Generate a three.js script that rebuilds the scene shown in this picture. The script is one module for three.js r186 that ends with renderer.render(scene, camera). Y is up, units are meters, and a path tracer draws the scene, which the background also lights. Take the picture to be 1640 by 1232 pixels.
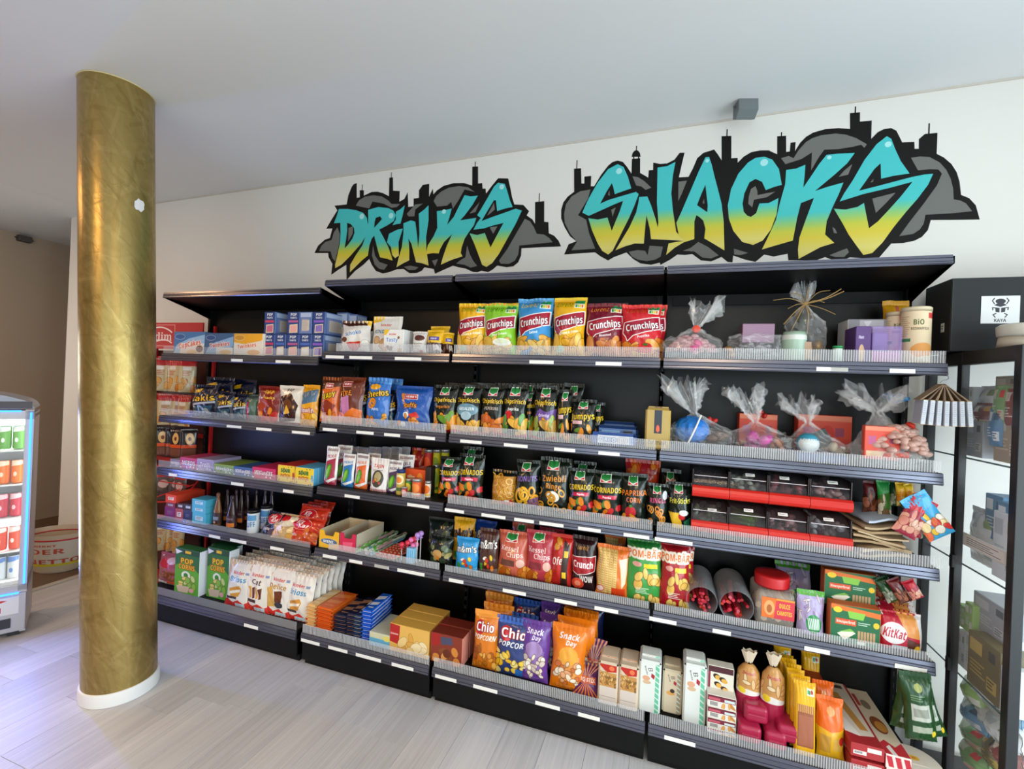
import * as THREE from 'three';
import { mergeGeometries } from 'three/addons/utils/BufferGeometryUtils.js';
import { RoundedBoxGeometry } from 'three/addons/geometries/RoundedBoxGeometry.js';
import { RectAreaLightUniformsLib } from 'three/addons/lights/RectAreaLightUniformsLib.js';

// ---------- camera, light, exposure
const scene = new THREE.Scene();
const camera = new THREE.PerspectiveCamera(2 * Math.atan(616 / 735) * 180 / Math.PI, 1640 / 1232, 0.05, 60);
camera.position.set(3.1223, 1.5865, 2.1114);
camera.rotation.order = 'YXZ';
camera.rotation.set(0.0015, 0.3218, 0.0421);
const renderer = new THREE.WebGLRenderer({ antialias: true });
renderer.toneMapping = THREE.LinearToneMapping;
renderer.toneMappingExposure = 0.92;
renderer.shadowMap.enabled = true;
RectAreaLightUniformsLib.init();
scene.background = new THREE.Color(0.55, 0.62, 0.7);
const DAY = [0.8, 0.95, 1.0], WARM = [1.0, 0.72, 0.42];
const DAY_RIGHT = 4.9, DAY_FRONT = 1.3, LAMP = 27, LAMP_ORANGE = 80, LAMP_LEFT = 45, COOLER = 5.5;

// ---------- small helpers
let seedState = 7;
const seed = (s) => { seedState = s * 7919 + 13; };
const rnd = () => { seedState = (seedState + 0x6d2b79f5) | 0; let t = Math.imul(seedState ^ (seedState >>> 15), 1 | seedState); t = (t + Math.imul(t ^ (t >>> 7), 61 | t)) ^ t; return ((t ^ (t >>> 14)) >>> 0) / 4294967296; };
const hash = (x, y, s) => { let h = Math.imul(x, 374761393) + Math.imul(y, 668265263) + Math.imul(s, 974711); h = Math.imul(h ^ (h >>> 13), 1274126177); return ((h ^ (h >>> 16)) >>> 0) / 4294967296; };
const vnoise = (x, y, s = 0) => { const X = Math.floor(x), Y = Math.floor(y), a = x - X, b = y - Y, u = a * a * (3 - 2 * a), v = b * b * (3 - 2 * b); return (hash(X, Y, s) * (1 - u) + hash(X + 1, Y, s) * u) * (1 - v) + (hash(X, Y + 1, s) * (1 - u) + hash(X + 1, Y + 1, s) * u) * v; };
const used = new Map();
const numbered = (n) => { const k = used.get(n) ?? 0; used.set(n, k + 1); return k ? n + '_' + String(k).padStart(3, '0') : n; };
function shade(m) { m.castShadow = true; m.receiveShadow = true; return m; }
function thing(name, label, category, [x, y, z] = [0, 0, 0], turn = 0, group) {
  const o = new THREE.Group(); o.name = numbered(name); scene.add(o);
  o.position.set(x, y, z); o.rotation.y = turn;
  o.userData = { label, category }; if (group) o.userData.group = group;
  return o;
}
function part(name, geo, mat, parent, label) {
  const m = shade(new THREE.Mesh(geo, mat)); m.name = name; parent.add(m);
  if (label) m.userData.label = label;
  return m;
}
function struct(name, geo, mat, parent = scene) {
  const m = shade(new THREE.Mesh(geo, mat)); m.name = name; parent.add(m);
  if (parent === scene) m.userData.kind = 'structure';
  return m;
}
const std = (o) => new THREE.MeshStandardMaterial(o);
const phys = (o) => new THREE.MeshPhysicalMaterial(o);
const B = (w, h, d, x = 0, y = 0, z = 0) => new THREE.BoxGeometry(w, h, d).translate(x, y, z);
const RB = (w, h, d, r, x = 0, y = 0, z = 0, s = 1) => new RoundedBoxGeometry(w, h, d, s, r).translate(x, y, z);
const clean = (g) => { const n = g.index ? g.toNonIndexed() : g; for (const k of Object.keys(n.attributes)) if (!['position', 'normal', 'uv'].includes(k)) n.deleteAttribute(k); return n; };
const merge = (a) => mergeGeometries(a.map(clean));
const bar = (a, b, r, n = 6) => { const A = new THREE.Vector3(...a), C = new THREE.Vector3(...b), d = C.clone().sub(A); const g = new THREE.CylinderGeometry(r, r, d.length(), n); g.applyQuaternion(new THREE.Quaternion().setFromUnitVectors(new THREE.Vector3(0, 1, 0), d.normalize())); return g.translate((A.x + C.x) / 2, (A.y + C.y) / 2, (A.z + C.z) / 2); };
const tube = (pts, r, n = 24, k = 6) => new THREE.TubeGeometry(new THREE.CatmullRomCurve3(pts.map((p) => new THREE.Vector3(...p))), n, r, k);
const lathe = (pts, n = 28) => new THREE.LatheGeometry(pts.map((p) => new THREE.Vector2(...p)), n);
const shapeOf = (p) => { const s = new THREE.Shape(); for (let i = 0; i < p.length; i += 2) i ? s.lineTo(p[i], p[i + 1]) : s.moveTo(p[i], p[i + 1]); s.closePath(); return s; };
function texture(w, h, draw, srgb = true, rx = 1, ry = 1) {
  const c = document.createElement('canvas'); c.width = w; c.height = h; draw(c.getContext('2d'), w, h);
  const t = new THREE.CanvasTexture(c); if (srgb) t.colorSpace = THREE.SRGBColorSpace;
  t.wrapS = t.wrapT = THREE.RepeatWrapping; t.magFilter = THREE.LinearFilter; t.repeat.set(rx, ry); return t;
}
function noiseTexture(n, fn, srgb, rx, ry) {
  return texture(n, n, (g) => { const im = g.createImageData(n, n); for (let y = 0; y < n; y++) for (let x = 0; x < n; x++) { const v = fn(x / n, y / n), i = (y * n + x) * 4; im.data[i] = v[0]; im.data[i + 1] = v[1]; im.data[i + 2] = v[2]; im.data[i + 3] = 255; } g.putImageData(im, 0, 0); }, srgb, rx, ry);
}
// tiling value noise, period p
const tn = (x, y, p, s) => { const X = x * p, Y = y * p, a = Math.floor(X), b = Math.floor(Y), u = X - a, v = Y - b, f = (t) => t * t * (3 - 2 * t), w = (i, j) => hash(((i % p) + p) % p, ((j % p) + p) % p, s); return (w(a, b) * (1 - f(u)) + w(a + 1, b) * f(u)) * (1 - f(v)) + (w(a, b + 1) * (1 - f(u)) + w(a + 1, b + 1) * f(u)) * f(v); };

// ---------- plain materials
const wallBump = noiseTexture(256, (x, y) => { const v = 255 * (0.5 * tn(x, y, 64, 1) + 0.3 * tn(x, y, 24, 2) + 0.2 * tn(x, y, 6, 3)); return [v, v, v]; }, false, 1, 1);
const M = {
  wall: std({ color: new THREE.Color(0.77, 0.745, 0.705), roughness: 0.9, bumpMap: wallBump, bumpScale: 0.0012 }),
  ceiling: std({ color: new THREE.Color(0.7, 0.7, 0.71), roughness: 0.95, bumpMap: wallBump, bumpScale: 0.0015 }),
  black: phys({ color: 0x070708, roughness: 0.5, specularIntensity: 0.5 }),
  blackPanel: phys({ color: 0x070809, roughness: 0.36, specularIntensity: 0.65 }),
  rail: phys({ color: new THREE.Color(0.145, 0.15, 0.195), metalness: 0.75, roughness: 0.22 }),
  clear: phys({ color: 0xf2f4f8, roughness: 0.12, transparent: true, opacity: 0.13, side: THREE.DoubleSide }),
  clearRib: phys({ color: 0xf6f6f8, roughness: 0.15, transparent: true, opacity: 0.32 }),
  cello: phys({ color: 0xffffff, roughness: 0.06, transparent: true, opacity: 0.12, clearcoat: 1, clearcoatRoughness: 0.05, side: THREE.DoubleSide, flatShading: true }),
  paper: std({ color: 0xf1efe9, roughness: 0.7 }),
  white: std({ color: 0xe9e9ea, roughness: 0.4 }),
  glass: phys({ color: 0xe4f2f2, roughness: 0.03, transparent: true, opacity: 0.05 }),
  glassEdge: phys({ color: 0x7fa39c, roughness: 0.1, transparent: true, opacity: 0.5 }),
};
const flat = (hex, r = 0.45, o = {}) => std({ color: hex, roughness: r, ...o });
const colorMats = new Map();
const cm = (hex, r = 0.4, metal = 0) => { const k = hex + '|' + r + '|' + metal; if (!colorMats.has(k)) colorMats.set(k, std({ color: hex, roughness: r, metalness: metal })); return colorMats.get(k); };

// ---------- printed packaging: one atlas per 2048 px sheet
const SHEET = 2048, sheets = [], prints = {}, swatches = new Map();
function newSheet() { const c = document.createElement('canvas'); c.width = c.height = SHEET; const g = c.getContext('2d'); g.fillStyle = '#888'; g.fillRect(0, 0, SHEET, SHEET); sheets.push({ c, g, x: 0, y: 0, row: 0 }); }
newSheet();
function slot(w, h) {
  let s = sheets[sheets.length - 1];
  if (s.x + w + 4 > SHEET) { s.x = 0; s.y += s.row + 4; s.row = 0; }
  if (s.y + h + 4 > SHEET) { newSheet(); s = sheets[sheets.length - 1]; }
  const r = { k: sheets.length - 1, x: s.x + 2, y: s.y + 2, w, h }; s.x += w + 4; s.row = Math.max(s.row, h); return r;
}
function finish(r) { return { k: r.k, u0: (r.x + 1) / SHEET, u1: (r.x + r.w - 1) / SHEET, v1: 1 - (r.y + 1) / SHEET, v0: 1 - (r.y + r.h - 1) / SHEET }; }
let g, PX, PY, PW, PH;
const R = (x, y, w, h, c) => { g.fillStyle = c; g.fillRect(PX + x * PW, PY + y * PH, w * PW, h * PH); };
const El = (x, y, rx, ry, c, o, a = 0) => { g.beginPath(); g.ellipse(PX + x * PW, PY + y * PH, rx * PW, ry * PH, a, 0, 7); if (c) { g.fillStyle = c; g.fill(); } if (o) { g.strokeStyle = o; g.lineWidth = PH * 0.012; g.stroke(); } };
const Po = (p, c, o) => { g.beginPath(); for (let i = 0; i < p.length; i += 2) g[i ? 'lineTo' : 'moveTo'](PX + p[i] * PW, PY + p[i + 1] * PH); g.closePath(); if (c) { g.fillStyle = c; g.fill(); } if (o) { g.strokeStyle = o; g.lineWidth = PH * 0.016; g.stroke(); } };
function Tx(s, x, y, h, c, { r = 0, o, w = 0.9, f = 'sans-serif', b = 'bold', ow = 0.2, i = '' } = {}) {
  const px = h * PH; g.save(); g.translate(PX + x * PW, PY + y * PH); g.rotate(r); g.font = `${i} ${b} ${px}px ${f}`; g.textAlign = 'center'; g.textBaseline = 'middle'; g.lineJoin = 'round';
  const m = g.measureText(s).width; if (m > w * PW) g.scale(w * PW / m, 1);
  if (o) { g.strokeStyle = o; g.lineWidth = px * ow; g.strokeText(s, 0, 0); }
  g.fillStyle = c; g.fillText(s, 0, 0); g.restore();
}
const Ch = (x, y, w, h, n, cols, rx = 0.13, ry = 0.06, s = 1) => { for (let i = 0; i < n; i++) El(x + hash(i, 1, s) * w, y + hash(i, 2, s) * h, rx * (0.7 + 0.6 * hash(i, 3, s)), ry * (0.7 + 0.6 * hash(i, 4, s)), cols[i % cols.length], 'rgba(90,45,5,.45)', hash(i, 5, s) * 3); };
const Ln = (x, y, w, n, c, dy = 0.03) => { for (let i = 0; i < n; i++) R(x, y + i * dy, w * (0.7 + 0.3 * hash(i, 3, 9)), dy * 0.4, c); };
const Ri = (x, y, w, h, n, c, rr = 0.1, s = 1, lw = 0.03) => { for (let i = 0; i < n; i++) { g.beginPath(); g.ellipse(PX + (x + hash(i, 1, s) * w) * PW, PY + (y + hash(i, 2, s) * h) * PH, rr * PW, rr * 0.8 * PW, hash(i, 5, s) * 3, 0, 7); g.lineWidth = lw * PH; g.strokeStyle = 'rgba(90,45,5,.6)'; g.stroke(); g.lineWidth = lw * PH * 0.75; g.strokeStyle = c[i % c.length]; g.stroke(); } };
function print(key, w, h, bg, draw, back = bg) {
  const r = slot(w, h); g = sheets[r.k].g; PX = r.x; PY = r.y; PW = w; PH = h;
  g.save(); g.beginPath(); g.rect(r.x, r.y, w, h); g.clip(); R(0, 0, 1, 1, bg); if (draw) draw(); g.restore();
  prints[key] = { ...finish(r), bg, back };
}
function swatch(k, col) {
  const id = k + col; if (swatches.has(id)) return swatches.get(id);
  let s = sheets[k]; if (!s.sw) { s.sw = { n: 0 }; }
  const n = s.sw.n++, x = SHEET - 8 - (n % 24) * 8, y = SHEET - 8 - Math.floor(n / 24) * 8; s.g.fillStyle = col; s.g.fillRect(x, y, 8, 8);
  const o = [(x + 4) / SHEET, 1 - (y + 4) / SHEET]; swatches.set(id, o); return o;
}
// ---------- the prints
const BW = 132, BH = 200;
function crunch(key, bg, top, sub, scr, chips) {
  print(key, 140, 210, bg, () => {
    R(0, 0, 1, 0.04, top); Tx('Lorenz', 0.36, 0.14, 0.11, scr, { i: 'italic', b: '', w: 0.5 }); R(0.66, 0.06, 0.28, 0.06, '#1d8a4a'); R(0.66, 0.12, 0.28, 0.08, '#e8e4d8'); for (let i = 0; i < 4; i++) R(0.69 + 0.058 * i, 0.135, 0.045, 0.05, ['#2c8a46', '#a8c83a', '#f2c12e', '#e06a28'][i]);
    Po([0.06, 0.36, 0.96, 0.25, 0.97, 0.47, 0.3, 0.6, 0.15, 0.7, 0.12, 0.62, 0.05, 0.55], '#a81330', '#fff'); Tx('Crunchips', 0.52, 0.43, 0.17, '#fff', { r: -0.13, w: 0.82, o: '#4a0812', ow: 0.1 });
    Ch(0, 0.72, 1, 0.28, 16, chips, 0.2, 0.07, key.length); Tx(sub, 0.55, 0.61, 0.055, '#fff', { r: -0.13, w: 0.6 });
    if (key === 'cr_green') { El(0.62, 0.76, 0.26, 0.07, '#f4f4ee'); El(0.62, 0.745, 0.2, 0.04, '#dfe7c8'); }
    if (key === 'cr_red') { El(0.62, 0.82, 0.2, 0.09, '#d81818'); El(0.62, 0.76, 0.07, 0.02, '#3a7a20'); }
    if (key === 'cr_yellow') El(0.3, 0.88, 0.13, 0.06, '#b9d6b0');
  });
}
crunch('cr_yellow', '#f0b416', '#f6d02e', 'Cheese & Onion', '#54862a', ['#f2b32c', '#eaa322', '#f6c650']);
crunch('cr_green', '#8ecb2c', '#f09a20', 'Sour Cream', '#2f7a1c', ['#edc75a', '#e3b447']);
crunch('cr_blue', '#3f97d6', '#64b5ea', 'Salted', '#f5c436', ['#f0b94a', '#e8a838', '#f5cd70']);
crunch('cr_maroon', '#7d1b30', '#5e1222', 'Roasted', '#f0a02c', ['#d9803a', '#c96a2c', '#e79a50']);
crunch('cr_red', '#d5202a', '#ec3b30', 'Paprika', '#b06a22', ['#ec8f2e', '#e37a22', '#f2a848']);
const emblem = (x = 0.5, y = 0.1, s = 1) => { Po([x - 0.17 * s, y - 0.075 * s, x + 0.17 * s, y - 0.085 * s, x + 0.2 * s, y + 0.09 * s, x - 0.2 * s, y + 0.1 * s], '#e9e9e2'); Po([x - 0.15 * s, y - 0.065 * s, x + 0.15 * s, y - 0.07 * s, x + 0.16 * s, y + 0.02 * s, x, y + 0.06 * s, x - 0.16 * s, y + 0.02 * s], '#2f8a43'); Po([x - 0.17 * s, y + 0.03 * s, x, y + 0.09 * s, x + 0.17 * s, y + 0.03 * s, x + 0.18 * s, y + 0.08 * s, x - 0.18 * s, y + 0.085 * s], '#d2232a'); };
function cf(key, mid, chips, extra) { print(key, BW, BH, '#0f140f', () => { emblem(0.5, 0.13); Tx('Chipsfrisch', 0.5, 0.33, 0.12, '#f2c41c', { w: 0.92 }); if (extra) extra(); Tx(mid[0], 0.5, mid[2] ?? 0.47, 0.08, mid[1], { w: 0.8 }); Ch(0, 0.66, 1, 0.3, 13, chips, 0.22, 0.075, key.length + 3); Po([0, 0.93, 0.5, 0.98, 1, 0.92, 1, 1, 0, 1], '#c8202a'); }); }
cf('cf_pap', ['ungarisch', '#f08a1c'], ['#f0a42c', '#e88c22', '#f4bd4e', '#6a9a2e']);
cf('cf_salt', ['GESALZEN', '#e9eef0', 0.5], ['#f4bd4e', '#eeb03c'], () => { El(0.5, 0.52, 0.42, 0.13, '#6f93a4'); El(0.5, 0.64, 0.2, 0.09, '#a8c2cc'); });
cf('cf_grill', ['PEPERONI', '#c8b8a8'], ['#e8842a', '#d8701e', '#c85c1a', '#f0a040']);
cf('cf_red', ['paprika', '#f0f0e8'], ['#f4c050', '#f0a838', '#5a9a3a'], () => El(0.32, 0.58, 0.15, 0.08, '#d2232a'));
cf('cf_ori', ['Oriental', '#e8d8f0', 0.56], ['#c9a04a', '#e09a38', '#9ab04a'], () => Po([0, 0.62, 0.3, 0.44, 0.6, 0.5, 1, 0.42, 1, 0.66, 0, 0.7], '#6c4a94'));
print('jumpy', BW, 180, '#10150f', () => { emblem(0.5, 0.14); Tx('Jumpys', 0.5, 0.4, 0.19, '#f4c81c', { w: 0.95, r: -0.06 }); R(0.1, 0.5, 0.4, 0.08, '#e8b8b8'); Ch(0, 0.65, 1, 0.33, 12, ['#f0a42c', '#e88c22', '#5a8a2a'], 0.16, 0.06, 4); });
function corn(key, name, col, sub, subc, extra) { print(key, BW, BH, '#101a12', () => { emblem(0.45, 0.14); Tx(name, 0.5, 0.38, 0.15, col, { w: 0.94, r: -0.05 }); if (sub) { Po([0.2, 0.49, 0.85, 0.47, 0.83, 0.55, 0.2, 0.57], subc); Tx(sub, 0.52, 0.52, 0.055, '#fff', { w: 0.5 }); } if (extra) extra(); }); }
corn('corn', 'CORNADOS', '#f2c41c', 'Paprika', '#d2234a', () => { Ch(0.05, 0.64, 0.5, 0.3, 8, ['#ee8a22', '#e87a1c', '#4a8a34'], 0.16, 0.07, 2); Ch(0.55, 0.72, 0.4, 0.22, 5, ['#d2232a', '#c01a22'], 0.12, 0.07, 6); });
corn('donut', 'DONUTS', '#8a62b8', '', '', () => { Ri(0.25, 0.62, 0.2, 0.12, 2, ['#f4b82c'], 0.2, 3, 0.09); Ri(0.4, 0.6, 0.5, 0.36, 6, ['#f4b82c', '#eca622'], 0.13, 5, 0.06); Po([0.6, 0.8, 1, 0.72, 1, 1, 0.6, 1], 'rgba(96,62,142,.7)'); });
corn('zwieb', 'Zwiebli', '#e8942c', '', '', () => { Tx('Ringe', 0.5, 0.52, 0.13, '#e8942c', { w: 0.7 }); El(0.5, 0.7, 0.2, 0.1, '#f2ede0'); Ri(0.02, 0.6, 0.96, 0.38, 12, ['#e8a82c', '#dc9622'], 0.09, 4, 0.035); });
corn('papr', 'PAPRIKA', '#ee7a22', '', '', () => { Tx('CORN', 0.5, 0.52, 0.13, '#ee7a22', { w: 0.6 }); El(0.4, 0.76, 0.22, 0.12, '#c8202a'); Ch(0.1, 0.8, 0.8, 0.18, 7, ['#ee9a32', '#e88a22'], 0.13, 0.05, 8); El(0.4, 0.64, 0.06, 0.03, '#3a8a30'); });
corn('ringli', 'RINGLI', '#e2568a', '', '', () => { Ri(0.1, 0.55, 0.8, 0.4, 10, ['#f0a43c', '#ee9030'], 0.11, 9, 0.04); El(0.85, 0.25, 0.12, 0.1, '#d8dce8'); });
corn('frit', 'Frit-Sticks', '#f0e24a', '', '', () => { for (let i = 0; i < 14; i++) Po([0.05 + i * 0.03, 0.62 + (i % 3) * 0.03, 0.09 + i * 0.03, 0.62, 0.3 + i * 0.03, 0.96, 0.26 + i * 0.03, 0.97], '#f0c030'); El(0.6, 0.7, 0.14, 0.07, '#d2232a'); El(0.68, 0.62, 0.2, 0.06, '#e8ece0'); Po([0.7, 0.8, 1, 0.7, 1, 1, 0.8, 1], '#2f8a63'); });
print('ringsb', BW, 180, '#c98a34', () => { R(0, 0, 1, 0.16, '#141a14'); Ri(0, 0.15, 1, 0.85, 34, ['#e6a63c', '#d6922c', '#f0bc58'], 0.12, 3, 0.05); Po([0.4, 0.86, 0.9, 0.8, 1, 1, 0.4, 1], '#d23a22'); R(0.62, 0.82, 0.2, 0.05, '#f0f0ea'); });
print('redsn', BW, 120, '#b8232a', () => { Ch(0.05, 0.05, 0.9, 0.4, 9, ['#e85a22', '#d84a1c', '#f08a30'], 0.13, 0.09, 2); Po([0, 0.62, 1, 0.45, 1, 0.56, 0, 0.75], '#e8c8c0'); Tx('chips', 0.7, 0.75, 0.16, '#f2dcd8', { w: 0.4 }); });
print('takis', BW, BH, '#141a34', () => { Po([0.1, 0.18, 0.45, 0.12, 0.4, 0.24, 0.12, 0.27], '#e8b41c'); Tx('Takis', 0.5, 0.42, 0.24, '#f2b81c', { w: 0.92, r: -0.14, o: '#0a0c1a' }); Po([0.05, 0.6, 0.95, 0.48, 0.95, 0.54, 0.1, 0.66], '#b8bcc8'); Po([0.1, 0.7, 0.9, 0.62, 0.8, 0.92, 0.15, 0.95], '#27546a'); Ch(0.2, 0.72, 0.6, 0.16, 5, ['#6a8a94', '#4a6a74', '#9aa8ac'], 0.13, 0.04, 3); });
print('pinkgrn', 90, 150, '#4a5a54', () => { R(0, 0.3, 0.45, 0.7, '#c22a5a'); R(0.5, 0.2, 0.5, 0.8, '#66806a'); El(0.3, 0.6, 0.2, 0.15, '#e86a8a'); });
print('rapred', BW, BH, '#7e1f1c', () => { Tx('RAP', 0.6, 0.18, 0.14, '#f0b41c', { w: 0.5 }); Tx('snacks', 0.6, 0.32, 0.1, '#f0c84a', { w: 0.5 }); El(0.35, 0.5, 0.25, 0.17, '#a83a22'); Ch(0.2, 0.65, 0.7, 0.3, 9, ['#e88a2a', '#d2501c', '#c81c22'], 0.18, 0.07, 5); });
print('rapwht', BW, BH, '#e4ddd2', () => { Tx('RAP', 0.5, 0.12, 0.1, '#2a1c14', { w: 0.4 }); Po([0.1, 0.3, 0.6, 0.2, 0.9, 0.5, 0.8, 0.9, 0.15, 0.95], '#3a1a16'); El(0.5, 0.5, 0.2, 0.14, '#6a3a22'); Po([0.5, 0.5, 0.66, 0.7, 0.4, 0.75], '#f0b43c'); R(0, 0.94, 1, 0.06, '#8a1c1c'); });
print('howlin', BW, BH, '#e8a21c', () => { Po([0.1, 0.2, 0.95, 0.1, 0.95, 0.4, 0.1, 0.5], '#4a6a84'); Tx('howlin', 0.5, 0.62, 0.15, '#f4e8dc', { w: 0.9, o: '#a8321c' }); Ch(0.1, 0.75, 0.8, 0.2, 8, ['#f6c42c', '#f2a81c'], 0.17, 0.07, 2); });
const badge = (x, y) => { R(x - 0.18, y - 0.06, 0.36, 0.12, '#f0d8d0'); R(x - 0.16, y - 0.05, 0.32, 0.1, '#b01c22'); Tx("HERR'S", x, y, 0.07, '#fff', { w: 0.28 }); };
print('herorange', BW, BH, '#d8641c', () => { Po([0, 0, 1, 0, 1, 0.2, 0, 0.3], '#5a2a16'); badge(0.5, 0.2); Tx('READY', 0.5, 0.42, 0.15, '#f4d41c', { w: 0.85, r: -0.18, o: '#3a1a10' }); Po([0.1, 0.6, 0.5, 0.5, 0.9, 0.62, 0.7, 0.85, 0.2, 0.8], '#8a2a14'); Ch(0.1, 0.78, 0.8, 0.2, 8, ['#f09a22', '#f4b43c', '#e8701c'], 0.17, 0.07, 5); Tx('HOT', 0.35, 0.82, 0.08, '#f4e8dc', { w: 0.3 }); });
print('herfire', BW, BH, '#6a2a18', () => { badge(0.4, 0.16); Tx('FIRE', 0.4, 0.36, 0.15, '#f48a2c', { w: 0.7, r: -0.15, o: '#2a0c0a' }); Po([0.2, 0.45, 0.55, 0.4, 0.6, 0.7, 0.3, 0.85], '#c87aa8'); Po([0, 0.72, 0.4, 0.8, 0.7, 0.65, 1, 0.7, 1, 1, 0, 1], '#e8741c'); Ln(0.1, 0.84, 0.6, 4, '#f0b0a0'); });
print('cheeto', BW, BH, '#2f6fc4', () => { Po([0, 0, 1, 0.02, 1, 0.14, 0, 0.1], '#5a9ae0'); Tx('Cheetos', 0.5, 0.34, 0.17, '#f4c41c', { w: 0.92, r: -0.12, o: '#1a1a2a' }); El(0.4, 0.2, 0.25, 0.06, '#e8a41c'); Ri(0.3, 0.5, 0.3, 0.1, 4, ['#f0901c'], 0.12, 2, 0.05); Tx('PUFFS', 0.5, 0.66, 0.07, '#f0f0f4', { w: 0.6 }); Ch(0.1, 0.78, 0.8, 0.2, 9, ['#f0a42c', '#e8861c'], 0.1, 0.05, 6); });
print('herblue', 150, 180, '#1c53a8', () => { badge(0.5, 0.26); Po([0.2, 0.2, 0.28, 0.18, 0.4, 0.5, 0.34, 0.54], '#f08a2c'); Tx('Puffs', 0.5, 0.46, 0.14, '#f0a42c', { w: 0.5, o: '#5a1c12' }); Po([0.45, 0.66, 0.7, 0.6, 0.76, 0.72, 0.6, 0.78], '#d8322a'); El(0.4, 0.68, 0.08, 0.07, '#f0f0ee'); Ch(0.2, 0.7, 0.5, 0.2, 6, ['#f09a32', '#e8861c'], 0.07, 0.045, 3); El(0.32, 0.9, 0.07, 0.06, '#dfe4ea'); });
print('schoko', 130, 130, '#e6e0da', () => { Po([0, 0, 1, 0, 0.9, 0.16, 0.3, 0.2, 0, 0.12], '#4a2418'); Po([0.68, 0, 1, 0, 1, 0.2], '#f2c024'); Tx('Schoko', 0.5, 0.42, 0.16, '#4a7ab8', { w: 0.7, r: -0.2 }); Po([0.3, 0.72, 0.75, 0.66, 0.78, 0.82, 0.6, 0.95, 0.4, 0.94], '#d8321c'); El(0.2, 0.62, 0.13, 0.09, '#6a3a22', '#f4f0ea'); El(0.88, 0.7, 0.1, 0.09, '#f4efe6', '#b89a7a'); });
print('kinderini', 130, 150, '#e9e5e0', () => { Po([0, 0, 0.4, 0, 0.34, 0.13, 0, 0.2], '#f2c024'); Tx('kinder', 0.5, 0.24, 0.1, '#d0322a', { w: 0.5 }); Tx('KINDERINI', 0.5, 0.42, 0.14, '#4a7a94', { w: 0.84 }); El(0.22, 0.66, 0.12, 0.1, '#e0b482', '#7a4a2a'); El(0.5, 0.76, 0.16, 0.14, '#d8a672', '#7a4a2a'); El(0.8, 0.68, 0.12, 0.1, '#e0b482', '#7a4a2a'); });
print('tasty', 110, 110, '#ece9e4', () => { Po([0, 0, 0.3, 0, 0.12, 0.24, 0, 0.24], '#f2c024'); Tx('kinder', 0.45, 0.2, 0.12, '#d0322a', { w: 0.4 }); Tx('Tasty', 0.42, 0.45, 0.24, '#6a8ac0', { w: 0.6, o: '#f4f4f8' }); El(0.75, 0.35, 0.06, 0.06, '#8a5a3a'); Ch(0.05, 0.78, 0.9, 0.14, 5, ['#e0b482', '#6a3a22'], 0.14, 0.08, 2); });
print('whitechoc', 90, 120, '#e2dcd6', () => { El(0.55, 0.32, 0.34, 0.13, '#5a2a1c'); Ln(0.15, 0.56, 0.7, 3, '#8a7a6e', 0.06); El(0.35, 0.86, 0.2, 0.08, '#f4f0ea', '#8a6a5a'); El(0.72, 0.9, 0.12, 0.06, '#d23a32'); });
print('yelchoc', 110, 120, '#eab81a', () => { R(0, 0.55, 1, 0.45, '#4a1f14'); R(0.22, 0.3, 0.6, 0.16, '#5a4aa0'); Tx('choco', 0.52, 0.38, 0.12, '#f0f0f4', { w: 0.5 }); Ch(0.1, 0.66, 0.8, 0.2, 6, ['#d8cfc8', '#8a6a5a', '#e8e0d8'], 0.15, 0.06, 3); });
print('cupcakes', 170, 90, '#3f76ae', () => { Po([0, 1, 0.1, 0.6, 0.5, 0.3, 1, 0.12, 1, 0.6, 0.6, 1], '#9cc0e0'); R(0.22, 0.52, 0.76, 0.48, '#e9e2d6'); El(0.2, 0.22, 0.16, 0.12, '#2c5a9a', '#f0f0f4'); Tx('CupCakes', 0.52, 0.56, 0.32, '#d8452c', { w: 0.72, r: -0.16, o: '#f4efe6', ow: 0.16 }); El(0.84, 0.76, 0.11, 0.15, '#6a3f26'); El(0.6, 0.92, 0.16, 0.12, '#e8c890'); });
print('twinkies', 150, 90, '#3a5f88', () => { Po([0, 1, 0.2, 0.5, 1, 0.15, 1, 0.6, 0.4, 1], '#8fb2d4'); R(0.4, 0.66, 0.6, 0.34, '#e6ded0'); El(0.2, 0.22, 0.17, 0.12, '#2c4f88', '#f0f0f4'); Tx('Twinkies', 0.52, 0.54, 0.28, '#c8342a', { w: 0.7, r: -0.12, o: '#f4efe6', ow: 0.14 }); El(0.74, 0.88, 0.2, 0.11, '#e8b45a'); });
print('twinkies2', 150, 90, '#e8dccb', () => { Po([0, 0, 1, 0, 1, 0.3, 0.4, 0.5, 0, 0.4], '#f0a81c'); El(0.2, 0.2, 0.17, 0.12, '#d8901c', '#f0f0f4'); Tx('Twinkies', 0.46, 0.56, 0.26, '#e2602c', { w: 0.68, r: -0.12, o: '#f6f0e6', ow: 0.14 }); El(0.7, 0.86, 0.22, 0.12, '#e0a03c'); });
function pop(key, col, food) { print(key, 70, 110, '#1a3168', () => { R(0.04, 0.02, 0.92, 0.96, '#223f80'); Tx('POP', 0.5, 0.13, 0.17, '#f0f0f4', { w: 0.75, o: '#1a2c5a' }); Tx('TARTS', 0.5, 0.27, 0.12, '#f0f0f4', { w: 0.7, o: '#1a2c5a' }); R(0.1, 0.38, 0.8, 0.1, col); Po([0.2, 0.58, 0.86, 0.54, 0.88, 0.94, 0.18, 0.96], '#e8d0a8'); Po([0.27, 0.62, 0.8, 0.59, 0.81, 0.9, 0.25, 0.91], food); }, '#5a76ac'); }
pop('pop_r', '#c83a5a', '#c86a8a'); pop('pop_c', '#4a6ab8', '#e8e0dc'); pop('pop_p', '#b85a8a', '#e8a8a0'); pop('pop_v', '#8a5ac0', '#8a72b8');
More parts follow.
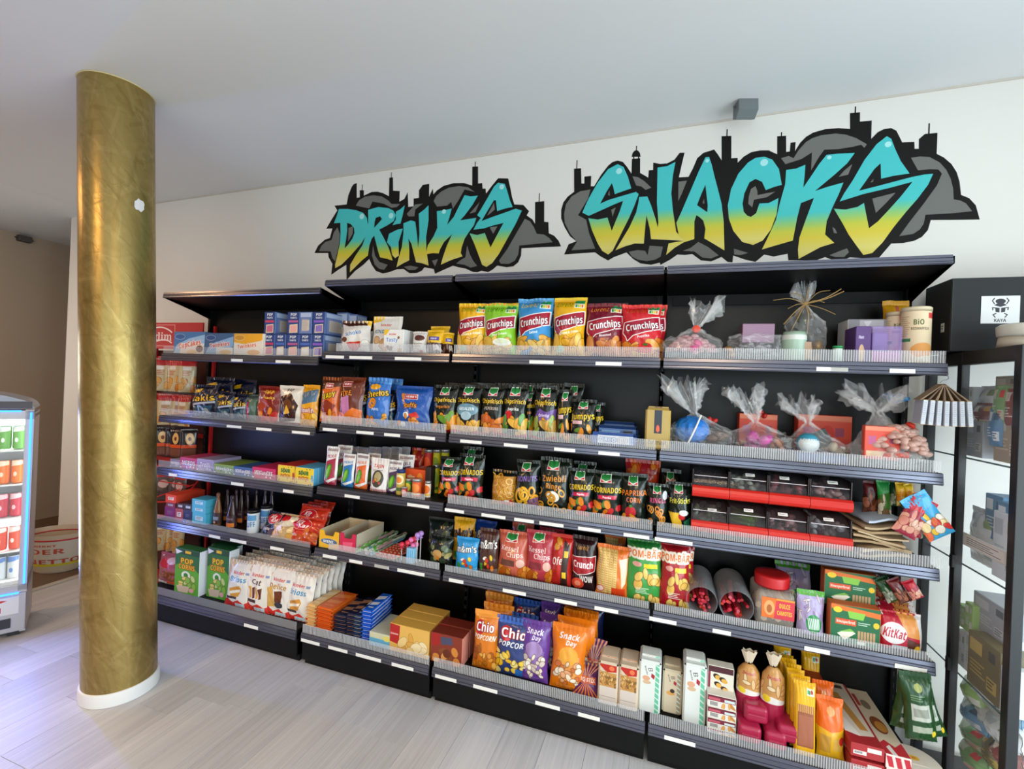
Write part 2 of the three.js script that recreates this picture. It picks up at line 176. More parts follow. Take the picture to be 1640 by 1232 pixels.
print('pop_b', 70, 110, '#5c74a8', () => { R(0.06, 0.04, 0.88, 0.2, '#aebbd8'); Ln(0.12, 0.3, 0.76, 18, '#a8a0b8', 0.036); R(0.2, 0.36, 0.6, 0.5, '#cdbfae'); Ln(0.24, 0.4, 0.5, 12, '#a89a94', 0.036); }, '#5a76ac');
print('plain_w', 16, 16, '#cfe0d4'); print('greybox', 90, 120, '#8d8990', () => { R(0.3, 0.02, 0.6, 0.2, '#b8b4bc'); Po([0.4, 0.05, 0.6, 0.04, 0.5, 0.2], '#d8d4dc'); });
print('violet', 120, 120, '#5a3a78', () => { Tx('Fleurs', 0.35, 0.3, 0.12, '#e8d8f0', { w: 0.5, i: 'italic' }); El(0.4, 0.75, 0.2, 0.25, '#d8b08a'); });
print('yelbag', 90, 150, '#d9a01c', () => { Po([0.4, 0.1, 0.55, 0.08, 0.6, 0.5, 0.48, 0.5], '#c86a5a'); });
function bio(key) { print(key, 250, 170, '#e8d2ae', () => { for (const x of [0, 0.5]) { R(x + 0.33, 0.04, 0.13, 0.1, '#d2342c'); Tx('BiO', x + 0.22, 0.22, 0.14, '#4a5a2a', { w: 0.12 }); Tx('REISWAFFELN', x + 0.24, 0.34, 0.06, '#5a4a2a', { w: 0.2 }); R(x, 0.52, 0.14, 0.06, '#3f7f4f'); El(x + 0.28, 0.74, 0.14, 0.14, '#e8a052'); El(x + 0.34, 0.9, 0.12, 0.06, '#f0e2c8'); Ln(x + 0.01, 0.1, 0.12, 10, '#c8a878', 0.04); } }); }
bio('bio'); bio('bio2');
print('oreo', 170, 60, '#d9dde6', () => { R(0, 0, 0.14, 1, '#3a5aa0'); Tx('OREO', 0.38, 0.5, 0.62, '#f4f6fa', { w: 0.42, o: '#2f56a4' }); El(0.74, 0.5, 0.14, 0.38, '#c8c4cc', '#5a5a64'); R(0.9, 0.1, 0.1, 0.8, '#8aa0cc'); }, '#3a5aa0');
print('oreo2', 170, 60, '#3a5f9e', () => { R(0.05, 0.5, 0.9, 0.4, '#c8d4e8'); R(0.08, 0.15, 0.5, 0.2, '#7aa8d8'); R(0.66, 0.1, 0.25, 0.3, '#232a3c'); }, '#223a6a');
print('coffee', 90, 150, '#b99a4e', () => { R(0.34, 0, 0.34, 0.62, '#16182a'); Po([0.51, 0.38, 0.58, 0.44, 0.6, 0.54, 0.51, 0.6, 0.42, 0.54, 0.44, 0.44], '#e8562c'); Tx('Dallmayr', 0.5, 0.86, 0.16, '#2a2212', { w: 0.84, b: '' }); });
print('redgift', 150, 70, '#e0503a', () => { R(0, 0, 1, 0.14, '#f08a6a'); R(0.1, 0.3, 0.22, 0.26, '#c05a8a'); El(0.55, 0.5, 0.14, 0.26, '#d83a2a'); R(0.7, 0.3, 0.16, 0.2, '#a04a6a'); R(0.05, 0.75, 0.9, 0.16, '#e8c8a0'); });
function th(key, bg, col, name) { print(key, 130, 60, bg, () => { Tx(name, 0.5, 0.45, 0.55, '#f4f0f4', { w: 0.8, o: col, ow: 0.14 }); Ch(0.02, 0.7, 0.96, 0.2, 7, [col, '#f0e8f0'], 0.04, 0.09, 3); }); }
th('thgrey', '#8f8aa6', '#5a5a86', 'NERDS'); th('thpink', '#c23a72', '#5a3a6a', 'NERDS'); th('thlil', '#a89cc4', '#6a5a9a', 'Trolli'); th('thgreen', '#8fae4c', '#4a7a2a', 'Mike&Ike'); th('thblue', '#3f6aa4', '#6a4a8a', 'MIKEandIKE'); th('thred', '#d22a62', '#8a1a3a', 'MIKEandIKE');
function sour(key, side) { print(key, 110, 80, '#f0ce1c', () => { Ch(0, 0, 1, 1, 16, ['#2a2a14'], 0.022, 0.03, 4); Tx('SOUR', 0.45, 0.32, 0.28, '#2a8a2a', { w: 0.6, o: '#1a1a0a', ow: 0.1 }); Tx('PATCH', 0.45, 0.62, 0.24, '#e88a1c', { w: 0.6, o: '#8a1a0a', ow: 0.1 }); R(0.86, 0.4, 0.1, 0.4, side); }, side); }
sour('sour', '#c8322a'); sour('sour2', '#5ab0dc');
function pk(key, col, w = '#e6e2e0') { print(key, 76, 160, w, () => { R(0.1, 0.06, 0.8, 0.07, '#9a8a8e'); Tx('PICKLE', 0.5, 0.26, 0.1, col, { w: 0.8, r: -0.1 }); Po([0.15, 0.4, 0.85, 0.3, 0.9, 0.8, 0.2, 0.92], col); El(0.42, 0.66, 0.2, 0.2, '#4f9a2c', '#2a6a1a', 0.2); El(0.4, 0.66, 0.09, 0.16, '#86c23c', null, 0.2); Po([0, 0.86, 0.5, 0.96, 1, 0.84, 1, 1, 0, 1], col); }); }
pk('pk_red', '#a8304a'); pk('pk_blue', '#2f7ab8'); pk('pk_org', '#e0662c'); pk('pk_vio', '#5a3a62'); pk('pk_gry', '#7a7678', '#8f9094');
print('pk_wht', 90, 150, '#e8e0dc', () => { Tx('TAJIN', 0.5, 0.24, 0.13, '#c8322a', { w: 0.72 }); Ln(0.2, 0.36, 0.6, 2, '#5a4a4a'); El(0.5, 0.62, 0.34, 0.25, '#4a4640'); El(0.5, 0.56, 0.2, 0.15, '#b8a878'); Ch(0.3, 0.62, 0.4, 0.14, 5, ['#c84a2a', '#d8a04a'], 0.08, 0.04, 2); R(0, 0.92, 1, 0.08, '#d8a0a0'); });
print('nutjar', 90, 110, '#c8ae4a', () => { for (const x of [0.25, 0.75]) { El(x, 0.3, 0.2, 0.22, '#f0e0b0'); El(x, 0.32, 0.12, 0.14, '#e8862a'); } R(0, 0.66, 1, 0.16, '#4a6a2a'); });
const can = (key, bg, a, b) => print(key, 90, 70, bg, () => { for (const x of [0.25, 0.75]) { El(x, 0.42, 0.18, 0.3, a); R(x - 0.2, 0.74, 0.4, 0.12, b); } });
can('grncan', '#3f9a3a', '#e8c83a', '#c8322a'); can('orgcan', '#e0561c', '#f08a3a', '#f4d8a8'); can('redtin', '#b8282a', '#e8a89a', '#8a1a1a'); can('whtcan', '#e8d8c4', '#e8701c', '#f2c22c'); can('redtube', '#b8201c', '#e8541c', '#f2c22c'); can('yeltube', '#d4cc1c', '#8aa82a', '#4a6a1a');
print('orgtray', 110, 60, '#e2511c', () => { El(0.72, 0.5, 0.16, 0.36, '#f08a2c'); El(0.25, 0.55, 0.18, 0.32, '#f4a05a'); Ln(0.1, 0.3, 0.4, 2, '#f8d8b0', 0.14); }); print('dkbox', 40, 90, '#2a1c1a', () => El(0.5, 0.75, 0.3, 0.09, '#e8e0d0'));
const ob = (key, bg, lab) => print(key, 70, 44, bg, () => { R(0.24, 0.28, 0.56, 0.4, lab); Ln(0.3, 0.36, 0.44, 2, '#6a6a72', 0.14); });
ob('ob_org', '#e0452a', '#f0d0c4'); ob('ob_blu', '#8a3a4a', '#a8c0d8'); ob('ob_vio', '#7a2468', '#8a3478'); ob('ob_dk', '#4a2c34', '#d8d4d4'); ob('ob_dk2', '#2c2c38', '#d4d8dc'); ob('ob_red', '#a8484a', '#e8d8d8'); ob('ob_nav', '#23264a', '#2c3058'); ob('ob_cyan', '#4fb4d4', '#bfe2ee');
print('caramel', 120, 60, '#4a2a1a', () => { for (const x of [0.25, 0.75]) { El(x, 0.5, 0.2, 0.46, '#3a2a34'); R(x - 0.14, 0.36, 0.28, 0.3, '#8a92a8'); El(x, 0.84, 0.05, 0.1, '#e8a87a'); } });
print('choco', 120, 60, '#3a2026', () => { for (const x of [0.25, 0.75]) { Tx('Choco', x, 0.3, 0.26, '#a88a94', { w: 0.3 }); R(x - 0.2, 0.64, 0.4, 0.36, '#e07a1c'); } });
print('fluff', 110, 70, '#d9dcdf', () => { for (const x of [0.25, 0.75]) { R(x - 0.2, 0.1, 0.4, 0.28, '#5a9ac8'); Tx('FLUFF', x, 0.58, 0.34, '#2f6aa8', { w: 0.36, r: -0.1 }); } });
const kk = (key, bg, c2) => print(key, 130, 120, bg, () => { El(0.4, 0.32, 0.3, 0.22, '#d0202a', '#f4e8e8'); Tx('Kit', 0.34, 0.25, 0.2, '#fff', { w: 0.3, i: 'italic' }); Tx('Kat', 0.46, 0.4, 0.2, '#fff', { w: 0.3, i: 'italic' }); Ch(0.45, 0.6, 0.5, 0.34, 6, c2, 0.16, 0.12, 3); Tx('Balls', 0.25, 0.74, 0.14, '#e8d8d0', { w: 0.3 }); });
kk('kkdark', '#23243c', ['#b89a8a', '#5a4a5a']); kk('kkred', '#d0321c', ['#e0742a', '#c8501c']); print('kkwht', 120, 120, '#c8a67a', () => { Po([0, 0.3, 1, 0, 1, 0.4, 0, 0.7], '#e8d8c0'); El(0.3, 0.2, 0.26, 0.14, '#d0202a'); Ch(0.1, 0.6, 0.8, 0.3, 6, ['#d8a04a', '#e8c890'], 0.2, 0.1, 2); });
print('yeltray', 70, 70, '#f0b41c', () => { El(0.5, 0.6, 0.4, 0.16, '#5a6a84', '#e8e8e0'); Tx('MINI', 0.46, 0.6, 0.2, '#f4f4f4', { w: 0.5 }); }, '#d8c8a8'); print('pinktray', 70, 70, '#d2204a', () => { Po([0.2, 0.5, 0.8, 0.45, 0.7, 0.9, 0.25, 0.9], '#e85a7a'); }, '#c8b8a0');
const stk = (key, a, b) => print(key, 20, 80, a, () => { for (let i = 0; i < 5; i++) Po([0, i * 0.2, 1, i * 0.2 + 0.06, 1, i * 0.2 + 0.13, 0, i * 0.2 + 0.08], b); });
stk('stk_g', '#6ac24a', '#e8f0e0'); stk('stk_w', '#e4ece0', '#5ab84a'); stk('stk_p', '#d8a4b0', '#e8e0e0'); stk('stk_b', '#6ab0dc', '#e8f0f4'); stk('stk_r', '#d84a2a', '#f0d8c8');
print('lolbox', 50, 60, '#8cc4e4', () => { for (let i = 0; i < 4; i++) R(0.05 + i * 0.25, 0.1, 0.1, 0.9, '#5aa4d8'); });
print('blknut', 120, 150, '#16201c', () => { Ch(0.1, 0.12, 0.8, 0.75, 16, ['#5a6a4a', '#8a8a5a', '#3a4a34', '#b0a468', '#2c3a2c'], 0.13, 0.08, 5); El(0.45, 0.62, 0.22, 0.15, '#c89a5a'); Po([0.35, 0.7, 0.55, 0.7, 0.5, 0.86], '#e8842a'); });
const mm = (key, bg, c = '#f4f0ec') => print(key, 110, 140, bg, () => { Tx("m&m's", 0.5, 0.34, 0.26, c, { w: 0.92, r: -0.06, o: '#2a1a14', ow: 0.12 }); Ch(0.15, 0.6, 0.7, 0.28, 9, ['#f0c41c', '#d8321c', '#3aa23a', '#2a6ac8', '#e8781c', '#f4f0ea'], 0.09, 0.05, 4); Po([0, 0.92, 1, 0.86, 1, 1, 0, 1], 'rgba(255,255,255,.25)'); });
mm('mmyel', '#e8ac1c', '#4a2a14'); mm('mmblu', '#1f4aa4'); mm('mmlb', '#2f9ad8'); mm('mmbrn', '#4a2a22');
const kes = (key, bg, b2) => print(key, BW, BH, bg, () => { emblem(0.45, 0.13); Tx('Kessel', 0.42, 0.36, 0.14, '#f6ece4', { w: 0.66, b: '', f: 'serif' }); Tx('Chips', 0.6, 0.48, 0.14, '#f6ece4', { w: 0.6, b: '', f: 'serif' }); R(0.15, 0.6, 0.45, 0.14, b2); El(0.78, 0.66, 0.13, 0.09, '#e8b8a8'); Ch(0, 0.8, 1, 0.18, 9, ['#e89a3a', '#d8802a', '#c8641c'], 0.2, 0.07, 2); });
kes('kessel', '#c8604a', '#6a3a2a'); kes('kessel2', '#b83a48', '#8a2a34');
print('ofen', BW, BH, '#c22a22', () => { Tx('Ofen', 0.4, 0.5, 0.2, '#f6f0ea', { w: 0.7, r: -0.1, i: 'italic' }); Po([0.6, 0.1, 0.85, 0.2, 0.8, 0.98, 0.5, 0.98], '#3a2420'); R(0.62, 0.3, 0.18, 0.12, '#f0c42c'); R(0.58, 0.7, 0.18, 0.12, '#f0c42c'); Ch(0.3, 0.1, 0.3, 0.2, 4, ['#e89a3a'], 0.12, 0.06, 2); });
print('crwow', BW, BH, '#2a1416', () => { Tx('Lorenz', 0.45, 0.2, 0.1, '#e0982c', { i: 'italic', b: '', w: 0.6 }); Po([0.04, 0.38, 0.97, 0.34, 0.97, 0.62, 0.3, 0.7, 0.05, 0.66], '#a81a26', '#f0e8e4'); Tx('Crunch', 0.5, 0.5, 0.17, '#fff', { w: 0.82 }); Tx('WOW', 0.65, 0.76, 0.17, '#f4ece4', { w: 0.55 }); El(0.3, 0.86, 0.26, 0.1, '#e04a32'); El(0.3, 0.86, 0.13, 0.05, '#f08a6a'); });
print('sticks', BW, BH, '#e0742a', () => { R(0.04, 0.1, 0.6, 0.84, '#d8a44c'); for (let i = 0; i < 5; i++) { R(0.06 + i * 0.118, 0.08, 0.095, 0.86, '#ecca84'); Ln(0.07 + i * 0.118, 0.12, 0.08, 18, '#cf9d4c', 0.045); } Po([0.7, 0.25, 0.95, 0.2, 0.9, 0.7, 0.8, 0.8], '#f4d8b8'); R(0.5, 0.8, 0.4, 0.16, '#d8421c'); El(0.14, 0.86, 0.12, 0.06, '#f4d0c8', '#c8322a'); });
const pom = (key, bg, top) => print(key, BW, 220, bg, () => { R(0, 0, 1, 0.16, top); Tx('POM-BÄR', 0.5, 0.24, 0.14, '#e8742c', { w: 0.98, o: '#f2e8d8', ow: 0.5 }); R(0.5, 0.38, 0.4, 0.07, '#f0d42c'); El(0.3, 0.4, 0.14, 0.04, '#e8a89a'); Ch(0.35, 0.52, 0.55, 0.2, 7, ['#f0c86a', '#ecbc58'], 0.13, 0.06, 3); Ln(0.3, 0.76, 0.4, 4, '#e8f0e0', 0.026); Ch(0.3, 0.9, 0.6, 0.08, 5, ['#f0c86a'], 0.14, 0.05, 5); });
pom('pomg', '#3f9a44', '#1f6a2c'); pom('pomr', '#b01f28', '#98141f');
print('lilpouch', 120, 140, '#b4a6d0', () => { R(0, 0, 1, 0.13, '#5aa83a'); Ch(0, 0.14, 1, 0.5, 14, ['#d8d0e4', '#9a8ac0', '#e8e4ee'], 0.12, 0.03, 4); El(0.58, 0.72, 0.3, 0.2, '#1f8a44'); for (let i = 0; i < 7; i++) Po([0.34 + i * 0.07, 0.6, 0.38 + i * 0.07, 0.6, 0.42 + i * 0.06, 0.84, 0.38 + i * 0.06, 0.84], '#dfeee2'); });
print('veg', 170, 120, '#1f6a40', () => { Po([0, 0, 1, 0.1, 1, 0.24, 0, 0.12], '#e8742a'); El(0.14, 0.14, 0.09, 0.08, '#f0c82c'); Po([0.34, 0.14, 0.7, 0.16, 0.66, 0.34, 0.38, 0.32], '#8ac84a'); R(0.1, 0.36, 0.42, 0.16, '#e2542a'); Tx('Knusperbrot', 0.31, 0.44, 0.11, '#f8ece0', { w: 0.38 }); El(0.92, 0.42, 0.06, 0.08, '#f0c82c'); Po([0.14, 0.76, 0.38, 0.62, 0.52, 0.7, 0.3, 0.92], '#f2ead8'); Po([0.16, 0.72, 0.4, 0.6, 0.5, 0.66], '#7ab84a'); for (let i = 0; i < 6; i++) { R(0.56 + i * 0.06, 0.62, 0.045, 0.28, '#c89a72'); } R(0.55, 0.9, 0.16, 0.08, '#e8e8e0'); Ln(0.56, 0.4, 0.26, 2, '#d8e8d8', 0.05); }, '#c8602c');
print('kitkat', 170, 120, '#c01f38', () => { Po([0.42, 0, 0.8, 0, 0.98, 0.6, 0.6, 0.55], '#e89a4a'); Po([0.82, 0, 1, 0, 1, 1, 0.92, 1], '#ece4e4'); El(0.32, 0.52, 0.28, 0.28, '#f6f2f2'); Tx('KitKat', 0.32, 0.52, 0.34, '#c01f38', { w: 0.5, i: 'italic', r: 0.05 }); Po([0.62, 0.6, 0.9, 0.7, 0.82, 0.98, 0.6, 0.9], '#5a2c1c'); El(0.84, 0.86, 0.07, 0.1, '#f0c02c'); R(0.28, 0.82, 0.34, 0.12, '#d4dce4'); Ch(0.02, 0.04, 0.24, 0.1, 3, ['#f0e8e8'], 0.03, 0.04, 2); }, '#a81a30');
print('pretz', BW, BH, '#a8546a', () => { El(0.4, 0.3, 0.24, 0.16, '#c8283a'); El(0.66, 0.2, 0.18, 0.1, '#d8b0b0'); Ri(0.15, 0.55, 0.7, 0.25, 8, ['#a8642c', '#8a4a1c'], 0.18, 3, 0.04); R(0, 0.88, 1, 0.12, '#e8e0d8'); R(0.5, 0.84, 0.4, 0.1, '#e0622a'); });
print('cereal', 120, 200, '#2c6b36', () => { R(0, 0, 1, 0.12, '#1d4a2c'); Po([0, 0.02, 0.3, 0.06, 0.04, 0.14], '#e8e4ec'); R(0.4, 0.03, 0.24, 0.06, '#e8b82a'); Po([0, 0.4, 0.3, 0.3, 0.7, 0.34, 1, 0.5, 1, 1, 0, 1], '#5fae32'); Tx('POP', 0.48, 0.26, 0.16, '#f2c81c', { w: 0.54, o: '#8a5a10' }); Tx('CORNS', 0.48, 0.4, 0.14, '#f2b81c', { w: 0.66, o: '#8a5a10' }); El(0.46, 0.58, 0.18, 0.09, '#eef0e0'); El(0.46, 0.58, 0.09, 0.05, '#3a8a2a'); Ch(0.2, 0.62, 0.7, 0.2, 9, ['#c8d88a', '#8ac04a', '#e8d87a'], 0.13, 0.05, 4); Po([0.08, 0.84, 0.62, 0.82, 0.56, 0.97, 0.16, 0.98], '#d8c0a4'); El(0.7, 0.9, 0.1, 0.05, '#e8a8a8'); }, '#1f5230');
const kd = (key, name, nc, food) => print(key, BW, BH, '#e8e2da', () => { R(0, 0, 1, 0.05, '#c8a890'); Po([0, 0.05, 0.25, 0.05, 0.1, 0.5, 0, 0.55], '#d8b898'); Tx('kinder', 0.5, 0.26, 0.09, '#c82a2a', { w: 0.5 }); R(0.76, 0.24, 0.12, 0.05, '#8a98b8'); Tx(name, 0.5, 0.4, 0.14, nc, { w: 0.66 }); food(); Po([0, 0.86, 0.2, 0.82, 0.4, 0.9, 0.62, 0.83, 0.82, 0.9, 1, 0.84, 1, 1, 0, 1], '#d8382c'); R(0.5, 0.9, 0.36, 0.08, '#c4d8e0'); });
kd('kd_cake', 'Brioss', '#3a8ac0', () => { Po([0.25, 0.6, 0.62, 0.52, 0.7, 0.6, 0.62, 0.76, 0.3, 0.78], '#d8963c'); Po([0.27, 0.66, 0.66, 0.6, 0.65, 0.66, 0.29, 0.72], '#f4ecd8'); R(0.06, 0.77, 0.5, 0.05, '#4a3a3a'); });
kd('kd_cat', 'Cat', '#4a3028', () => { for (let i = 0; i < 4; i++) Po([0.22 + i * 0.13, 0.5 + (i % 2) * 0.03, 0.32 + i * 0.13, 0.5, 0.36 + i * 0.12, 0.72, 0.28 + i * 0.12, 0.74], i % 2 ? '#6a3018' : '#e0a448'); R(0.05, 0.76, 0.5, 0.06, '#4a2c22'); });
kd('kd_gold', 'Delice', '#b8842c', () => { Po([0, 0.5, 0.3, 0.4, 0.5, 0.8, 0, 0.85], '#e0b058'); Po([0.4, 0.5, 0.66, 0.48, 0.7, 0.7, 0.46, 0.72], '#6a3420'); El(0.6, 0.76, 0.16, 0.06, '#3a3c48'); });
for (const [k, a, b] of [['bar_cream', '#e8b872', '#f2d8a8'], ['bar_org', '#e0601c', '#f08a3a'], ['bar_navy', '#1f2340', '#a87a5a'], ['bar_slv', '#2a3a5a', '#c8c4bc'], ['bar_blue', '#1f5fd0', '#e8ecf4']]) print(k, 40, 120, a, () => { Po([0, 0.2, 1, 0.12, 1, 0.3, 0, 0.42], b); Po([0.1, 0.55, 0.9, 0.5, 0.9, 0.66, 0.1, 0.72], b); R(0.2, 0.8, 0.6, 0.05, b); });
print('discart', 110, 60, '#6ab4d8', () => { R(0, 0, 1, 0.4, '#d8d4b0'); El(0.7, 0.3, 0.14, 0.2, '#e8d86a'); }, '#c8c8b0');
print('cookyel', 170, 110, '#eab85a', () => { Po([0, 0, 0.26, 0.04, 0.24, 0.72, 0, 0.66], '#b8221f'); Tx('Griesson', 0.12, 0.36, 0.1, '#f0dcd4', { w: 0.2 }); Ch(0.3, 0.45, 0.65, 0.5, 10, ['#f0cf8a', '#e2a84a', '#f6e0b0'], 0.14, 0.14, 3); }, '#d9a648');
print('cookbrn', 140, 110, '#8a3420', () => { Po([0, 0, 0.3, 0, 0.26, 0.4, 0, 0.46], '#a81f1c'); Po([0.3, 0.1, 0.66, 0.06, 0.7, 0.3, 0.34, 0.36], '#4a4a66'); Ch(0.1, 0.5, 0.85, 0.4, 9, ['#d88a3a', '#8a4a22', '#e8a85a', '#6a3018'], 0.13, 0.13, 4); }, '#d87a6a');
const chio = (key, bg, c) => print(key, BW, 220, bg, () => { Po([0, 0, 1, 0, 1, 0.1, 0, 0.12], c); El(0.3, 0.27, 0.18, 0.12, '#c81f2a'); Tx('Chio', 0.5, 0.26, 0.2, '#fff', { w: 0.8, o: '#8a1420', ow: 0.12 }); Tx('POPCORN', 0.5, 0.43, 0.12, '#f4f0ea', { w: 0.88, i: 'italic' }); Ch(0.05, 0.58, 0.9, 0.36, 22, key === 'chio_c' ? ['#b8681c', '#d8882c', '#a85a18', '#e8a84a'] : ['#f4d04a', '#f0c02c', '#f8e48a'], 0.1, 0.045, 3); if (key === 'chio_b') { R(0.6, 0.84, 0.26, 0.12, '#2f6ab8'); } });
chio('chio_c', '#dc7a1c', '#f09a3a'); chio('chio_b', '#2f3f78', '#3f6ac0');
const snk = (key, bg, c) => print(key, BW, 220, bg, () => { Tx('Snack', 0.5, 0.16, 0.12, '#f4ecf8', { w: 0.6, i: 'italic' }); Tx('Day', 0.56, 0.26, 0.1, '#f4ecf8', { w: 0.4, i: 'italic' }); Po([0.2, 0.5, 0.5, 0.32, 0.85, 0.46, 0.8, 0.8, 0.25, 0.82], c); El(0.52, 0.44, 0.28, 0.13, key === 'snk_o' ? '#f0a83a' : '#a88ac0'); Ch(0.15, 0.56, 0.7, 0.32, 24, key === 'snk_o' ? ['#f4dcc0', '#e8a87a', '#f8ecd8', '#d8743a'] : ['#f6f0e4', '#e8dcc8', '#d8c8c0'], 0.09, 0.04, 2); Ln(0.2, 0.9, 0.6, 2, c, 0.03); });
snk('snk_p', '#6a3f96', '#8a6ab0'); snk('snk_o', '#ec7d14', '#f0a050'); snk('snk_n', '#1c2350', '#3a4a8a');
print('bbq', BW, 160, '#5a2c64', () => { for (let i = 0; i < 7; i++) Po([0.5, 0.5, i * 0.16, 0, i * 0.16 + 0.08, 0], '#e8a07a'); for (let i = 0; i < 7; i++) Po([0.5, 0.5, i * 0.16, 1, i * 0.16 + 0.08, 1], '#e87a2a'); R(0.1, 0.38, 0.8, 0.22, '#c85a3a'); Tx('BBQ STIX', 0.5, 0.49, 0.17, '#f4dcc8', { w: 0.74 }); });
print('crack', 90, 180, '#dcc6ac', () => { Po([0, 0, 1, 0, 1, 0.16, 0.4, 0.2, 0, 0.06], '#c22a20'); El(0.7, 0.09, 0.16, 0.06, '#e8784a'); R(0, 0.2, 1, 0.36, '#c8924e'); Ch(0, 0.2, 1, 0.34, 30, ['#d8a45a', '#b8803a', '#e2b878', '#8a6a34'], 0.1, 0.03, 3); R(0, 0.56, 1, 0.44, '#d8cbc0'); R(0, 0.8, 1, 0.02, '#b8a898'); });
const cri = (key, bg, side, food) => print(key, 90, 190, bg, () => { R(0.78, 0, 0.22, 1, side); for (let i = 0; i < 9; i++) Po([0.78, i * 0.11, 1, i * 0.11 + 0.05, 1, i * 0.11 + 0.08, 0.78, i * 0.11 + 0.03], '#cfe8dc'); Tx('B', 0.5, 0.12, 0.15, '#4a4a50', { i: 'italic', b: '', r: 1.2 }); Tx('Brioche', 0.3, 0.16, 0.05, '#4a3a44', { r: 1.2, w: 0.4 }); Po([0.58, 0.2, 0.76, 0.24, 0.72, 0.32, 0.56, 0.28], '#a82a34'); for (const p of food) El(...p); });
cri('crispw', '#e4e8e4', '#6fc4a0', [[0.3, 0.32, 0.2, 0.05, '#e0a888'], [0.34, 0.4, 0.22, 0.04, '#d8b896']]); cri('crispg', '#d4c4a8', '#a89a84', [[0.4, 0.52, 0.26, 0.05, '#e0a052'], [0.5, 0.46, 0.14, 0.05, '#3a2c28']]);
print('maroon', 120, 60, '#e4ded4', () => { R(0, 0, 1, 0.16, '#6a1a2c'); R(0, 0.16, 1, 0.3, '#7a2038'); R(0.05, 0.2, 0.4, 0.2, '#c85a6a'); R(0.6, 0.2, 0.36, 0.22, '#cfe0e0'); for (let i = 0; i < 11; i++) R(0.1 + i * 0.025, 0.54, 0.013, 0.34, '#4a4a54'); Ch(0.55, 0.56, 0.35, 0.3, 4, ['#c8863c', '#e0a45a'], 0.12, 0.1, 3); }, '#ddd6ca');
print('maroon2', 110, 150, '#e0dacb', () => { R(0, 0, 1, 0.2, '#4a1a26'); R(0, 0.2, 0.1, 0.8, '#8a2a44'); for (const [x, y] of [[0.35, 0.34], [0.6, 0.42], [0.4, 0.6], [0.66, 0.72]]) { El(x, y, 0.16, 0.08, '#2c1c1c', null, 0.6); El(x + 0.05, y + 0.03, 0.13, 0.07, '#e0a848', null, 0.6); } Ln(0.15, 0.88, 0.6, 3, '#8a6a5a'); });
print('toast', 220, 150, '#d09a5c', () => { for (const x of [0.02, 0.52]) { R(x - 0.02, 0.06, 0.5, 0.36, '#c99252'); Tx('Zwieback', x + 0.22, 0.14, 0.07, '#a8283a', { w: 0.26 }); Ch(x, 0.24, 0.44, 0.2, 8, ['#e0b884', '#e8d0a8', '#d8a468'], 0.06, 0.05, 3); Po([x - 0.04, 0.52, x + 0.2, 0.44, x + 0.46, 0.52, x + 0.46, 0.6, x - 0.04, 0.6], '#e8e4e0'); El(x + 0.12, 0.49, 0.06, 0.06, '#f0d42c'); } R(0, 0.56, 1, 0.44, '#a81f44'); });
print('yelflat', 80, 200, '#f0b61c', () => { R(0.55, 0.08, 0.35, 0.09, '#e4ead8'); R(0.58, 0.1, 0.14, 0.05, '#3a9a5a'); El(0.78, 0.12, 0.06, 0.025, '#d2422a'); R(0.14, 0.3, 0.74, 0.56, '#9a5a3a'); for (let i = 0; i < 8; i++) R(0.16 + i * 0.09, 0.3, 0.05, 0.1, '#d8a45a'); R(0.2, 0.44, 0.62, 0.4, '#a8654a'); });
print('redcart', 70, 60, '#a8361c', () => R(0.1, 0.2, 0.8, 0.14, '#d86a2a'));
print('orgpk', 90, 150, '#ea6a1c', () => { El(0.5, 0.22, 0.14, 0.07, '#f4a86a'); Po([0, 0.48, 0.5, 0.54, 1, 0.46, 1, 1, 0, 1], '#e8b022'); R(0.1, 0.6, 0.36, 0.28, '#c8963a'); R(0.56, 0.62, 0.3, 0.2, '#d8a84a'); El(0.86, 0.66, 0.1, 0.07, '#d2322a'); });
print('griss', 90, 300, '#e2d8c8', () => { R(0.3, 0.05, 0.5, 0.06, '#5a4a3a'); for (let i = 0; i < 5; i++) Po([0.2 + i * 0.06, 0.2, 0.26 + i * 0.06, 0.2, 0.62 + i * 0.05, 0.78, 0.56 + i * 0.05, 0.78], '#c8924a'); Po([0.1, 0.5, 0.5, 0.9, 0, 0.86], '#f0ece4'); Po([0, 0.84, 0.4, 0.88, 1, 0.84, 1, 1, 0, 1], '#a8282c'); R(0.92, 0, 0.08, 1, '#a8282c'); }, '#b02c30');
print('griss2', 90, 300, '#dccfb4', () => { R(0.1, 0.1, 0.16, 0.2, '#b8423a'); El(0.5, 0.26, 0.2, 0.08, '#8a7a6a'); El(0.5, 0.58, 0.32, 0.13, '#8a4a26'); El(0.56, 0.6, 0.24, 0.08, '#c88a3a'); Po([0, 0.86, 0.3, 0.8, 0.6, 0.88, 1, 0.8, 1, 1, 0, 1], '#c82a34'); Po([0.2, 0.9, 0.4, 0.86, 0.5, 1, 0.3, 1], '#f0e8e0'); }, '#c83440');
print('grissend', 90, 54, '#b02c30', () => { R(0.5, 0.14, 0.42, 0.34, '#ece4de'); R(0.08, 0.5, 0.4, 0.3, '#ece4de'); for (let i = 0; i < 8; i++) R(0.12 + i * 0.03, 0.56, 0.016, 0.16, '#4a4a54'); });
print('griss2end', 90, 54, '#e8dcd4', () => { for (let i = 0; i < 3; i++) Po([0.02 + i * 0.34, 0.1, 0.24 + i * 0.34, 0.1, 0.34 + i * 0.34, 0.9, 0.14 + i * 0.34, 0.9], '#c82a3a'); });
print('roundbox', 100, 100, '#e8dfcc', () => { El(0.5, 0.42, 0.26, 0.22, '#f0c02c'); El(0.5, 0.42, 0.12, 0.1, '#e08a1c'); });
